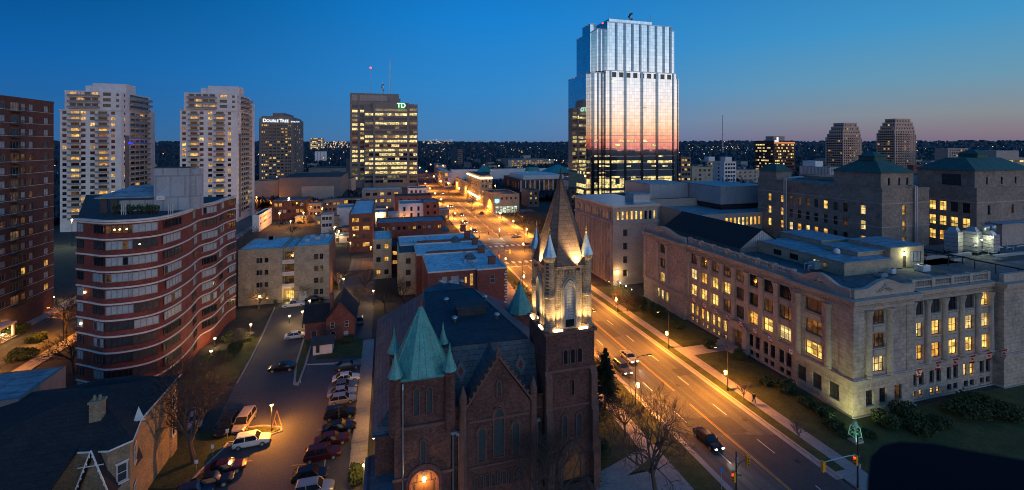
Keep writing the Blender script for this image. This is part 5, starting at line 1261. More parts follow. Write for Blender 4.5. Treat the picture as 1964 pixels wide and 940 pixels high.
def offs(pts,e):
    o=[]
    for i,p in enumerate(pts):
        a=Vector(pts[max(i-1,0)]); b=Vector(pts[min(i+1,len(pts)-1)]); t=(b-a).normalized(); o.append((p[0]+t.y*e,p[1]-t.x*e))
    return o
def band(mb,pts,z0,z1,e0,e1,mi=0):
    A=offs(pts,e0); B_=offs(pts,e1)
    for i in range(len(pts)-1):
        mb.raw([(*A[i],z0),(*A[i+1],z0),(*B_[i+1],z0),(*B_[i],z0),(*A[i],z1),(*A[i+1],z1),(*B_[i+1],z1),(*B_[i],z1)],[(0,1,2,3),(4,7,6,5),(3,2,6,7)]+([(0,3,7,4)] if i==0 else [])+([(1,5,6,2)] if i==len(pts)-2 else []),mi)
nfl=11; fh=topz/nfl*.985
ends=SM
for k in range(nfl):
    q=MB(); z=topz-.35-k*fh; band(q,SM,z,z+.25,.003,.14)
    if k==0: band(q,SM,topz+.01,topz+.3,-.3,.3)
    q.build('floor_band',[M['band']],CB.o)
def on_curve(px):
    best=None
    for i in range(len(SM)-1):
        for t in (0,.25,.5,.75):
            x=SM[i][0]+(SM[i+1][0]-SM[i][0])*t; y=SM[i][1]+(SM[i+1][1]-SM[i][1])*t
            d=x*SY+y*CY; p=CX+FPX*(x*CY-y*SY)/d
            if best is None or abs(p-px)<best[0]: best=(abs(p-px),x,y,Vector((SM[i+1][0]-SM[i][0],SM[i+1][1]-SM[i][1])).normalized())
    return best[1:]
r6=random.Random(8)
seg=[(155,1.5,2),(190,2.3,3),(231,3.7,5),(279,3.3,4),(331,4.6,5),(373,2.2,3),(399,4.4,5),(424,2.6,3),(443,4.0,4)]
for k in range(nfl):
    z=topz-.35-k*fh-1.55
    for i,(px,w,nx) in enumerate(seg):
        px_=px+ (0 if i in (0,8) else 1.2*math.sin(k*.9+i)); x,y,t=on_curve(px_)
        if k>=nfl-1 and i>5: continue
        tb=(('blind',.60),('dark2',.24),('dark',.08),('dim',.08)) if k<8 else (('blind',.35),('dark2',.45),('dark',.2))
        pane=choose(tb)
        if k==0 and i==2: pane='dim'
        x-=t.x*w/2; y-=t.y*w/2
        wo_=bpy.data.objects.new('window',win_mesh(w,1.4,nx,1,0.10,None,'frame_dark' if pane!='blind' else 'frame_grey',bar=.09)); COL.objects.link(wo_); adopt(wo_,CB.o)
        n=Vector((t.y,-t.x)); wo_.location=Vector((x+n.x*.16,y+n.y*.16,z))-wloc(CB.o); wo_.rotation_euler=(0,0,math.atan2(t.y,t.x))
        po=bpy.data.objects.new('pane',pane_mesh(w,1.4,.10,pane)); COL.objects.link(po); adopt(po,wo_)
        if pane=='blind' and r6.random()<.5 and nx>2:      # one sash of the row left open or dark
            j=r6.randrange(nx); q=MB(); q.face([(w*j/nx,.075,0),(w*(j+1)/nx,.075,0),(w*(j+1)/nx,.075,1.4),(w*j/nx,.075,1.4)])
            s=bpy.data.objects.new('open_sash',q.mesh('open_sash',[M[r6.choice(('dark2','dark','violet' if k<3 else 'dark2','dim'))]])); COL.objects.link(s); adopt(s,wo_)
# chandeliers glimpsed on the top floor are small warm lamps behind the glass
for k,(px,kk) in enumerate(((222,0),(232,0),(243,0),(268,1),(205,0),(165,4),(157,6),(409,3),(412,7))):
    x,y,t=on_curve(px); n=Vector((t.y,-t.x)); q=MB(); q.ball((x+n.x*.14,y+n.y*.14,topz-.35-kk*fh-.9),.13 if kk<4 else .18,8); q.build('room_lamp',[M['warm_bulb']],CB.o)
# roof storey of the curved block
px1,py1=D(362,86); hx0=xonY(295,py1); zt_=zat(322,px1,py1)
q=MB(); q.box(hx0,px1,py1,py1+3.0,topz,zt_); q.box(px1+.01,px1+1.3,py1+1.0,py1+3.4,topz,zt_-.3); q.build('lift_house',[M['grey_panel']],CB.o)
q=MB(); q.box(hx0-.1,px1+.1,py1-.1,py1+3.1,zt_,zt_+.12); q.build('roof_edge',[M['frame_dark']],CB.o)
lx0,ly=D(203,84); lx1=xonY(345,ly-1)
q=MB(); q.box(lx0+2.6,lx1,ly-1,ly+4,topz,zat(384,lx0,ly)-.05); q.build('penthouse',[M['grey_panel']],CB.o)
zz=zat(377,lx0,ly); q=MB(); q.raw([(lx0-.6,ly-2.2,zz-.0),(hx0-.05,ly-2.2,zz),(hx0-.05,ly+4,zz+1.7),(lx0+2.4,ly+4,zz+1.7)],[(0,1,2,3)]); q.raw([(lx0-.6,ly-2.2,zz-.2),(hx0-.05,ly-2.2,zz-.2),(hx0-.05,ly-2.2,zz),(lx0-.6,ly-2.2,zz)],[(0,1,2,3)]); q.build('sloped_roof',[M['blue_roof']],CB.o)
q=MB(); q.box(lx0-.1,lx0+1.0,ly-1.6,ly-1.4,topz,zz-.2); q.box(lx0+1.5,lx0+2.5,ly-1.6,ly-1.4,topz,zz-.2); q.build('terrace_glazing',[M['dark2']],CB.o)
dx_,_=D(300,84); q=MB(); q.box(dx_-.65,dx_+.75,ly-1.1,ly-1.003,topz+.1,topz+2.0); q.build('lit_door',[M['lit2']],CB.o)
for i,(px,n,lab) in enumerate(((237,3,'trio of slim steel flues on the curved block roof, left'),(327,3,'trio of slim steel flues on the curved block roof, right'))):
    o=empty('roof_flue',(*D(px,80),topz),0,lab,'flue','steel flues on the curved block'); x,y=D(px,80)
    for k in range(n): q=MB(); q.lathe((x+k*.32-.3,y,topz),[(.08,0),(.08,1.7+.2*(k%2)),(.13,1.72+.2*(k%2)),(.13,1.95)],8); q.build('pipe',[M['zinc']],o)
o=empty('rooftop_unit',(*D(309,88),zat(384,*D(309,88))),0,'white condenser unit on the penthouse of the curved block','air conditioner'); x,y=D(309,84.5); zq=zat(384,lx0,ly)-.03; q=MB(); q.box(x-.6,x+.6,y-.4,y+.4,zq,zq+.8); q.build('casing',[M['white_paint']],o); q=MB(); q.lathe((x,y-.42,zq+.4),[(.28,-.01),(.28,.01)],10); q.build('fan',[M['metal_dark']],o)
def leafball(mb,c,r,n,rr,s=.16,mi=0):
    for _ in range(n):
        v_=Vector((rr.gauss(0,1),rr.gauss(0,1),rr.gauss(0,.8))); v_=v_.normalized()*r*(rr.random()**.4); p=Vector(c)+v_
        a=Vector((rr.uniform(-1,1),rr.uniform(-1,1),rr.uniform(-1,1))).normalized(); b=a.orthogonal().normalized(); k=s*rr.uniform(.6,1.4)
        mb.face([p-a*k-b*k*.6,p+a*k-b*k*.6,p+a*k*.7+b*k*.6,p-a*k*.8+b*k*.6],mi)
# terrace planters
for i,(px,lab) in enumerate(((225,'potted shrub by the terrace glazing of the curved block roof'),(250,'round potted shrub in the middle of the roof terrace'),(268,'low potted shrub on the roof terrace near the parapet'),(297,'potted shrub before the lit terrace door'),(283,'bushy planter left of the lit terrace door'))):
    x,y=D(px,81); o=empty('potted_shrub',(x,y,topz),0,lab,'plant','roof terrace shrubs'); q=MB(); q.lathe((x,y,topz),[(.35,0),(.45,.6)],8); q.build('pot',[M['metal_dark']],o)
    q=MB(); leafball(q,(x,y,topz+1.1),.75,160,r6,.12); q.build('foliage',[M['bush']],o)
# ---------------------------------------------------------------- hotel
def blk(name,label,cat,side,pxl,pxc,pxr,d,pyt,wall,roof,group=None,nS=4,nX=0,rows=None,w=1.3,h=1.5,fh=3.2,tb=None,z0=.8,parapet=.4,cap=60,capm=None,ratio=None,first=1.2,S=None,XF=None,nx=2,fm='frame_dark',simple=True,dp=.15,hh=None):
    x,y=D(pxc,d); zt2=hh if hh else zat(pyt,x,y)
    if side=='R': x0=x; x1=xonY(pxr,y); y0=y; y1=yonX(pxl,x) if pxl is not None and pxl<pxc else y+12
    else: x1=x; x0=xonY(pxl,y); y0=y; y1=yonX(pxr,x) if pxr is not None and pxr>pxc else y+12
    if y1<y0+3 or y1>y0+150: y1=y0+14
    B=Bldg(name,label,cat,x0,x1,y0,y1,group); tb=tb or (('dark',.5),('dark2',.25),('lit2',.15),('dim',.1))
    zs=[]; z=zt2-first-h
    while z>z0: zs.append(z); z-=fh
    W=x1-x0; Dp=y1-y0
    fs={'S':(S(W,zs) if S else (grid_ops(W,even(W,nS,W*.06),zs,min(w,W/nS*.8),h,tb,nx) if nS else []))}
    if nX: fs['W' if side=='R' else 'E']=grid_ops(Dp,even(Dp,nX,Dp*.06),zs,min(w,Dp/nX*.8),h,tb,nx)
    B.block(x0,x1,y0,y1,0,zt2,wall,roof,fs,dp,parapet,capm=capm,simple=simple,fm=fm)
    B.h=zt2; B.finish(cap); return B
HT=blk('hotel_tower','tan high-rise hotel with an illuminated white name along its top','hotel','L',497,563,582,450,229,'hotel','dark_roof',nS=8,nX=4,w=2.6,h=1.5,fh=3.25,tb=(('dark2',.45),('dark',.3),('lit2',.17),('lit',.08)),parapet=0,cap=100,first=5.5)
e=HT; q=MB(); q.frustum(rect(e.x0,e.x1,e.y0,e.y1),e.h,rect(e.x0+3,e.x1-3,e.y0+.2,e.y1-3),e.h+3); q.box(e.x0+11,e.x1-9,e.y0+5,e.y1-6,e.h+3,e.h+6.5); q.build('crown',[M['hotel']],e.o)
q=MB()
for i in range(9): x=e.x0+(e.x1-e.x0)*i/8; q.box(max(e.x0,x-.35),min(e.x1,x+.35),e.y0-.5,e.y0-.003,0,e.h-4.5)
q.build('fin',[M['hotel']],e.o)
def text(name,body,loc,size,m,parent=None,rz=0,ext=.05,align='LEFT',xs=1.0):
    c=bpy.data.curves.new(name,'FONT'); c.body=body; c.size=size; c.extrude=ext; c.align_x=align; c.offset=size*.02
    o=bpy.data.objects.new(name,c); COL.objects.link(o); o.data.materials.append(M[m]); o.rotation_euler=(R(90),0,rz); o.scale=(xs,1,1)
    bpy.context.view_layer.update(); me=bpy.data.meshes.new_from_object(o); me.materials.clear(); me.materials.append(M[m]); bpy.data.objects.remove(o)
    o=bpy.data.objects.new(name,me); COL.objects.link(o); o.rotation_euler=(R(90),0,rz); o.scale=(xs,1,1)
    if parent: adopt(o,parent); o.location=Vector(loc)-wloc(parent)
    else: o.location=loc
    return o
text('name_sign','D',(e.x0+3.2,e.y0-.4,e.h-3.0),4.6,'white_sign',e.o); text('name_sign','OUBLE',(e.x0+6.4,e.y0-.4,e.h-3.0),3.6,'white_sign',e.o,xs=1.0)
text('name_sign','T',(e.x0+18.2,e.y0-.4,e.h-3.0),4.6,'white_sign',e.o); text('name_sign','REE',(e.x0+20.8,e.y0-.4,e.h-3.0),3.6,'white_sign',e.o); text('name_sign','BY HILTON',(e.x0+28.6,e.y0-.4,e.h-3.0),1.9,'white_sign',e.o,xs=.8)
# ---------------------------------------------------------------- slab office tower left of centre
TY=D(740,425)[1]; tx=lambda px,Y=None: xonY(px,Y or TY)
TD=empty('slab_office_tower',(tx(740),TY+10,0),0,'taupe slab office tower with bands of lit windows and a small green illuminated sign','office tower')
def ztd(py): return zat(py,tx(740),TY)
def slabz(pxa,pxb,dy,pyt,name,wm='office_wall',depth=26):
    q=MB(); q.box(tx(pxa,TY+dy),tx(pxb,TY+dy)-.02,TY+dy,TY+dy+depth,0,zat(pyt,tx(pxa,TY+dy),TY+dy)); q.build(name,[M[wm]],TD); 
slabz(672,765,8,178,'rear_slab'); slabz(699,717,2.5,205,'left_wing'); slabz(717,784,0,196,'front_slab'); slabz(784,801,2.5,200,'right_wing'); slabz(700,716,3,196,'notch_parapet',depth=3) if False else None
q=MB()
for px,dy in ((673,7.4),(688,7.4),(717.6,-.7),(782.5,-.7)): 
    X=tx(px,TY+dy); q.box(X-.9,X+.9,TY+dy,TY+dy+(.58 if dy>0 else .68),0,ztd(180 if dy>0 else 197))
q.build('fin',[M['office_wall']],TD)
q=MB(); q.box(tx(690,TY+7.9),tx(742,TY+7.9),TY+7.6,TY+7.95,ztd(193),ztd(182)); q.box(tx(675,TY+7.9),tx(686,TY+7.9),TY+7.6,TY+7.95,ztd(193),ztd(182)); q.build('louvre_band',[M['concrete_pale']],TD)
q=MB(); q.box(tx(748,TY+8),tx(766,TY+8)+1,TY+7,TY+20,ztd(196),ztd(187)); q.build('plant_room',[M['office_wall']],TD)
r7=random.Random(21)
rows=[210.5+8.62*k for k in range(17)]
level=['cool','office','cooldim','office','cooldim','dim_','office','office','mix','office','mix','mix','office','office','office','dim_','dark']
for k,py in enumerate(rows):
    for (a,b,dy) in ((675.5,686,8),(691,698.5,8),(700,716,2.5),(720,781,0),(785.5,800,2.5)):
        if a==700 and k==0: continue
        if dy==8: kk=level[(k+2)%17]; pyy=py-6
        else: kk=level[k]; pyy=py
        xa_,xb_=tx(a,TY+dy),tx(b,TY+dy); n=max(1,int((xb_-xa_)/3.4)); z1=zat(pyy-2.4,xa_,TY+dy); z0=zat(pyy+2.2,xa_,TY+dy)
        q=MB(); mats=['office','office_dim','dark','cool','dark2']
        for i in range(n):
            r_=r7.random()
            mi={'office':0 if r_<.8 else 1,'mix':(0 if r_<.3 else 1 if r_<.55 else 2),'cool':1,'cooldim':4 if r_<.9 else 1,'dim_':(4 if r_<.7 else 1),'dark':2 if r_<.8 else 1}[kk]
            x0=xa_+(xb_-xa_)*i/n; x1=xa_+(xb_-xa_)*(i+1)/n-.18; q.box(x0,x1,TY+dy-.1,TY+dy-.003,z0,z1,mi)
        q.build('window_band',[M[m_] for m_ in mats],TD)
        q=MB(); q.box(xa_,xb_,TY+dy-.45,TY+dy-.01,z1+.05,z1+.4); q.build('sill_ledge',[M['office_wall']],TD)
gx0_,gx1_=tx(763,TY-1),tx(776.5,TY-1); q=MB(); q.box(gx0_,gx1_,TY-.6,TY-.02,ztd(208),ztd(195.5)); sg=q.build('green_sign',[M['green_sign']],TD)
text('sign_letters','TD',((gx0_+gx1_)/2,TY-.7,ztd(205.8)),6.0,'white_sign',sg,align='CENTER')
mast('small cross-armed aerial left on the slab office tower',tx(696,TY+12),TY+12,ztd(178),11,r=.25)
mast('slim mast tipped by a red light on the slab office tower',tx(711,TY+12),TY+12,ztd(178),25,lamp=('red_bulb',1,.9),r=.25)
mast('stubby lattice aerial with dishes on the slab office tower',tx(734,TY+12),TY+12,ztd(178),12,dish=True,lattice=1.1,r=.35)
mast('tall lattice mast, highest on the slab office tower',tx(748,TY+12),TY+12,ztd(178),34,lattice=1.0,r=.25)
# ================================================================ MIDDLE DISTANCE
TH='row of old town buildings between the drive and the street'
# buff brick walk-up apartments with recessed balconies
BA=Bldg('buff_apartment_house','buff brick walk-up apartment house with pale roof, recessed balconies and a lit entrance','apartment house',-36.8,-14.8,131,146)
bw=lambda px: xonY(px,131)+36.8
zr=(10.9,7.7,4.5,1.4)
ops=[]
for z in zr:
    for px,w in ((494.5,.7),(500.5,.7),(511,.9)): 
        if z>1.5: ops.append((bw(px)-w/2,z,bw(px)+w/2,z+1.3,choose((('dark',.6),('dark2',.3),('dim',.1))),1,1))
    for px,w in ((606.5,1.1),(616.5,.9)): ops.append((bw(px)-w/2,z,bw(px)+w/2,z+1.5,choose((('dark2',.5),('dark',.25),('lit2',.15),('dim',.1))),2,2))
for px in (500,512): ops.append((bw(px)-.4,1.2,bw(px)+.4,2.0,'lit2',1,1))
a,b=bw(541.5),bw(564.5)
BA.block(-36.8,-36.8+a,131,146,0,14.3,'brick_buff','white_roof',{'S':[o for o in ops if o[2]<a-.1]},.2,.3,capm='brick_buff',simple=False)
BA.block(-36.8+a,-36.8+b,132.6,146,0,14.0,'brick_buff','white_roof',{'S':[(.35,z-.3,b-a-.35,z+2.1,'dim' if i!=3 else 'lit',4 if i!=3 else 5,1) for i,z in enumerate((11.0,7.8,4.6,.6))]},.1,.25,capm='brick_buff',simple=False)
BA.block(-36.8+b,-14.8,131,146,0,14.5,'brick_buff','white_roof',{'S':[(o[0]-b,*o[1:2],o[2]-b,*o[3:]) for o in ops if o[0]>b+.1]},.2,.3,capm='brick_buff',simple=False)
q=MB()
for z in (10.2,7.0,3.8): q.box(-36.8+a,-36.8+b,131.1,132.59,z,z+.25); q.box(-36.8+a,-36.8+b,131.1,131.2,z+.25,z+1.1)
q.build('balcony',[M['band']],BA.o)
q=MB(); q.box(-36.8+bw(574),-36.8+bw(588),130.9,130.997,.2,2.6); q.build('garage_door',[M['white_paint']],BA.o)
q=MB(); q.box(-14.8+.003,-14.74,131.0,146,0,14.5); q.build('side_wall',[M['brick_townhouse']],BA.o)
q=MB(); r9=random.Random(9)
for px,py in ((530,450),(535,447),(600,455),(620,452),(610,458),(633,450),(590,462)):
    x,y=P(px,py,14.6); y=min(max(y,133),144); x=min(max(x,-35),-17); q.box(x-.7,x+.7,y-.5,y+.5,14.5,15.3)
q.build('rooftop_unit',[M['metal_grey']],BA.o)
point('entrance_light',(-36.8+(a+b)/2,130.6,2.4),(1,.7,.25),160,.15)
BA.finish(90)
# small dark brick house with steep roof, and its pale outbuilding
def gable_house(name,label,x0,x1,y0,y1,he,hr,wall,roof,axis='x',wins=(),chim=None,group=None,cat='house'):
    B=Bldg(name,label,cat,x0,x1,y0,y1,group)
    fs={}
    for f,o in wins: fs.setdefault(f,[]).append(o)
    B.block(x0,x1,y0,y1,0,he,wall,None,fs,.15,0,simple=False,fm='frame_white')
    xm,ym=(x0+x1)/2,(y0+y1)/2; e=.45; q=MB(); g=MB()
    if axis=='y':   # ridge along y, gable to the south
        q.raw([(x0-e,y0-e,he-.25),(xm,y0-e,hr),(xm,y1+e,hr),(x0-e,y1+e,he-.25),(x1+e,y0-e,he-.25),(x1+e,y1+e,he-.25)],[(0,1,2,3),(4,5,2,1)])
        g.raw([(x0,y0,he),(x1,y0,he),(xm,y0,hr-.2)],[(0,1,2)])
    else:
        q.raw([(x0-e,y0-e,he-.25),(x1+e,y0-e,he-.25),(x1+e,ym,hr),(x0-e,ym,hr),(x1+e,y1+e,he-.25),(x0-e,y1+e,he-.25)],[(0,1,2,3),(3,2,4,5)])
        g.raw([(x1,y0,he),(x1,y1,he),(x1,ym,hr-.2)],[(0,1,2)])
    g.build('gable',[M[wall]],B.o); ro=q.build('roof',[M[roof]],B.o)
    if chim: q=MB(); q.box(chim[0]-.35,chim[0]+.35,chim[1]-.35,chim[1]+.35,he,chim[2]); q.box(chim[0]-.42,chim[0]+.42,chim[1]-.42,chim[1]+.42,chim[2],chim[2]+.15); q.build('chimney',[M[wall]],ro)
    B.finish(60); return B
hx0,hy=P(625,655); hx1,_=P(679,655); 
gable_house('brick_house','small dark red brick house with steep dark roof in the middle of the car park',hx0,hx1,hy,hy+9,4.6,8.4,'brick_townhouse','shingle','y',[('S',(.9,2.6,1.7,4.0,'dark2',1,2)),('S',(hx1-hx0-2.0,2.6,hx1-hx0-1.2,4.0,'dark2',1,2)),('S',(hx1-hx0-2.2,.5,hx1-hx0-1.3,1.8,'blind',1,2)),('S',(.9,.4,1.9,1.9,'dark',1,1))],(hx0+.9,hy+3,9.0))
gable_house('house_wing','dark roofed side wing of the small brick house',hx0-4.4,hx0-.02,hy+1.6,hy+8,4.0,6.6,'brick_townhouse','shingle','x',[('S',(1.2,.4,2.4,1.9,'dark2',1,1))])
x,y=P(600,682); gable_house('garden_shed','pale sided shed with grey roof in front of the small brick house',x,x+3.6,y,y+3,2.3,3.2,'white_wall','dark_roof','x',[('S',(.5,.3,1.3,2.0,'dark2',1,1))],cat='shed')
# main red brick terrace with pale flat roofs and roof monitors
RB=Bldg('brick_terrace','red brick terrace with wide pale flat roofs, chimneys and white quoins beside the street','terrace',9.5,28.3,106,152)
rw=lambda px: xonY(px,106)
f_=[(rw(853)-9.5-.6,8.6,rw(853)-9.5+.6,10.8,'blind',1,2),(rw(873)-9.5-1,8.6,rw(873)-9.5+1,10.8,'blind',2,2),(rw(928)-9.5-.6,8.6,rw(928)-9.5+.6,10.5,'dark2',1,2)]
RB.block(9.5,21.0,106,124,0,11.9,'brick_townhouse','white_roof',{'S':f_[:2]+[(8.6,8.8,9.2,10.4,'lit2',1,1)]},.2,.35,capm='band',simple=False,fm='frame_white')
RB.block(21.02,28.3,105.2,124,0,11.9,'brick_townhouse','white_roof',{'S':[(3.1,8.6,4.3,10.6,'dark2',1,2)],'E':[(1.5+2.6*i,8.4,2.6+2.6*i,10.4,'dark2',1,2) for i in range(7)]},.2,.35,capm='band',simple=False,fm='frame_white')
RB.block(8,28.3,124.02,138,0,11.8,'brick_townhouse','white_roof',{},.2,.35,capm='band')
RB.block(4,28.1,138.02,151,0,11.6,'brick_townhouse','white_roof',{},.2,.35,capm='band')
q=MB(); q.box(19.4,20.1,105.9,105.997,8.3,11.0); q.build('lit_window',[M['lit2']],RB.o)
q=MB()
for k in range(17): z=.2+k*.68; q.box(27.9-(.25 if k%2 else 0),28.36,105.14,105.197,z,z+.36); 
q.build('quoin',[M['band']],RB.o)
for k,(px,py) in enumerate(((943,503),(923,482),(911,466),(896,452),(888,440))):
    x,y=P(px,py,12.3); q=MB(); q.box(x-.9,x+.9,y-.5,y+.5,11.6,13.6); q.box(x-1,x+1,y-.6,y+.6,13.6,13.8); q.build('chimney',[M['brick_townhouse']],RB.o)
for px,py in ((902,497),(853,442),(874,463),(925,452)):
    x,y=P(px,py,12.0)
    if x>27.5 or x<9.8: continue
    q=MB(); q.box(x-1.3,x+1.3,y-.9,y+.9,11.6,12.4); q.frustum(rect(x-1.5,x+1.5,y-1.1,y+1.1),12.4,rect(x-.5,x+.5,y-.2,y+.2),13.5); q.build('roof_monitor',[M['grey_roof']],RB.o)
for px,py in ((893,501),(900,502),(906,502),(912,501),(815,463),(822,463),(829,463),(838,463),(843,482),(850,483),(857,482),(871,455),(820,455),(888,497)):
    x,y=P(px,py,12.0)
    if 9.8<x<27.8 and 106.5<y<150: q=MB(); q.box(x-.45,x+.45,y-.4,y+.4,11.6,12.5); q.build('rooftop_unit',[M['zinc']],RB.o)
q=MB(); q.box(10.5,26.5,123.85,124.35,11.9,12.7); q.box(9,27,137.8,138.3,11.8,12.8); q.build('party_wall',[M['brick_townhouse']],RB.o)
RB.finish(60)
blk('buff_terrace','buff rear wing of the brick terrace with one warm lit window','terrace','L',764,802,806,126,486,'brick_buff','grey_roof',nS=1,nX=1,tb=(('dark2',1),))
blk('buff_terrace','buff rear wing with pale roof left of the brick terrace','terrace','L',716,751,756,141,460,'brick_buff','white_roof',nS=2,tb=(('lit2',.5),('dark',.5)),fh=4,cap=20)
blk('stair_house','narrow dark link with lit open stair landings between two buff wings','building','L',751.5,764,765,147,474,'brick_brown','dark_roof',nS=1,tb=(('lit2',1),),fh=3,w=2.2,h=1.3,cap=10)
# ---- older blocks further back, left of the street
blk('brick_rowhouse','dark red rowhouse with tiers of lit porches at the end of the lane','rowhouse','L',669,715,720,176,411,'brick_townhouse','white_roof',nS=2,nX=1,tb=(('dark2',.5),('lit2',.3),('dim',.2)),w=2.6,h=1.7)
blk('brick_rowhouse','long dark red rowhouse with pale snow-grey roof facing the big terrace','rowhouse','L',722,855,858,205,424,'brick_townhouse','blue_roof',nS=12,nX=0,tb=(('dark',.35),('blind',.15),('lit2',.25),('dim',.25)),w=1.4,h=1.5,first=1.5)
blk('painted_house','cream painted house with flat roof behind the long rowhouse','house','L',766,812,814,228,391,'white_wall','blue_roof',nS=3,tb=(('dark',.8),('lit2',.2)),w=1.1,h=2.2)
blk('brick_rowhouse','windowless brick rowhouse next to the cream painted house','rowhouse','L',812.3,842,846,229,388,'brick_townhouse','blue_roof',nS=2,tb=(('dark',1),))
blk('brick_shop','low dark red shop block with blackish roof near the junction','shop','L',757,828,833,262,376,'brick_townhouse','dark_roof',nS=4,tb=(('dark',.8),('dim',.2)))
blk('office_house','grey office house with snowy roof and four lit windows','office building','L',694,771,778,300,363,'office_wall','white_roof',nS=5,nX=0,w=2.6,h=2.0,fh=4.4,tb=(('lit2',.45),('lit',.15),('dark',.4)),first=1.8)
blk('office_house','low dark glazed house with lit ground floor left of the grey office house','office building','L',657,693.5,694,286,381,'brown_grey_wall','blue_roof',nS=4,w=2.4,h=2.2,fh=4,tb=(('lit2',.4),('dark',.6)),first=.6)
blk('corniced_bank','pale corniced two storey block in front of the slab office tower','shop','L',783,821,826,300,361,'white_wall','dark_roof',nS=4,w=1.5,h=1.8,tb=(('blind',.4),('dark2',.6)))
blk('brick_office','plain brown brick office with a bright security lamp on its roof edge','office building','L',521,587,597,252,385,'brick_brown','grey_roof',nS=7,nX=3,w=1.6,h=1.9,fh=3.6,tb=(('dark2',.3),('blind',.3),('lit2',.25),('dark',.15)),first=1.0)
blk('painted_warehouse','long white painted low building with small windows beside the lit parking court','warehouse','L',484,497,521,215,414,'white_wall','dark_roof',nS=0,nX=9,w=1.2,h=1.0,fh=2.6,tb=(('dark',1),),first=1.0,cap=30)
blk('small_house','small dark roofed house behind the parking court, left of two','house','L',592,616,620,246,391,'brown_grey_wall','blue_roof',nS=3,tb=(('dark',.6),('lit2',.4)))
blk('small_house','small dark roofed house behind the parking court, right of two','house','L',620,655,657,262,384,'brown_grey_wall','blue_roof',nS=4,tb=(('dark',.6),('lit2',.4)))
blk('garage','white flat garage near the lane of porches','garage','L',616,638,641,213,413,'white_wall','blue_roof',nS=3,tb=(('dark2',1),),first=.6)
blk('garage','long cream garage with pinkish wall between small houses and rowhouses','garage','L',646,679,682,231,399,'white_wall','blue_roof',nS=0)
# theatre-like block with orange lit base
TB=blk('brown_hall','wide brown windowless hall with pale panel, its side washed by orange lamps','hall','L',535,655,668,322,340,'brown_grey_wall','dark_roof',nS=0)
q=MB(); x0=TB.x0+8; q.box(x0+ (TB.x1-TB.x0)*.16,TB.x1-5,TB.y0-.4,TB.y0-.003,3.5,TB.h-6); q.build('wall_panel',[M['concrete_pale']],TB.o)
q=MB(); q.box(TB.x0+10,TB.x1-2,TB.y0-3,TB.y0-.41,0,2.2); q.build('loading_dock',[M['concrete_pale']],TB.o)
blk('brown_hall','paler left part of the windowless hall with a yellow lit doorway','hall','L',488,534.5,536,325,347,'concrete_pale','dark_roof',nS=0)
blk('warehouse','long pinkish white warehouse with dark roof between hotel and slab tower','warehouse','L',592,663,668,520,323,'concrete_pale','dark_roof',nS=0)
blk('brown_block','dark brown block tucked against the left of the slab office tower','building','L',663.5,674,676,440,305,'brown_grey_wall','dark_roof',nS=0)
for px,py,d_ in ((575,384,300),(600,384,305),(630,384,305),(655,382,310),(520,384,300)):
    x,y=D(px,d_); point('yard_light',(x,y,3.2),SOD,4200,.3)
r10=random.Random(19)
for k,(px,d) in enumerate(((700,190),(735,214),(690,215),(640,190),(655,205),(628,226),(745,240),(720,255),(566,236),(605,232),(708,235),(838,250))):
    x,y=D(px,d); w_,l_,h_=r10.uniform(5,9),r10.uniform(5,8),r10.uniform(3,6.5); o=empty('outbuilding',(x,y,0),0,'one of the small flat roofed outbuildings filling the back lots left of the street','shed','back lot outbuildings')
    q=MB(); q.box(x,x+w_,y,y+l_,0,h_); q.build('wall',[M[r10.choice(('brick_townhouse','white_wall','brown_grey_wall','brick_buff'))]],o); q=MB(); q.box(x-.2,x+w_+.2,y-.2,y+l_+.2,h_,h_+.3); q.build('roof',[M[r10.choice(('blue_roof','grey_roof','white_roof'))]],o)
    q=MB(); q.box(x+1,x+2,y-.05,y-.004,.6,2.2); q.box(x+w_-2,x+w_-1,y-.05,y-.004,.6,2.2); q.build('window',[M[r10.choice(('dark','lit2','dim'))]],o)
# ---- right of the street, far side
blk('glazed_shop','modern brown brick shop with white lit glass ground floor and blue sign','shop','R',927,947,996,272,374,'brick_buff','dark_roof',nS=5,nX=7,w=1.2,h=1.4,fh=30,tb=(('dark2',.7),('blind',.3)),first=1.6)
x,y=D(947,272); xe=xonY(996,y); q=MB()
for i in range(6): q.box(x+1.2+i*2.3,x+3.1+i*2.3,y-.12,y-.01,.3,4.2)
g=q.build('shop_window',[M['cool']]); tag(g,'row of white lit plate glass shop windows on the brown shop','window')
q=MB(); q.box(x+.6,x+3.4,y-.35,y-.13,6.6,8.8); tag(q.build('lit_sign',[lamp_mat('pale_blue_sign',(.35,.75,1),1.6)]),'pale blue square illuminated sign on the brown shop','sign')
HB=blk('lit_brick_hotel','tall brick corner block with golden lit cornice and lit ground floor','shop','R',896,921,944,318,338,'brick_buff','dark_roof',nS=3,nX=6,w=1.3,h=2,fh=3.8,tb=(('dark2',.6),('lit2',.25),('dim',.15)),first=2.5)
q=MB(); q.box(HB.x0-.5,HB.x0-.05,HB.y0,HB.y1,HB.h-1.8,HB.h-1.2); q.box(HB.x0-.5,HB.x1,HB.y0-.5,HB.y0-.05,HB.h-1.8,HB.h-1.2); q.box(HB.x0-.5,HB.x0-.05,HB.y0,HB.y1,3.2,4.2); q.build('light_strip',[M['warm_bulb']],HB.o)
blk('low_shop','low brown shop beside the gold lit brick block','shop','R',873,895,897,350,350,'brick_buff','blue_roof',nS=1,nX=6,w=1.6,h=2,tb=(('dark2',.5),('lit2',.5)))
ML=blk('shopping_mall','vast low white shopping mall with pale roof and teal pyramids','shopping mall','R',836,866,1106,470,326,'white_wall','white_roof',nS=0,nX=0,hh=14.5)
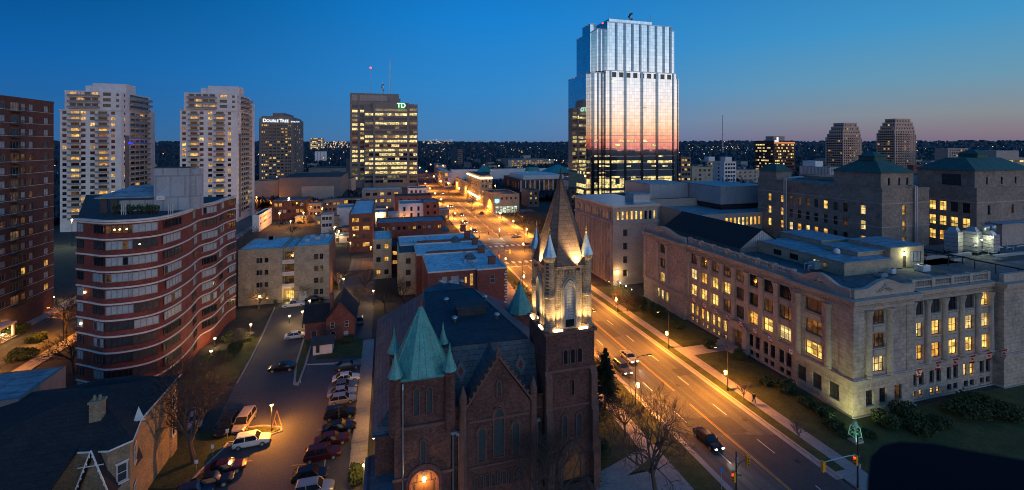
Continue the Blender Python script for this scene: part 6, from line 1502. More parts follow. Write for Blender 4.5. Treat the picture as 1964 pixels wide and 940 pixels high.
blk('shop_row','row of shops with purple and red lit fronts at the foot of the mall','shops','R',833,852,866,430,330,'concrete_pale','white_roof',nS=2,nX=8,w=4,h=3,fh=4.6,tb=(('violet',.35),('lit2',.3),('dark2',.35)))
def pyr(label,px,d,pyb,pyt,w,lit=False,tr=.25):
    x,y=D(px,d); z0=zat(pyb,x,y); z1=zat(pyt,x,y); o=empty('teal_roof_pavilion',(x,y,z0),0,label,'pavilion','teal roofed pavilions of the mall'); q=MB(); q.box(x-w*.36,x+w*.36,y-w*.36,y+w*.36,12,z0); q.build('glazed_drum',[M['office'] if lit else M['dark2']],o)
    q=MB(); q.frustum(rect(x-w/2,x+w/2,y-w/2,y+w/2),z0,rect(x-w/2*tr,x+w/2*tr,y-w/2*tr,y+w/2*tr),z1); q.build('roof',[M['teal_roof']],o)
pyr('teal hat-like roof above the gold lit brick block',929,400,329,317,11)
pyr('broad teal roof with lit glass drum, middle of the mall',1021,430,329,321,12,True,.8)
pyr('wide teal tent roof at the right end of the mall',1069,430,330,316,26,False,.12)
AR=blk('arena_block','brick and white striped block with tall dark windows and teal roof','hall','R',966,999,1103,368,346,'brick_townhouse','teal_roof',nS=12,nX=6,w=3.2,h=6,fh=40,tb=(('dark2',.6),('dim',.4)),first=2.0)
q=MB(); 
for i in range(13): x=AR.x0+(AR.x1-AR.x0)*i/12; q.box(x-.5,x+.5,AR.y0-.35,AR.y0-.17,0,AR.h)
q.build('white_pier',[M['white_wall']],AR.o)
q=MB(); q.box(AR.x0+4,AR.x1-8,AR.y0+6,AR.y1-6,AR.h,AR.h+3.5); q.build('roof_lantern',[M['white_wall']],AR.o)
blk('dark_house','small dark gabled house among the park trees','house','R',1000,1012,1034,300,366,'brown_grey_wall','dark_roof',nS=2,tb=(('dark',.5),('lit2',.5)))
for i,(pl,pc,pr,d_,pt_,wl2,n_,t_,lb) in enumerate((
 (1300,1306,1325,330,302,'brown_grey_wall',3,(('lit',.25),('lit2',.25),('dark',.5)),'dark office block with lit windows just right of the glass tower'),
 (1325,1327,1367,345,322,'brick_buff',4,(('dark2',.7),('blind',.3)),'plain tan block right of the glass tower with a white light on its roof edge'),
 (1352,1357,1388,430,310,'concrete_pale',7,(('dark',.8),('lit2',.2)),'pinkish apartment slab with dark windows right of the tan block'),
 (1386,1389,1412,400,311,'white_wall',4,(('dark',1),),'white slab with two columns of small windows'),
 (1410,1412,1456,420,327,'concrete_pale',4,(('dark2',.6),('dim',.4)),'low pinkish building right of the white slab'))):
    B=blk('office_block',lb,'building','R',pl,pc,pr,d_,pt_,wl2,'grey_roof',nS=n_,nX=1,w=2.2,h=1.7,fh=3.5,tb=t_,cap=50)
    if i in (2,3):
        q=MB(); q.box(B.x0+3,B.x0+10,B.y0+2,B.y0+8,B.h,B.h+4.5); q.build('penthouse',[M['white_wall']],B.o)
OB=blk('brown_office_tower','square brown office tower with yellow lit window rows and orange band at its top','office tower','R',1447,1484,1525,560,271,'brick_brown','dark_roof',nS=12,nX=9,w=3.2,h=1.9,fh=4.0,tb=(('dark',.42),('dark2',.08),('office',.38),('office_dim',.12)),first=3.4,parapet=.8,cap=100)
q=MB(); q.box(OB.x0+9,OB.x1-7,OB.y0+9,OB.y1-9,OB.h,zat(261,OB.x0,OB.y0)); q.build('penthouse',[M['concrete_pale']],OB.o)
q=MB(); q.box(OB.x0+.4,OB.x1-.4,OB.y0-.3,OB.y0-.01,OB.h-2.8,OB.h-1.2); q.build('light_band',[lamp_mat('orange_light_band',(1,.38,.15),.75)],OB.o)
q=MB(); q.box(OB.x0+1,OB.x0+7,OB.y0-.5,OB.y0-.31,OB.h-.4,OB.h+1); q.box(OB.x0+14,OB.x0+16.5,OB.y0+8.7,OB.y0+8.99,OB.h+2,OB.h+5); q.build('white_sign',[M['white_sign']],OB.o)
LB=blk('pale_library','pale low office building with ribbed upper wall and white lit lettering','office building','R',1533,1592,1614,300,322,'concrete_pale','white_roof',nS=6,nX=16,w=.8,h=3.4,fh=30,tb=(('dark',1),),first=6.2,cap=60)
q=MB(); n=22
for i in range(n): y=LB.y0+(LB.y1-LB.y0)*i/n; q.box(LB.x0-.25,LB.x0-.003,y,y+.45,LB.h-5.2,LB.h)
for i in range(7): x=LB.x0+(LB.x1-LB.x0)*i/7; q.box(x,x+.35,LB.y0-.25,LB.y0-.003,LB.h-5.2,LB.h)
q.build('wall_rib',[M['white_wall']],LB.o)
text('lit_lettering','PARK PLACE' if 0 else 'III III',(LB.x0-.5,LB.y0+9,LB.h-2.6),2.2,'white_sign',LB.o,rz=-math.pi/2) if False else None
q=MB(); q.box(LB.x0+4,LB.x0+11,LB.y0+14,LB.y0+24,LB.h,LB.h+4); q.build('penthouse',[M['white_wall']],LB.o)
# stepped twin towers on the right
def stepped(label,pxl,pxc,pxr,d,pyt,seed):
    x,y=D(pxc,d); x1=xonY(pxr,y); y1=yonX(pxl,x); B=Bldg('stepped_apartment_tower',label,'apartment tower',x,x1,y,y1,'stepped apartment towers on the right skyline'); rnd.seed(seed)
    W=x1-x; Dp=y1-y; zt2=zat(pyt,x,y); hb=zt2-18; fh=3.05; zs=[]; z=hb-2.2
    while z>2: zs.append(z); z-=fh
    tb=(('dark',.62),('dark2',.28),('lit2',.05),('dim',.05)); 
    fsS=[(u-1.1,z,u+1.1,z+1.7,choose(tb),2,1) for z in zs for u in even(W,9,1.2)]; fsW=[(u-1.2,z,u+1.2,z+1.7,choose(tb),2,1) for z in zs for u in even(Dp,8,1.2)]
    B.block(x,x1,y,y1,0,hb,'concrete_tan','dark_roof',{'S':fsS,'W':fsW},.4,.5,simple=True)
    for k in range(4):
        z0=hb+k*4.5; z1=hb+(k+1)*4.5; la,ra=(.0,.02,.08,.12)[k],(.02,.06,.12,.22)[k]; wa=(.10,.2,.28,.4)[k]; x0_,x1_=x+W*la*.5,x1-W*ra; y0_,y1_=y+Dp*(0,0,.01,.02)[k]+.1,y1-Dp*wa
        W2=x1_-x0_; D2=y1_-y0_
        B.block(x0_,x1_,y0_,y1_,z0,z1,'concrete_tan','dark_roof',{'S':[(u-1,.8,u+1,2.8,choose(tb),2,1) for u in even(W2,max(3,8-k),1)],'W':[(u-1,.8,u+1,2.8,choose(tb),2,1) for u in even(D2,max(3,7-k),1)]},.4,.4,wname='stepped_wall')
    q=MB()
    for i in range(10):
        u=W*(i+.0)/9; q.box(x+u-.35,x+u+.35,y-.6,y-.003,0,hb-(2 if i in(0,9) else 0)+ (12 if 3<=i<=6 else 4 if 1<i<8 else 0)*0)
    q.build('pier',[M['concrete_tan']],B.o)
    B.win=B.win; B.finish(100); return B
M['concrete_tan']=mat('pinkish_tan_concrete',(.68,.44,.33),.8,noise=.15,nscale=.1)
stepped('left of two stepped apartment towers on the right skyline',1583,1617,1652,560,236,2)
stepped('right of two stepped apartment towers on the right skyline, slightly taller',1681,1716,1756,560,228,3)
blk('concrete_apartment_block','pale apartment block with one blank wall, beyond the right hipped roof','apartment block','R',1793,1818,1857,520,285,'concrete_pale','grey_roof',nS=8,w=2.4,h=1.6,fh=3.2,tb=(('dark2',.5),('dark',.3),('lit2',.2)),cap=90)
q=blk('strip_lit_office','wide office building with long lit strips behind the right stone block','office building','R',1900,1907,2010,330,305,'concrete_pale','grey_roof',nS=9,w=4.6,h=1.5,fh=4.4,tb=(('office',.75),('office_dim',.25)),cap=60)
qq=MB(); qq.box(q.x0+14,q.x0+40,q.y0+6,q.y0+20,q.h,q.h+6); qq.build('penthouse',[M['concrete_pale']],q.o)
blk('dark_store','flat blue roofed brick building between the stone block and the apartment towers','building','R',1740,1752,1800,260,318,'brick_townhouse','blue_roof',nS=4,tb=(('dark',.5),('dim',.5)))
blk('far_block','dark far tower with one pale edge rising from the woods, left of the mall','apartment block','R',864,878,887,760,287,'brown_grey_wall','dark_roof',nS=5,w=3,h=1.6,fh=3.4,tb=(('dark',.8),('dim',.2)),cap=40)
blk('far_block','small grey far block with a lit side beside the street end','building','R',832,842,856,620,318,'concrete_pale','grey_roof',nS=3,tb=(('lit2',.5),('dark',.5)))
blk('far_block','long pale far building on the plain above the mall','building','R',960,975,1062,760,307,'concrete_pale','grey_roof',nS=14,w=3,h=1.6,fh=3.6,tb=(('lit2',.5),('dark2',.5)))
blk('far_block','small white far building among the woods right of the hotel','building','L',604,626,627,900,291,'white_wall','white_roof',nS=3,tb=(('dark2',1),))
blk('far_block','lit hospital-like slab on the horizon right of the hotel','hospital','L',594,620,621,1900,265,'concrete_pale','grey_roof',nS=8,w=5,h=3,fh=6,tb=(('office',.5),('dark',.5)))
tm=D(1386,1500); mast('tall thin red and white broadcasting mast far off right of the glass tower',tm[0],tm[1],0,zat(221,*tm),r=.9,lattice=2.2)
# a sprinkling of small far houses and blocks
r8=random.Random(77)
hm=[]
for i,(w_,d_,h_,rf) in enumerate(((9,8,6,1),(14,10,8,0),(22,14,11,0),(11,9,6.5,1))):
    q=MB(); q.box(-w_/2,w_/2,-d_/2,d_/2,0,h_)
    if rf: q.raw([(-w_/2-.4,-d_/2-.4,h_-.2),(w_/2+.4,-d_/2-.4,h_-.2),(w_/2+.4,0,h_+3.4),(-w_/2-.4,0,h_+3.4),(w_/2+.4,d_/2+.4,h_-.2),(-w_/2-.4,d_/2+.4,h_-.2)],[(0,1,2,3),(3,2,4,5)],1)
    else: q.box(-w_/2-.2,w_/2+.2,-d_/2-.2,d_/2+.2,h_,h_+.5,1)
    for u in even(w_,3 if w_<12 else 5,1):
        for z in (1.2,4.2): q.box(u-w_/2-.5,u-w_/2+.5,-d_/2-.06,-d_/2-.01,z,z+1.4,2 if r8.random()<.25 else 3)
    hm.append(q.mesh('distant_house',[M[('white_wall','brick_buff','concrete_pale','brown_grey_wall')[i]],M['grey_roof'],M['lit2'],M['dark']]))
for k in range(110):
    a=R(r8.uniform(-36,64)); rr=r8.uniform(330,1150); x,y=rr*math.sin(a),rr*math.cos(a)
    if 26<x<76: continue
    o=bpy.data.objects.new('distant_house',hm[r8.randrange(4)]); COL.objects.link(o); o.location=(x,y,max(0,hill_z(x,y))+ (0 if rr<520 else 2)); o.rotation_euler=(0,0,r8.choice((0,0,1.57,.3,-.2)))
    tag(o,'one of many small far houses and blocks scattered in the dark wooded plain','house','small far houses in the wooded plain')
# ================================================================ LOWER LEFT: old houses in shade
x1,y0=D(36,55); y1=yonX(126,x1); hz=zat(766,x1,y0)
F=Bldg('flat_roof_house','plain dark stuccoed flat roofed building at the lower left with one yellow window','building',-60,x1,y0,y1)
F.block(-60,x1,y0,y1,0,hz,'brown_grey_wall','blue_roof',{'S':[(60+xonY(10,y0)-.7,zat(866,x1,y0),60+xonY(10,y0)+.7,zat(842,x1,y0),'lit2',2,2)],'E':[(3.2,4.6,4.2,6.4,'dark',1,1)]},.2,.1,capm='brown_grey_wall',simple=False)
F.finish()
# yellow brick gothic house: hipped dark roofs, bay, bargeboard gable, chimneys
VH=empty('gothic_house',(-34,58,0),0,'old yellow brick house with sprawling dark roof and white carved gable boards','house')
M['yb']=M['brick_yellow']
def vp(mb,name,mats,parent=None): return mb.build(name,[M[m] for m in mats],parent or VH)
ax0,ay0=D(205,49.5); bx0_,by0v=D(250,49); cx0_,cy0_=D(266,51)
zE=zat(840,bx0_,by0v)
# front wing with a canted bay (faces south-east)
pA=D(150,47); pB=D(206,47.2); pC=D(250,48.8); pD=D(266,52.5); 
wingp=[(pA[0]-14,pA[1]),(pA[0],pA[1]),pB,pC,pD,(pD[0],pD[1]+10),(pA[0]-14,pD[1]+10)]
q=MB(); q.prism(wingp,0,zE); vp(q,'wall',['yb'])
cen=(sum(p[0] for p in wingp)/7,sum(p[1] for p in wingp)/7)
big=[(c[0]+ (c[0]-cen[0])*.05,c[1]+(c[1]-cen[1])*.05) for c in wingp]
q=MB(); q.frustum(big,zE,[(cen[0]+(p[0]-cen[0])*.15,cen[1]+(p[1]-cen[1])*.15+1.5) for p in wingp],zE+2.7); rfv=vp(q,'roof',['shingle'])
q=MB(); 
for a_,b_ in zip(big[1:5],big[2:6]): q.tube([(*a_,zE-.08),(*b_,zE-.08)],.11,4)
vp(q,'eaves_board',['white_paint'],rfv)
q=MB(); q.box(pA[0]-15,pA[0]-.6,39,pA[1]-.01,0,4.4); vp(q,'wing_wall',['yb'])
q=MB(); q.raw([(pA[0]-15.5,38.4,4.3),(pA[0]+.2,38.4,4.3),(pA[0]-.1,pA[1]+1.2,zE+.6),(pA[0]-15.5,pA[1]+1.2,zE+.6),(pA[0]-15.5,38.4,4.1),(pA[0]+.2,38.4,4.1),(pA[0]-.1,pA[1]-.3,zE-.3),(pA[0]-15.5,pA[1]-.3,zE-.3)],[(0,1,2,3),(0,4,5,1),(1,5,6,2)]); vp(q,'wing_roof',['shingle'])
# rear wing, its right wall catching the car park lamp
E0=D(268,57); E1=D(332,60.5); zr_=zat(763,*E0)
q=MB(); ex1=E1[0]; rw_=[(E0[0]-12,E0[1]),(E0[0],E0[1]),(ex1-1.6,E0[1]+1.0),(ex1,E0[1]+2.6),(ex1,E0[1]+4.2),(E0[0]-12,E0[1]+4.2)]
q.prism(rw_,0,zr_); vp(q,'wall',['yb'])
cen2=(sum(p[0] for p in rw_)/6,sum(p[1] for p in rw_)/6); q=MB(); q.frustum([(cen2[0]+(p[0]-cen2[0])*1.06,cen2[1]+(p[1]-cen2[1])*1.06) for p in rw_],zr_,[(cen2[0]+(p[0]-cen2[0])*.25,cen2[1]+(p[1]-cen2[1])*.12) for p in rw_],zr_+2.0); vp(q,'roof',['shingle'])
def vwin(a,b,t,z,w,h,pane):
    a=Vector(a); b=Vector(b); d=(b-a).normalized(); p=a+(b-a)*t-d*w/2; n=Vector((d.y,-d.x)); 
    o=bpy.data.objects.new('window',win_mesh(w,h,1,2,.06,None,'frame_white',bar=.07,fr=.1)); COL.objects.link(o); adopt(o,VH); o.location=Vector((p.x+n.x*.09,p.y+n.y*.09,z))-wloc(VH); o.rotation_euler=(0,0,math.atan2(d.y,d.x))
    s=bpy.data.objects.new('pane',pane_mesh(w,h,.06,pane)); COL.objects.link(s); adopt(s,o)
    q=MB(); q.box(-.12,w+.12,-.08,-.0,-.18,-.02); q.box(-.12,w+.12,-.05,-.0,h+.02,h+.2); s=bpy.data.objects.new('sill',q.mesh('sill',[M['band']])); COL.objects.link(s); adopt(s,o)
vwin(pB,pC,.62,zE-4.1,.95,1.95,'dark2'); vwin(pC,pD,.45,zE-3.7,.9,2.0,'dark'); vwin(pB,pC,.6,zE-8.4,.95,1.9,'dark'); vwin(pC,pD,.45,zE-8,.9,1.9,'dark')
vwin(rw_[1],rw_[2],.55,zr_-3.2,.9,1.8,'dark'); vwin(rw_[1],rw_[2],.58,zr_-6.8,.95,1.9,'blind'); vwin(rw_[3],rw_[4],.2,zr_-3.4,.8,2,'dark'); vwin(rw_[3],rw_[4],.2,zr_-7,.8,2,'dark'); vwin(rw_[2],rw_[3],.5,zr_-6.9,.9,2,'dark')
# gable with pierced bargeboard over the front
g0=D(150,46.4); g1=D(208,46.6); gm=((g0[0]+g1[0])/2,(g0[1]+g1[1])/2); za=zat(900,*gm)+2.2; zb_=za-2.9
q=MB(); q.raw([(g0[0],g0[1]+.3,zb_-2),(g1[0],g1[1]+.3,zb_-2),(gm[0],gm[1]+.3,za-.3)],[(0,1,2)]); vp(q,'gable_wall',['yb'])
q=MB(); q.raw([(g0[0]-.4,g0[1]-.3,zb_-2.2),(gm[0],gm[1]-.3,za),(gm[0],gm[1]+6,za),(g0[0]-.4,g0[1]+6,zb_-2.2),(g1[0]+.4,g1[1]-.3,zb_-2.2),(g1[0]+.4,g1[1]+6,zb_-2.2)],[(0,1,2,3),(4,5,2,1)]); vp(q,'roof',['shingle'])
q=MB()
for s0 in (g0,g1):
    a_=Vector((s0[0]+(-.4 if s0 is g0 else .4),s0[1]-.42,zb_-2.2)); b_=Vector((gm[0],gm[1]-.42,za)); q.tube([a_,b_],.075,4)
    for i in range(7):
        p=a_+(b_-a_)*((i+.5)/7); q.lathe((p.x,p.y,p.z-.42),[(.02,0),(.07,.12),(.02,.28)],6)
q.tube([(gm[0]-1.1,gm[1]-.42,za-1.6),(gm[0]+1.1,gm[1]-.42,za-1.6)],.05,4)
vp(q,'bargeboard',['white_paint'])
q=MB(); t0=D(262,52); q.raw([(t0[0]-.1,t0[1]-.5,zE+.2),(t0[0]+1.0,t0[1]-.4,zE+.2),(t0[0]+.4,t0[1]-.45,zE+1.9)],[(0,1,2)]); vp(q,'bargeboard',['white_paint'])
for px,d_,z0_,z1_ in ((187,50,zE+.5,zE+3.4),(112,56,5,zat(835,*D(112,56))+3.4)):
    x,y=D(px,d_); q=MB(); q.box(x-.55,x+.55,y-.45,y+.45,z0_-3,z1_); q.box(x-.65,x+.65,y-.55,y+.55,z1_,z1_+.25); q.lathe((x-.25,y,z1_+.25),[(.16,0),(.13,.5)],8); q.lathe((x+.25,y,z1_+.25),[(.16,0),(.13,.5)],8); vp(q,'chimney',['yb'],rfv)
M['parapet_dark']=mat('dark_blue_coping',(.006,.007,.013),.95,noise=.2,spec=.1)
# dark parapet of the viewer's own building, lower right
q=MB(); pr=[Vector((math.cos(t)*.35,math.sin(t)*.25)) for t in [math.pi*k/10 for k in range(11)]]
zl_=EYE-.8; pp_=[P(px,py,zl_) for px,py in ((1665,1500),(1663,900),(1668,868),(1690,846),(1722,839),(1790,843),(1870,858),(2000,880),(2250,905),(2250,1500))]
o=empty('roof_parapet',(*pp_[2],0),0,'dark rounded parapet corner of the near rooftop at the bottom right','parapet')
q=MB(); q.prism(pp_[::-1],5,zl_-.03); ins=[(x*.985+.004,y*.985) for x,y in pp_]; q.frustum(pp_[::-1],zl_-.03,ins[::-1],zl_); q.build('coping',[M['parapet_dark']],o)
# ================================================================ STREET LAMPS
def street_lamp(label,x,y,side,e_spot=1500,e_globe=700,h=7.4,globe=True,cobra=True,grp='street lamps along the main street'):
    """pole with a long arm over the road and a globe lantern lower down; side = +1 arm to +x"""
    o=empty('street_lamp',(x,y,.12),0,label,'street lamp',grp)
    q=MB(); q.lathe((x,y,.12),[(.17,0),(.17,.5),(.09,.6),(.055,h)],8); q.build('pole',[M['metal_dark']],o)
    if cobra:
        q=MB(); q.tube([(x,y,h),(x+side*.4,y,h+.35),(x+side*1.2,y,h+.5),(x+side*2.2,y,h+.5)],.045,6); q.build('arm',[M['metal_dark']],o)
        q=MB(); q.obox((x+side*2.5,y,h+.5),.75,.3,.14); hd=q.build('lamp_head',[M['metal_dark']],o)
        q=MB(); q.obox((x+side*2.55,y,h+.405),.5,.22,.03); q.build('lens',[M['sodium']],hd)
        spot('street_light',(x+side*2.55,y,h+.35),(x+side*3.3,y,0),SOD,e_spot,150,.7,.12)
    if globe:
        q=MB(); q.tube([(x,y,3.1),(x-side*.0+side*.35,y,3.05),(x+side*.5,y,3.2)],.03,5); q.build('bracket',[M['metal_dark']],o)
        q=MB(); q.ball((x+side*.5,y,3.4),.24,12); q.build('globe',[M['sodium']],o,smooth=True)
        point('globe_light',(x+side*.5,y,3.02),SOD,e_globe*.32,.15).visible_camera=True
    return o
SP=13500
for i,(y,lb) in enumerate(((63.5,'nearest on the right pavement'),(80,'second on the right pavement'),(101,'third on the right pavement, by the bare tree'),(122,'fourth on the right pavement'),(143,'last before the junction on the right'))):
    street_lamp(f'street lamp with lit globe, {lb}',54.9+.55 if False else 56.0,y,-1,SP,2600)
for i,(y,lb) in enumerate(((64,'nearest on the left verge'),(84,'second on the left verge'),(104,'third on the left verge, behind the church tower'),(126,'fourth on the left verge'),(147,'last before the junction on the left'))):
    street_lamp(f'street lamp with lit globe, {lb}',38.6,y,1,SP,2200)
names=['first','second','third','fourth','fifth','sixth','seventh','eighth']
for i in range(8):
    y=196+i*(20+i*2.2)
    street_lamp(f'street lamp on the right beyond the junction, {names[i]} from it',62.6,y,-1,30000+4500*i,6000+1200*i,8.5,grp='street lamps beyond the junction')
    street_lamp(f'street lamp on the left beyond the junction, {names[i]} from it',37.2,y+8,1,30000+4500*i,5000+1200*i,8.5,grp='street lamps beyond the junction')
for i,(x,y,lb) in enumerate(((90,178,'by the park on the cross street, left one'),(118,178,'by the park on the cross street, right one'),(52,167,'on the island of the junction, unlit arm raised'))):
    street_lamp(f'street lamp {lb}',x,y,-1,12000,8000,8,grp='street lamps beyond the junction')
for i,(y) in enumerate((100,118,136,156,176,200)):
    street_lamp(f'street lamp of the left side street, {names[i]} from the near end',-66.2,y,-1,9000,2500,7,globe=(i%2==0),grp='street lamps of the side street')
def lantern(label,px,py,e=420,h=3.6,col=(1,.58,.2),m='warm_bulb'):
    x,y=P(px,py); o=empty('lamp_post',(x,y,0),0,label,'lamp post','globe lamp posts around the car park'); q=MB(); q.lathe((x,y,0),[(.12,0),(.12,.3),(.05,.4),(.045,h)],8); q.build('pole',[M['metal_dark']],o)
    q=MB(); q.ball((x,y,h+.15),.24,12,sz=.8); q.build('globe',[M[m]],o,smooth=True); q=MB(); q.lathe((x,y,h+.36),[(.3,0),(.1,.12)],10); q.build('cap',[M['metal_dark']],o)
    point('lantern_light',(x,y-.3,h-.2),col,e*1.6 if e<2000 else e,.12)
lantern('sodium lamp post on the kerbed nose of the car park',521,827,4200,3.7,SOD,'sodium')
for px,py,lb,e in ((481,656,'lamp post at the corner of the curved block garden',420),(580,629,'lamp post beside the white sedan',420),(594,606,'lamp post at the tip of the drive island',350),(498,596,'lamp post under the bare tree left of the buff apartments',350),(659,560,'lamp post right of the buff apartments',420),(716,585,'lamp post in the paved court right of the small house',420),(555,620,'short lamp post by the apartment entrance drive',120),(405,712,'garden lamp hidden in the shrubs of the curved block',260),(412,665,'garden lamp at the foot of the curved block',160)):
    lantern(lb,px,py,e,3.6 if e>200 else 1.6)
for px,py,z,e,lb in ((282,258+0,6,0,''),):
    pass
# bollard lamps at the foot of the stone wing
for i,px in enumerate((1186,1205,1225)):
    x=66.5; y=yonX(px,66.5); y=min(y,119); y=118.5-i*3.2; o=empty('bollard_lamp',(x,y,.11),0,f'small bright bollard lamp at the foot of the office wing, {names[i]} from the street','lamp','bollard lamps by the office wing'); q=MB(); q.lathe((x,y,.11),[(.09,0),(.09,1.0)],8); q.build('post',[M['metal_dark']],o); q=MB(); q.ball((x,y,1.25),.17); q.build('globe',[M['white_bulb']],o)
    point('bollard_light',(x-.4,y,1.3),(1,.75,.4),130,.1)
point('wing_wall_light',(66.2,119.3,4.2),(1,.62,.2),500,.2)
q=MB(); q.box(65.9,66.5,119.5,119.99,4.2,4.5); tag(q.build('wall_lamp',[M['warm_bulb']]),'lit wall lamp where office wing meets stone building','lamp')
# roof edge security lamps and yard lamps in the middle distance
def yard_lamp(label,px,d,pyl,col='sodium',e=3000,c=SOD,s=.4):
    x,y=D(px,d); z=zat(pyl,x,y); o=empty('yard_lamp',(x,y,0),0,label,'lamp post','yard lamps among the back lots'); q=MB(); q.lathe((x,y,0),[(.12,0),(.08,z)],6); q.build('pole',[M['metal_dark']],o); q=MB(); q.ball((x,y,z+.3),s,8); q.build('lamp',[M[col]],o); point('yard_light',(x,y-.3,z-.35),c,e*1.6,.2)
yard_lamp('greenish white floodlight above the brown brick office roof',554,250,382,'white_bulb',1800,(.8,1,.8),.5)
yard_lamp('orange yard lamp in the parking court left of the brick office',536,228,410)
yard_lamp('orange yard lamp at the right end of the brick office',582,236,409)
yard_lamp('orange lamp between the small dark houses',618,250,400,e=1500)
yard_lamp('orange lamp by the low wall left of the brown hall',492,300,379)
yard_lamp('white lamp at the foot of the left white tower',138,185,423,'white_bulb',2200,(.9,1,.6),.35)
yard_lamp('warm lamp in the lane right of the buff apartments',672,165,467,'warm_bulb',500,(1,.7,.3),.2)
yard_lamp('pole lamp in the middle of the wide junction',958,200,441,'white_bulb',900,(1,.9,.6),.25)
yard_lamp('orange lamp on the flat roof of the brown shop',950,285,357,'sodium',1500)
r12=random.Random(8)
for k in range(16):
    px,d=((560,215),(548,250),(610,238),(640,200),(660,240),(700,200),(722,235),(745,262),(690,268),(650,190),(735,180),(775,222),(800,248),(708,160),(600,262),(760,275))[k]; x,y=D(px+r12.uniform(-5,5),d)
    o=empty('yard_lamp',(x,y,0),0,'one of the small warm lamps dotted about the back lots left of the street','lamp post','small lamps of the back lots'); q=MB(); q.lathe((x,y,0),[(.08,0),(.05,5)],6); q.build('pole',[M['metal_dark']],o); q=MB(); q.ball((x,y,5.25),.3,8); q.build('lamp',[M['sodium' if k%3 else 'warm_bulb']],o); point('yard_light',(x,y-.3,4.6),SOD if k%3 else (1,.7,.3),1300,.15)
for i,(px,d,py) in enumerate(((832,470,343),(818,560,333),(845,420,352),(860,390,356),(880,350,366),(805,620,326),(826,640,320),(850,600,322))):
    yard_lamp(f'distant orange lamp near the far end of the street, {names[i]} of eight',px,d,py-4,'sodium',7000,s=.8)
for i,(px,py) in enumerate(((14,640),(5,652),(8,668),(103,578),(70,588),(30,700))):
    x,y=P(px,py); 
    if x>-78: x=-80
    o=empty('garden_lamp',(x,y,0),0,f'small bright path lamp in the shrubs before the brown tower, {names[i]} of six','lamp','path lamps before the brown tower'); q=MB(); q.lathe((x,y,0),[(.05,0),(.05,1.0)],6); q.build('post',[M['metal_dark']],o); q=MB(); q.ball((x,y,1.15),.17); q.build('globe',[M['warm_bulb']],o); point('path_light',(x,y,1.6),(1,.7,.25),300,.1)
# ================================================================ BARE TREES
def bare_tree(label,x,y,h,spread,seed,levels=5,mat_='bark',group='bare trees',trunk=.0,lean=0,fork=.2,name='bare_tree',twigs=3):
    rr=random.Random(seed); o=empty(name,(x,y,0),0,label,'tree',group); T=MB(); C_=MB(); tr=trunk or h*.022
    def grow(p,d,L,r_,lev):
        q=p; pts=[p]; n=3 if lev<3 else 2
        for i in range(n):
            d=(d+Vector((rr.uniform(-1,1),rr.uniform(-1,1),rr.uniform(-.3,.5)))*(.12 if lev<2 else .22)).normalized(); q=q+d*(L/n); pts.append(q)
        (T if lev==0 else C_).tube(pts,r_,6 if lev==0 else (4 if lev<3 else 3),0,r1=r_*.62)
        if lev>=levels: return
        k=(6 if lev==0 else 4 if lev==1 else 3 if lev<4 else twigs)
        for i in range(k):
            az=rr.uniform(0,6.283)+i*6.283/k; a=d.orthogonal().normalized(); b=d.cross(a); sp_=rr.uniform(.3,1.0)*min(1.6,spread/h*1.45)
            nd=(d*1.0+(a*math.cos(az)+b*math.sin(az))*sp_+Vector((0,0,.12))).normalized()
            s=pts[-1] if i<2 or lev==0 else pts[rr.randrange(1,len(pts))]
            if lev==0 and i>1: s=pts[-1]+(pts[-2]-pts[-1])*rr.random()*.5
            grow(s,nd,L*rr.uniform(.66,.88)*(1.25 if lev==0 else 1),max(.012,r_*.56),lev+1)
    grow(Vector((x,y,0)),Vector((lean,0,1)).normalized(),h*fork,tr,0)
    T.build('trunk',[M[mat_]],o); C_.build('crown',[M[mat_]],o); return o
def at(px,py,z=0): return P(px,py,z)
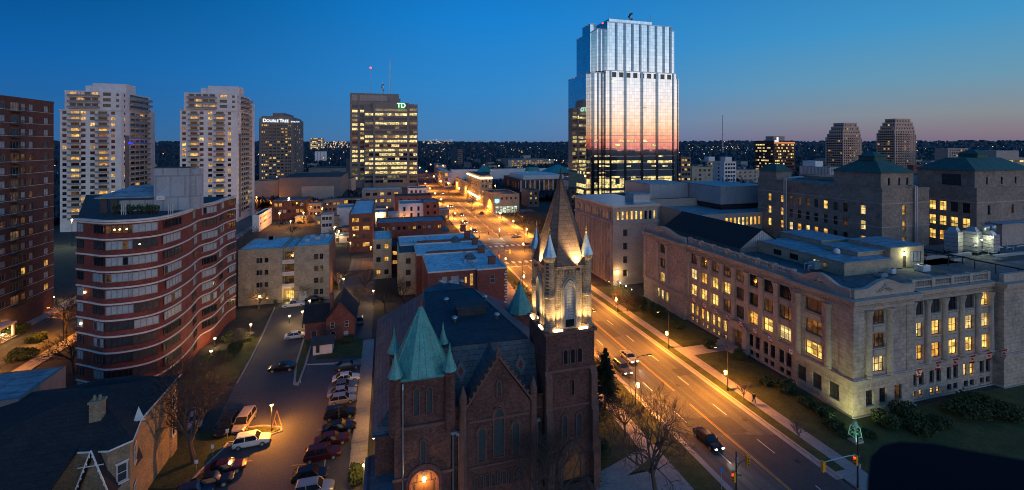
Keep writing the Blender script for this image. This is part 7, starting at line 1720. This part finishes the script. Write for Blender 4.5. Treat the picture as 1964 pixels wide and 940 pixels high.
TR_=[('wide bare tree in the lower right corner of the church forecourt',(31,46.8),15.0,21,1,6,'bark'),
('tall slender bare tree left of the nearest left street lamp',(33.0,57.5),8.2,5,2,5,'bark'),
('spreading multi-stemmed bare tree before the church front',(17.2,45.8),12.2,9,3,6,'bark'),
('great bare tree standing left of the car park',at(372,888),17,15,4,6,'bark'),
('bare tree with a round crown on the right verge by the third lamp',(58.2+.2,100.5),9.4,10,5,6,'bark'),
('slim young bare tree on the verge near the walking person',(56.3,60.3),4.2,2.2,6,4,'bark_pale'),
('thin sapling on the right verge closest to the traffic signal',(56.2,50.0),4.4,1.6,7,4,'bark_pale'),
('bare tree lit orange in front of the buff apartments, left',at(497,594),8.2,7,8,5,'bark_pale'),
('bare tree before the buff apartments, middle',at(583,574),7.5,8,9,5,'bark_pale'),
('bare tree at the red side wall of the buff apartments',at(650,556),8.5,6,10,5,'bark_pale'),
('dark bare tree in the lane behind the church, left of two',at(738,598),11,10,11,6,'bark'),
('dark bare tree in the lane behind the church, right of two',at(775,590),10,9,12,6,'bark'),
('bare tree at the rear corner of the buff terrace wing',at(700,560),10,8,13,5,'bark'),
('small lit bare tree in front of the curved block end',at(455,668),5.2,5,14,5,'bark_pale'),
('bare tree in the dark garden below the curved block',at(410,730),7.5,8,15,5,'bark'),
('bare tree close to the wavy foot of the curved block',at(345,745),8,8,16,5,'bark'),
('leafless tree behind the curved block, left of three',D(468,150),15,9,17,5,'bark_pale'),
('leafless tree behind the curved block, middle of three',D(482,165),15,9,18,5,'bark_pale'),
('leafless tree behind the curved block, right of three',D(459,135),13,8,19,5,'bark_pale'),
('orange lit bare shrub tree beside the side street',at(205,712),6.2,6,20,5,'bark_pale'),
('dark bare tree between side street and curved block',at(140,715),11,7,21,5,'bark'),
('dark bare tree left of the curved block, farther up',at(125,640),12,8,22,5,'bark'),
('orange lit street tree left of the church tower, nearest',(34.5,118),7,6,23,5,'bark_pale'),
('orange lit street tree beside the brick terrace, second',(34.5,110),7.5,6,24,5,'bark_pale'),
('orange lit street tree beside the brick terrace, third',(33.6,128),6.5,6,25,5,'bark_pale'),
('bare tree on the left verge opposite the entrance',(37.4,76),6,5,26,5,'bark'),
('bare tree in the paved court right of the small house',at(690,585),7,7,27,5,'bark'),
('bare tree in front of the long rowhouse, left',D(735,190),9,9,28,5,'bark'),
('bare tree in front of the long rowhouse, middle',D(765,188),9,9,29,5,'bark'),
('bare tree in front of the long rowhouse, right',D(800,192),8,9,30,5,'bark')]
for lb,(x,y),h,s,sd_,lv,m_ in TR_: bare_tree(lb,x,y,h,s,sd_,lv,m_)
rp=random.Random(55); pn=0
for i in range(16):
    px=968+ i*8.6; d=rp.uniform(188,245); x,y=D(px,d)
    if x<67: x=68
    bare_tree('one of the dark bare trees crowding the park behind the spire',x,y,rp.uniform(9,14),10,100+i,4,'bark',group='park trees',twigs=4)
for i,(px,d) in enumerate(((980,262),(1030,255),(640,200),(655,230),(690,240),(560,205),(585,232),(745,235),(730,260),(905,300))):
    x,y=D(px,d); bare_tree('bare back yard tree among the flat roofed houses',x,y,8,8,200+i,4,'bark',group='back yard trees',twigs=4)
for i in range(12):
    x,y=((36.2,64.5)[i%2],196+i*13); bare_tree('small bare street tree lit orange along the pavements beyond the junction',x,y,6.5,5,500+i,4,'bark_pale',group='street trees beyond the junction')
# ---- spruce
def conifer(label,x,y,h,w,seed):
    rr=random.Random(seed); o=empty('spruce_tree',(x,y,0),0,label,'tree'); q=MB(); q.lathe((x,y,0),[(.2,0),(.14,h*.5),(.02,h)],7); q.build('trunk',[M['bark']],o)
    q=MB()
    for k in range(int(h*40)):
        t=rr.random()**.8; z=.6+(h-.7)*t; rad=w/2*(1-t)**.85*rr.uniform(.55,1.05)+.05; a=rr.uniform(0,6.283); dr=Vector((math.cos(a),math.sin(a),0)); p=Vector((x,y,z)); tip=p+dr*rad+Vector((0,0,-rad*.28))
        s=Vector((-dr.y,dr.x,0))
        for j in range(6):
            u=.25+.75*j/6; c=p+(tip-p)*u; wd=.30*(1.25-u)+.05; q.face([c-s*wd+dr*-.1,c+s*wd*.2+dr*.22,c+s*wd+dr*-.1,c+Vector((0,0,-.22))+dr*.03])
    q.build('crown',[M['needles']],o)
conifer('dark spruce hugging the right side of the bell tower',33.5,64.4,9.8,7.4,1)
# ---- shrubs
def shrub(label,x,y,r_,h,seed,m='bush',n=None,group='shrubs along the stone office front',s=.13):
    o=empty('shrub',(x,y,.1),0,label,'shrub',group); rr=random.Random(seed); q=MB(); q.tube([(x,y,.1),(x,y,h*.6)],.05,5); q.build('stem',[M['bark']],o)
    q=MB(); 
    for _ in range(n or int(700*r_)):
        v_=Vector((rr.gauss(0,1),rr.gauss(0,1),rr.gauss(0,1))).normalized(); bump_=1+.18*math.sin(v_.x*5+seed)+.15*math.sin(v_.y*6+seed*2); k=rr.random()**.25*bump_
        p=Vector((x+v_.x*r_*k,y+v_.y*r_*k,.1+max(.03,h*.5+v_.z*h*.5*k))); a=Vector((rr.uniform(-1,1),rr.uniform(-1,1),rr.uniform(-1,1))).normalized(); b=a.orthogonal().normalized(); z=s*rr.uniform(.6,1.5)
        q.face([p-a*z-b*z*.6,p+a*z-b*z*.6,p+a*z*.7+b*z*.6,p-a*z*.8+b*z*.6])
    q.build('leaves',[M[m]],o)
SH=[(1506,752,1.5,2.2,'dark round shrub under the row of dark ground floor windows'),(1470,738,1.1,1.2,'low spreading shrub left of the big round one'),(1418,690,1.2,1.9,'trimmed shrub right of the entrance steps'),(1360,668,1.3,1.6,'shrub left of the entrance steps'),(1258,606,2.2,2.8,'large dark shrub near the far end pavilion, right one'),(1222,588,2.2,2.6,'large dark shrub near the far end pavilion, left one'),(1300,630,1.4,1.5,'low shrub before the lit basement windows'),
(1600,822,1.2,1.3,'green lit shrub left of the bell monument'),(1618,838,.8,.8,'small green lit shrub by the bell monument'),(1668,838,.9,.7,'low green shrub right of the bell monument'),(1700,818,1.8,2.0,'dark shrub right of the bright building corner'),(1735,806,2.0,2.6,'tall dark shrub against the right face of the pavilion'),(1765,830,1.8,1.5,'low wide shrub in the curved bed'),(1800,818,1.6,1.2,'low rounded shrub at the edge of the curved bed'),(1850,795,2.6,2.2,'broad dark shrub mass below the flags, left'),(1885,792,2.8,2.6,'broad dark shrub mass below the flags, middle'),(1925,800,2.6,2.2,'broad dark shrub mass below the flags, right'),(1545,778,1.2,1.1,'low shrub along the street face of the corner pavilion'),(1580,798,1.4,1.4,'mid sized shrub near the bright corner, street side')]
for i,(px,py,r_,h,lb) in enumerate(SH):
    x,y=P(px,py); shrub(lb,x,y,r_,h,300+i)
SH2=[(400,700,1.6,1.8,'dark garden shrub at the foot of the curved block, left'),(430,690,1.5,1.6,'dark garden shrub beside the drive kerb, lowest'),(452,672,1.3,1.5,'garden shrub by the corner lamp post'),(470,655,1.2,1.6,'garden shrub nearest the corner lamp'),(440,655,1.4,1.8,'thick shrub against the end of the curved block'),(380,715,1.6,1.6,'dark shrub beneath the garden bare tree'),(712,845,1.2,2.2,'round clipped shrub by the church side lamp'),(705,900,1.4,2.6,'tall dark shrub by the little church porch'),(668,655,1.1,1.0,'low shrub right of the small brick house'),(640,553,1.4,1.4,'shrub by the right end of the buff apartments'),(530,580,1.3,1.0,'shrub left of the lit apartment entrance'),(612,590,1.5,1.2,'shrub bed on the drive island'),(40,690,2.2,2.0,'dark shrub mass before the brown tower, near'),(30,640,2.0,1.8,'shrub mass before the brown tower, far'),(70,655,1.6,1.6,'shrub beside the tower steps'),(1150,850,1.6,1.6,'dark shrub at the foot of the bell tower'),(1155,790,1.5,1.8,'shrub under the spruce')]
for i,(px,py,r_,h,lb) in enumerate(SH2):
    x,y=P(px,py)
    if 'porch' in lb: x,y=-4.2,52.5
    if 'side lamp' in lb: x,y=-3.4,58.8
    if 'bell tower' in lb: x,y=28.0,55.5
    if 'under the spruce' in lb: x,y=29.5,61
    shrub(lb,x,y,r_,h,400+i,group='garden shrubs')
# ================================================================ CARS
_cm={}
def carmesh(kind,paint):
    k=(kind,paint)
    if k in _cm: return _cm[k]
    L,Wd,belt,top,f0,f1,r0,r1_={'sedan':(4.7,1.82,.92,1.42,.95,.35,-1.75,-.95),'suv':(4.65,1.86,1.05,1.66,1.0,.45,-2.2,-1.85),'van':(4.9,1.95,1.05,1.78,1.45,.7,-2.35,-2.1),'hatch':(4.2,1.76,.95,1.48,.95,.35,-1.95,-1.45),'pickup':(5.4,1.95,1.05,1.8,1.1,.55,-.9,-.6)}[kind]
    hl=L/2; w=Wd/2; st=[(-hl,.42,.62,w*.78),(-hl+.12,.28,belt-.04,w*.92),(-hl+.8,.25,belt,w),(0,.24,belt,w),(hl-1.4,.25,belt-.02,w),(hl-.45,.26,belt-.16,w*.95),(hl-.08,.3,belt-.3,w*.84),(hl,.4,.58,w*.72)]
    if kind=='van': st[5]=(hl-.45,.26,belt-.12,w*.95)
    q=MB(); vs=[];n=8
    for x,zl,zb,ww in st: vs+=[(x,-ww*.88,zl),(x,-ww,zl+.18),(x,-ww,zb-.12),(x,-ww*.86,zb),(x,ww*.86,zb),(x,ww,zb-.12),(x,ww,zl+.18),(x,ww*.88,zl)]
    fs=[]
    for i in range(len(st)-1):
        for j in range(n): fs.append((i*n+j,i*n+(j+1)%n,(i+1)*n+(j+1)%n,(i+1)*n+j))
    fs.append(tuple(range(n))); fs.append(tuple((len(st)-1)*n+j for j in range(n-1,-1,-1))); q.raw(vs,fs)
    body=q.mesh('body',[M[paint]],smooth=False)
    # greenhouse: glass band, painted roof
    g=MB(); b0,b1=r0,f0; t0,t1=r1_,f1; wb,wt=w*.9,w*.74; z0,z1=belt-.03,top-.06
    g.raw([(b0,-wb,z0),(b1,-wb,z0),(b1,wb,z0),(b0,wb,z0),(t0,-wt,z1),(t1,-wt,z1),(t1,wt,z1),(t0,wt,z1)],[(0,1,5,4),(1,2,6,5),(2,3,7,6),(3,0,4,7)])
    glass=g.mesh('window_glass',[M['dark']])
    r_=MB(); r_.frustum([(t0-.04,-wt-.03),(t1+.06,-wt-.03),(t1+.06,wt+.03),(t0-.04,wt+.03)],z1,[(t0+.08,-wt+.1),(t1-.06,-wt+.1),(t1-.06,wt-.1),(t0+.08,wt-.1)],top)
    for s in (-1,1):
        for a in ((b0,t0),(b1,t1),((b0+b1)/2-.1,(t0+t1)/2-.1)): r_.tube([(a[0],s*(wb+.01),z0),(a[1],s*(wt+.01),z1)],.04,4)
    roof=r_.mesh('roof',[M[paint]])
    wh=MB(); wh.tube([(0,-.11,0),(0,.11,0)],.34,16); wheel=wh.mesh('wheel',[M['frame_dark']]); rm_=MB(); rm_.tube([(0,-.125,0),(0,.125,0)],.2,10); rim=rm_.mesh('rim',[M['metal_grey']])
    hd=MB(); hd.obox((0,0,0),.1,.3,.12); off=hd.mesh('headlight',[M['frame_grey']]); on=hd.mesh('headlight',[M['head']]); tl=hd.mesh('tail_light',[M['tail_off']]); tlo=hd.mesh('tail_light',[M['tail']])
    bp=MB(); bp.obox((0,0,0),.06,Wd*.62,.14); bump_=bp.mesh('grille',[M['frame_dark']]); mi_=MB(); mi_.obox((0,0,0),.14,.2,.14); mir=mi_.mesh('mirror',[M[paint]])
    _cm[k]=dict(body=body,glass=glass,roof=roof,wheel=wheel,rim=rim,off=off,on=on,tl=tl,tlo=tlo,grille=bump_,mir=mir,L=L,W=Wd,belt=belt,b1=b1); return _cm[k]
M['tail_off']=mat('unlit_tail_lamp',(.25,.01,.01),.3,noise=.05)
def paintm(n,c,rough=.3,metal=.2): M[n]=mat(n,c,rough,metal=metal,noise=.06)
paintm('paint_black',(.012,.012,.014),.22); paintm('paint_white_car',(.72,.71,.69),.3,0); paintm('paint_silver',(.36,.37,.38),.3,.5); paintm('paint_red',(.075,.009,.012),.28); paintm('paint_blue',(.03,.05,.09),.3); paintm('paint_grey',(.12,.125,.13),.3,.4); paintm('paint_champagne',(.42,.36,.30),.35,.3)
def car(label,kind,paint,x,y,rz,head=False,tail=False,z=.01,grp=None,beam=0):
    m=carmesh(kind,paint); o=empty('car' if kind!='pickup' else 'pickup_truck',(x,y,z),rz,label,'car' if kind!='pickup' else 'pickup',grp)
    def add(name,me,loc=(0,0,0),par=o):
        c=bpy.data.objects.new(name,me); COL.objects.link(c); c.location=loc; adopt(c,par); return c
    add('body',m['body']); add('window_glass',m['glass']); add('roof',m['roof']); hl=m['L']/2; w=m['W']/2
    for sx in (-hl+.85,hl-.9):
        for sy in (-w+.09,w-.09): wq=add('wheel',m['wheel'],(sx,sy,.34)); add('rim',m['rim'],(0,0,0),wq)
    for s in (-1,1):
        add('headlight',m['on'] if head else m['off'],(hl-.07,s*w*.62,.66)); add('tail_light',m['tlo'] if tail else m['tl'],(-hl+.05,s*w*.66,.78)); add('mirror',m['mir'],(m['b1']-.25,s*(w+.06),m['belt']+.05))
    add('grille',m['grille'],(hl+.0,0,.48))
    if kind=='pickup':
        q=MB(); q.box(-hl+.15,-1.05,-w*.8,w*.8,m['belt']-.02,m['belt']+.02); add('cargo_bed',q.mesh('cargo_bed',[M['frame_dark']]))
    if beam:
        d=Vector((math.cos(rz),math.sin(rz),0)); p=Vector((x,y,.7))+d*(hl+.15); spot('headlight_beam',p,p+d*12+Vector((0,0,-.9)),(1,.9,.7),beam,50,.6,.1)
    return o
G1='cars parked in the right hand row of the car park'
CR=[('dark sedan farthest up the right row of the car park','sedan','paint_blue',667,708,.05),('white sedan with sunroof in the right row','sedan','paint_white_car',664,732,.03),('blue grey sedan just below the white sedan','sedan','paint_grey',658,747,.02),('silver sedan, middle one of three close together','sedan','paint_silver',656,760,.02),('silver hatchback just above the black utility car','hatch','paint_silver',657,774,.02),('black utility car in the middle of the right row','suv','paint_black',652,802,.03),('low black sedan below the black utility car','sedan','paint_black',650,829,.02),('dark red sedan in the right row','sedan','paint_red',636,853,.05),('dark red wagon with chrome window line, lowest red car of the row','suv','paint_red',618,881,.03),('black hatchback near the bottom of the right row','hatch','paint_black',594,923,.0),('silver utility car cut by the bottom edge','suv','paint_silver',601,951,.0)]
for lb,k,p,px,py,rz in CR:
    x,y=P(px,py); car(lb,k,p,x,y+.3,rz,grp=G1)
for lb,k,p,px,py,rz in (('black van beside the silver minivan facing the viewer','van','paint_black',435,823,-1.62),('silver minivan facing the viewer','van','paint_champagne',468,816,-1.68),('white utility car lit by the sodium lamp','suv','paint_white_car',483,853,.06),('dark red sedan in the lower left row','sedan','paint_red',432,905,.1),('black sedan second from the bottom left','sedan','paint_black',406,931,.1),('dark hatchback at the bottom left of the car park','hatch','paint_blue',372,952,.1),('silver car half hidden behind the great bare tree','sedan','paint_silver',375,812,-1.3),('dark sedan standing alone across the drive','sedan','paint_black',541,710,3.1),('white sedan parked by the drive island','sedan','paint_white_car',568,648,.06),('white pickup parked at the apartment entrance','pickup','paint_white_car',563,588,.1),('dark car parked beside the pickup under the buff apartments','sedan','paint_black',603,578,.0),('dark car behind the small brick house','sedan','paint_grey',690,618,1.57),('dark car parked at the paved court','suv','paint_black',678,596,1.57)):
    x,y=P(px,py); car(lb,k,p,x,y,rz)
# moving traffic, its lamps lit
SQ=-math.pi/2
for lb,k,p,x,y,rz,hd_,tl_,bm in (('car with bright headlights coming down the near left lanes','sedan','paint_black',43.6,53.2,SQ,True,False,500),('car with bright headlights behind it in the left lanes','suv','paint_grey',42.2,74.5,SQ,True,False,500),('second car with headlights beside it nearer the centre line','sedan','paint_silver',45.6,78,SQ,True,False,500),('car with headlights behind the church tower','sedan','paint_black',43,108,SQ,True,False,500),
 ('red tail lit car crossing the junction','sedan','paint_silver',56.5,176,.2,False,True,0),('pale car standing on the right of the junction','sedan','paint_silver',P(991,455)[0],P(991,455)[1],.1,False,False,0),('car with headlights passing the long rowhouse','sedan','paint_black',41,212,SQ,True,False,300),('car with headlights passing the brick rowhouse, further','sedan','paint_black',40.5,236,SQ,True,False,300),('car with headlights beyond the dark red shop','sedan','paint_black',43,262,SQ,True,False,300),('oncoming car with headlights near the pale corniced block','sedan','paint_black',42,300,SQ,True,False,0),
 ('red tail lit car before the gold lit brick block','sedan','paint_black',56,266,-SQ,False,True,0),('car with red tail lights just ahead of it','suv','paint_grey',53,280,-SQ,False,True,0),('parked pale car on the right of the far street','sedan','paint_silver',60.5,330,SQ,False,False,0),('oncoming headlights far down the street','sedan','paint_black',46,380,SQ,True,False,0),('red tail lights far down the street','sedan','paint_black',54,420,-SQ,False,True,0),('car with red tail lights on the left side street','sedan','paint_red',-73.5,101.5,1.57,False,True,0)):
    car(lb,k,p,x,y,rz,hd_,tl_,.012,beam=bm)
for i,(px,py,p) in enumerate(((540,430,'paint_black'),(600,400,'paint_grey'),(570,384,'paint_silver'),(590,387,'paint_black'),(610,386,'paint_red'))):
    x,y=P(px,py); car(['dark car alone in the lit parking court','grey car between the small houses','silver car before the orange lit wall, left','black car before the orange lit wall, middle','red car before the orange lit wall, right'][i],'sedan',p,x,y,0)
r11=random.Random(5)
for k in range(14):
    px,d=r11.choice(((545,226),(530,232),(520,224),(690,180),(700,205),(675,195),(755,250),(640,215),(600,224),(575,240)));x,y=D(px+r11.uniform(-8,8),d+r11.uniform(-4,4))
    car('one of the cars parked in the back lots left of the street','sedan',r11.choice(('paint_black','paint_grey','paint_silver','paint_red')),x+k*.1,y,r11.choice((0,.1,1.6)),grp='cars parked in the back lots')
# ================================================================ TRAFFIC SIGNALS, SIGNS, PERSON, MONUMENT
def head(par,x,y,z,face,green=False):
    q=MB(); d={'S':(0,-1),'N':(0,1),'W':(-1,0),'E':(1,0)}[face]; q.obox((x,y,z),.42 if d[1] else .28,.28 if d[1] else .42,1.2); hq=q.build('signal_head',[M['signal_yellow']],par)
    for i,m in enumerate(('lens_off','lens_off','lens_off')):
        q=MB(); q.obox((x+d[0]*.16,y+d[1]*.16,z+.36-.36*i),.22 if d[1] else .06,.06 if d[1] else .22,.22); q.build('lens',[M['red_bulb' if (i==0 and not green) else m]],hq)
        q=MB(); q.obox((x+d[0]*.24,y+d[1]*.24,z+.36-.36*i+.13),.28 if d[1] else .2,.2 if d[1] else .28,.03); q.build('visor',[M['signal_yellow']],hq)
M['signal_yellow']=mat('signal_yellow_housing',(.75,.33,.02),.5,noise=.1); M['lens_off']=mat('unlit_signal_lens',(.04,.02,.02),.2,noise=.1); M['green_plate']=mat('green_street_plate',(.02,.22,.12),.5,noise=.1); M['blue_plate']=mat('blue_sign_plate',(.03,.18,.5),.5,noise=.1)
x,y=P(1645,937); o=empty('traffic_signal',(x,y,.13),0,'traffic signal pole on the right with a long pale arm reaching over the road','traffic signal')
zt3=zat(838,x,y); za3=zat(872,x,y)
q=MB(); q.lathe((x,y,.13),[(.14,0),(.1,.4),(.075,zt3)],8); q.build('pole',[M['metal_dark']],o); xa3=xonY(1577,y); q=MB(); q.tube([(x,y,za3-.1),(x-1.5,y,za3+.12),(xa3,y,za3+.1)],.05,6); q.build('arm',[M['metal_grey']],o)
head(o,xa3+.1,y-.05,za3-.35,'N'); head(o,x-.35,y,zat(881,x,y),'W'); 
q=MB(); q.obox((x+.25,y,zat(876,x,y)),.9,.03,.22,.5); q.build('street_plate',[M['green_plate']],o)
q=MB(); q.obox((x+.1,y-.1,zat(893,x,y)),.3,.25,.45); q.build('control_box',[M['metal_grey']],o)
x,y=P(1412,942); o=empty('traffic_signal',(x,y,.13),0,'traffic signal pole on the left corner with a short curved arm','traffic signal'); zt3=zat(868,x,y)
q=MB(); q.lathe((x,y,.13),[(.14,0),(.1,.4),(.08,zt3)],8); q.build('pole',[M['metal_dark']],o); q=MB(); q.tube([(x,y,zt3-2.0),(x+.6,y,zt3-1.3),(x+1.6,y,zt3-1.1)],.05,6); q.build('arm',[M['metal_dark']],o)
head(o,x+1.7,y,zt3-1.3,'S',True); head(o,x-.35,y,zat(913,x,y),'W'); q=MB(); q.obox((x+.2,y-.1,zat(911,x,y)),.8,.03,.2,-.4); q.build('street_plate',[M['green_plate']],o)
q=MB(); q.obox((x+.12,y,zt3-.9),.3,.3,.5); q.build('control_box',[M['metal_grey']],o)
x,y=P(1384,945); o=empty('sign_post',(x,y,.13),0,'slim post with a small blue sign on the left pavement','sign'); q=MB(); q.tube([(x,y,.13),(x,y,3.0)],.03,6); q.build('post',[M['metal_grey']],o); q=MB(); q.obox((x,y-.05,2.75),.42,.03,.5); q.build('plate',[M['blue_plate']],o)
for i,(y,s) in enumerate(((184,1),(150,-1))):
    for xx_ in (37.5,62.8):
        o=empty('traffic_signal',(xx_,y,.13),0,f'distant traffic signal at the {"far" if i==0 else "near"} {"left" if xx_<40 else "right"} corner of the wide junction','traffic signal'); q=MB(); q.lathe((xx_,y,.13),[(.12,0),(.07,5.8)],7); q.build('pole',[M['metal_dark']],o); sx=1 if xx_<40 else -1; q=MB(); q.tube([(xx_,y,4.8),(xx_+sx*4,y,5.3)],.05,5); q.build('arm',[M['metal_dark']],o); head(o,xx_+sx*4,y,4.8,'S',True); head(o,xx_,y-.3,3.4,'S',True)
# person walking on the right pavement
px_,py_=P(1446,773,.13)[0],P(1446,773,.13)[1]
def skin(name,verts,edges,radii,m,parent,sub=2):
    me=bpy.data.meshes.new(name); me.from_pydata(verts,edges,[]); o=bpy.data.objects.new(name,me); COL.objects.link(o)
    md=o.modifiers.new('skin','SKIN'); sv=me.skin_vertices[0].data
    for i,r_ in enumerate(radii): sv[i].radius=(r_,r_)
    sv[0].use_root=True
    o.modifiers.new('sub','SUBSURF').levels=sub
    bpy.context.view_layer.update(); dg=bpy.context.evaluated_depsgraph_get(); me2=bpy.data.meshes.new_from_object(o.evaluated_get(dg)); bpy.data.objects.remove(o)
    me2.name=name; me2.materials.clear(); me2.materials.append(M[m]); o=bpy.data.objects.new(name,me2); COL.objects.link(o); adopt(o,parent); return o
M['cloth_dark']=mat('dark_coat_cloth',(.02,.02,.025),.9,noise=.2); M['cloth_trousers']=mat('dark_trousers_cloth',(.03,.03,.04),.9,noise=.2); M['skin']=mat('skin',(.38,.22,.15),.6,noise=.1); M['hair']=mat('dark_hair',(.02,.015,.01),.8,noise=.2)
pe=empty('person',(px_,py_,.13),0,'person in dark coat and trousers walking on the right pavement','person')
hz=1.78
V=[(0,0,.98),(0,0,1.25),(0,0,1.45),(0,-.02,1.55),(0,-.02,1.66),(.2,0,1.42),(.27,.06,1.15),(.28,-.08,.92),(-.2,0,1.42),(-.27,-.06,1.15),(-.28,-.2,.95),(.1,0,.92),(.11,-.16,.5),(.11,-.2,.08),(.11,-.34,.04),(-.1,0,.92),(-.11,.06,.5),(-.11,.24,.12),(-.11,.12,.05)]
Ed=[(0,1),(1,2),(2,3),(3,4),(2,5),(5,6),(6,7),(2,8),(8,9),(9,10),(0,11),(11,12),(12,13),(13,14),(0,15),(15,16),(16,17),(17,18)]
Rd=[.13,.12,.13,.055,.085,.06,.045,.032,.06,.045,.032,.085,.06,.045,.04,.085,.06,.045,.04]
skin('body',V,Ed,Rd,'skin',pe)
skin('coat',[V[i] for i in (0,1,2,5,6,7,8,9,10)]+[(0,0,.80)],[(0,1),(1,2),(2,3),(3,4),(4,5),(2,6),(6,7),(7,8),(0,9)],[.17,.155,.15,.085,.065,.05,.085,.065,.05,.18],'cloth_dark',pe)
skin('trousers',[V[0],V[11],V[12],V[13],V[15],V[16],V[17]],[(0,1),(1,2),(2,3),(0,4),(4,5),(5,6)],[.14,.105,.08,.065,.105,.08,.065],'cloth_trousers',pe)
q=MB(); q.ball((px_,py_+.01,1.85),.115,10,sz=.9); q.build('hair',[M['hair']],pe,smooth=True)
# bell monument
x,y=P(1640,847); o=empty('bell_monument',(x,y,.1),0,'small green bronze bell on an open frame standing on a stone base, floodlit','monument')
q=MB(); q.box(x-.7,x+.7,y-.7,y+.7,.1,.4); q.build('base',[M['stone_plain']],o)
for sx,sy in ((-1,-1),(1,-1),(1,1),(-1,1)):
    q=MB(); q.tube([(x+sx*.6,y+sy*.6,.4),(x+sx*.38,y+sy*.38,2.2)],.06,5); q.build('leg',[M['bronze_green']],o)
q=MB()
for z,s in ((.9,.55),(1.5,.47),(2.2,.4)):
    for a,b in (((-s,-s),(s,-s)),((s,-s),(s,s)),((s,s),(-s,s)),((-s,s),(-s,-s))): q.tube([(x+a[0],y+a[1],z),(x+b[0],y+b[1],z)],.04,4)
q.build('cross_bar',[M['bronze_green']],o)
q=MB(); q.lathe((x,y,2.2),[(.48,0),(.42,.12),(.3,.35),(.26,.6),(.12,.75),(.03,.8)],12); q.build('bell',[M['bronze_green']],o,smooth=True)
spot('monument_light',(x-1.4,y-2.0,.5),(x,y,1.6),(.6,1,.75),240,60)
spot('corner_floodlight',(65.6,49.3,.4),(69.4,52,3.2),(.95,1,.42),1500,88,.5,.15)
point('bush_light',(64.6,51.2,1.3),(.7,1,.25),60,.1)
# pavement level clutter: boulder ring trees, church railings, small signs on the lot lawn
for i,(px,py) in enumerate(((436,841),(408,872),(377,902))):
    x,y=P(px,py,.1); o=empty('notice_sign',(x,y,.1),0,f'small white notice on a short post on the car park lawn, {["upper","middle","lower"][i]} of three','sign','notices on the car park lawn'); q=MB(); q.tube([(x,y,.1),(x,y,1.1)],.03,5); q.build('post',[M['metal_grey']],o); q=MB(); q.obox((x,y-.04,1.2),.4,.03,.5); q.build('plate',[M['white_paint']],o)
x,y=P(650,812); o=empty('sign_post',(x,y,0),0,'plain dark post between the black cars of the right row','post'); q=MB(); q.tube([(x,y,0),(x,y,2.6)],.06,6); q.build('post',[M['bark']],o); q=MB(); q.tube([(x-.6,y,2.5),(x+.6,y,2.5)],.04,5); q.build('crosspiece',[M['bark']],o)
q=MB()
for k in range(5): q.box(-4.6,-2.4,64+.5*k,64.45+.5*k,.12,.2+.14*k)
tag(q.build('walkway_steps',[M['concrete']]),kind='structure')
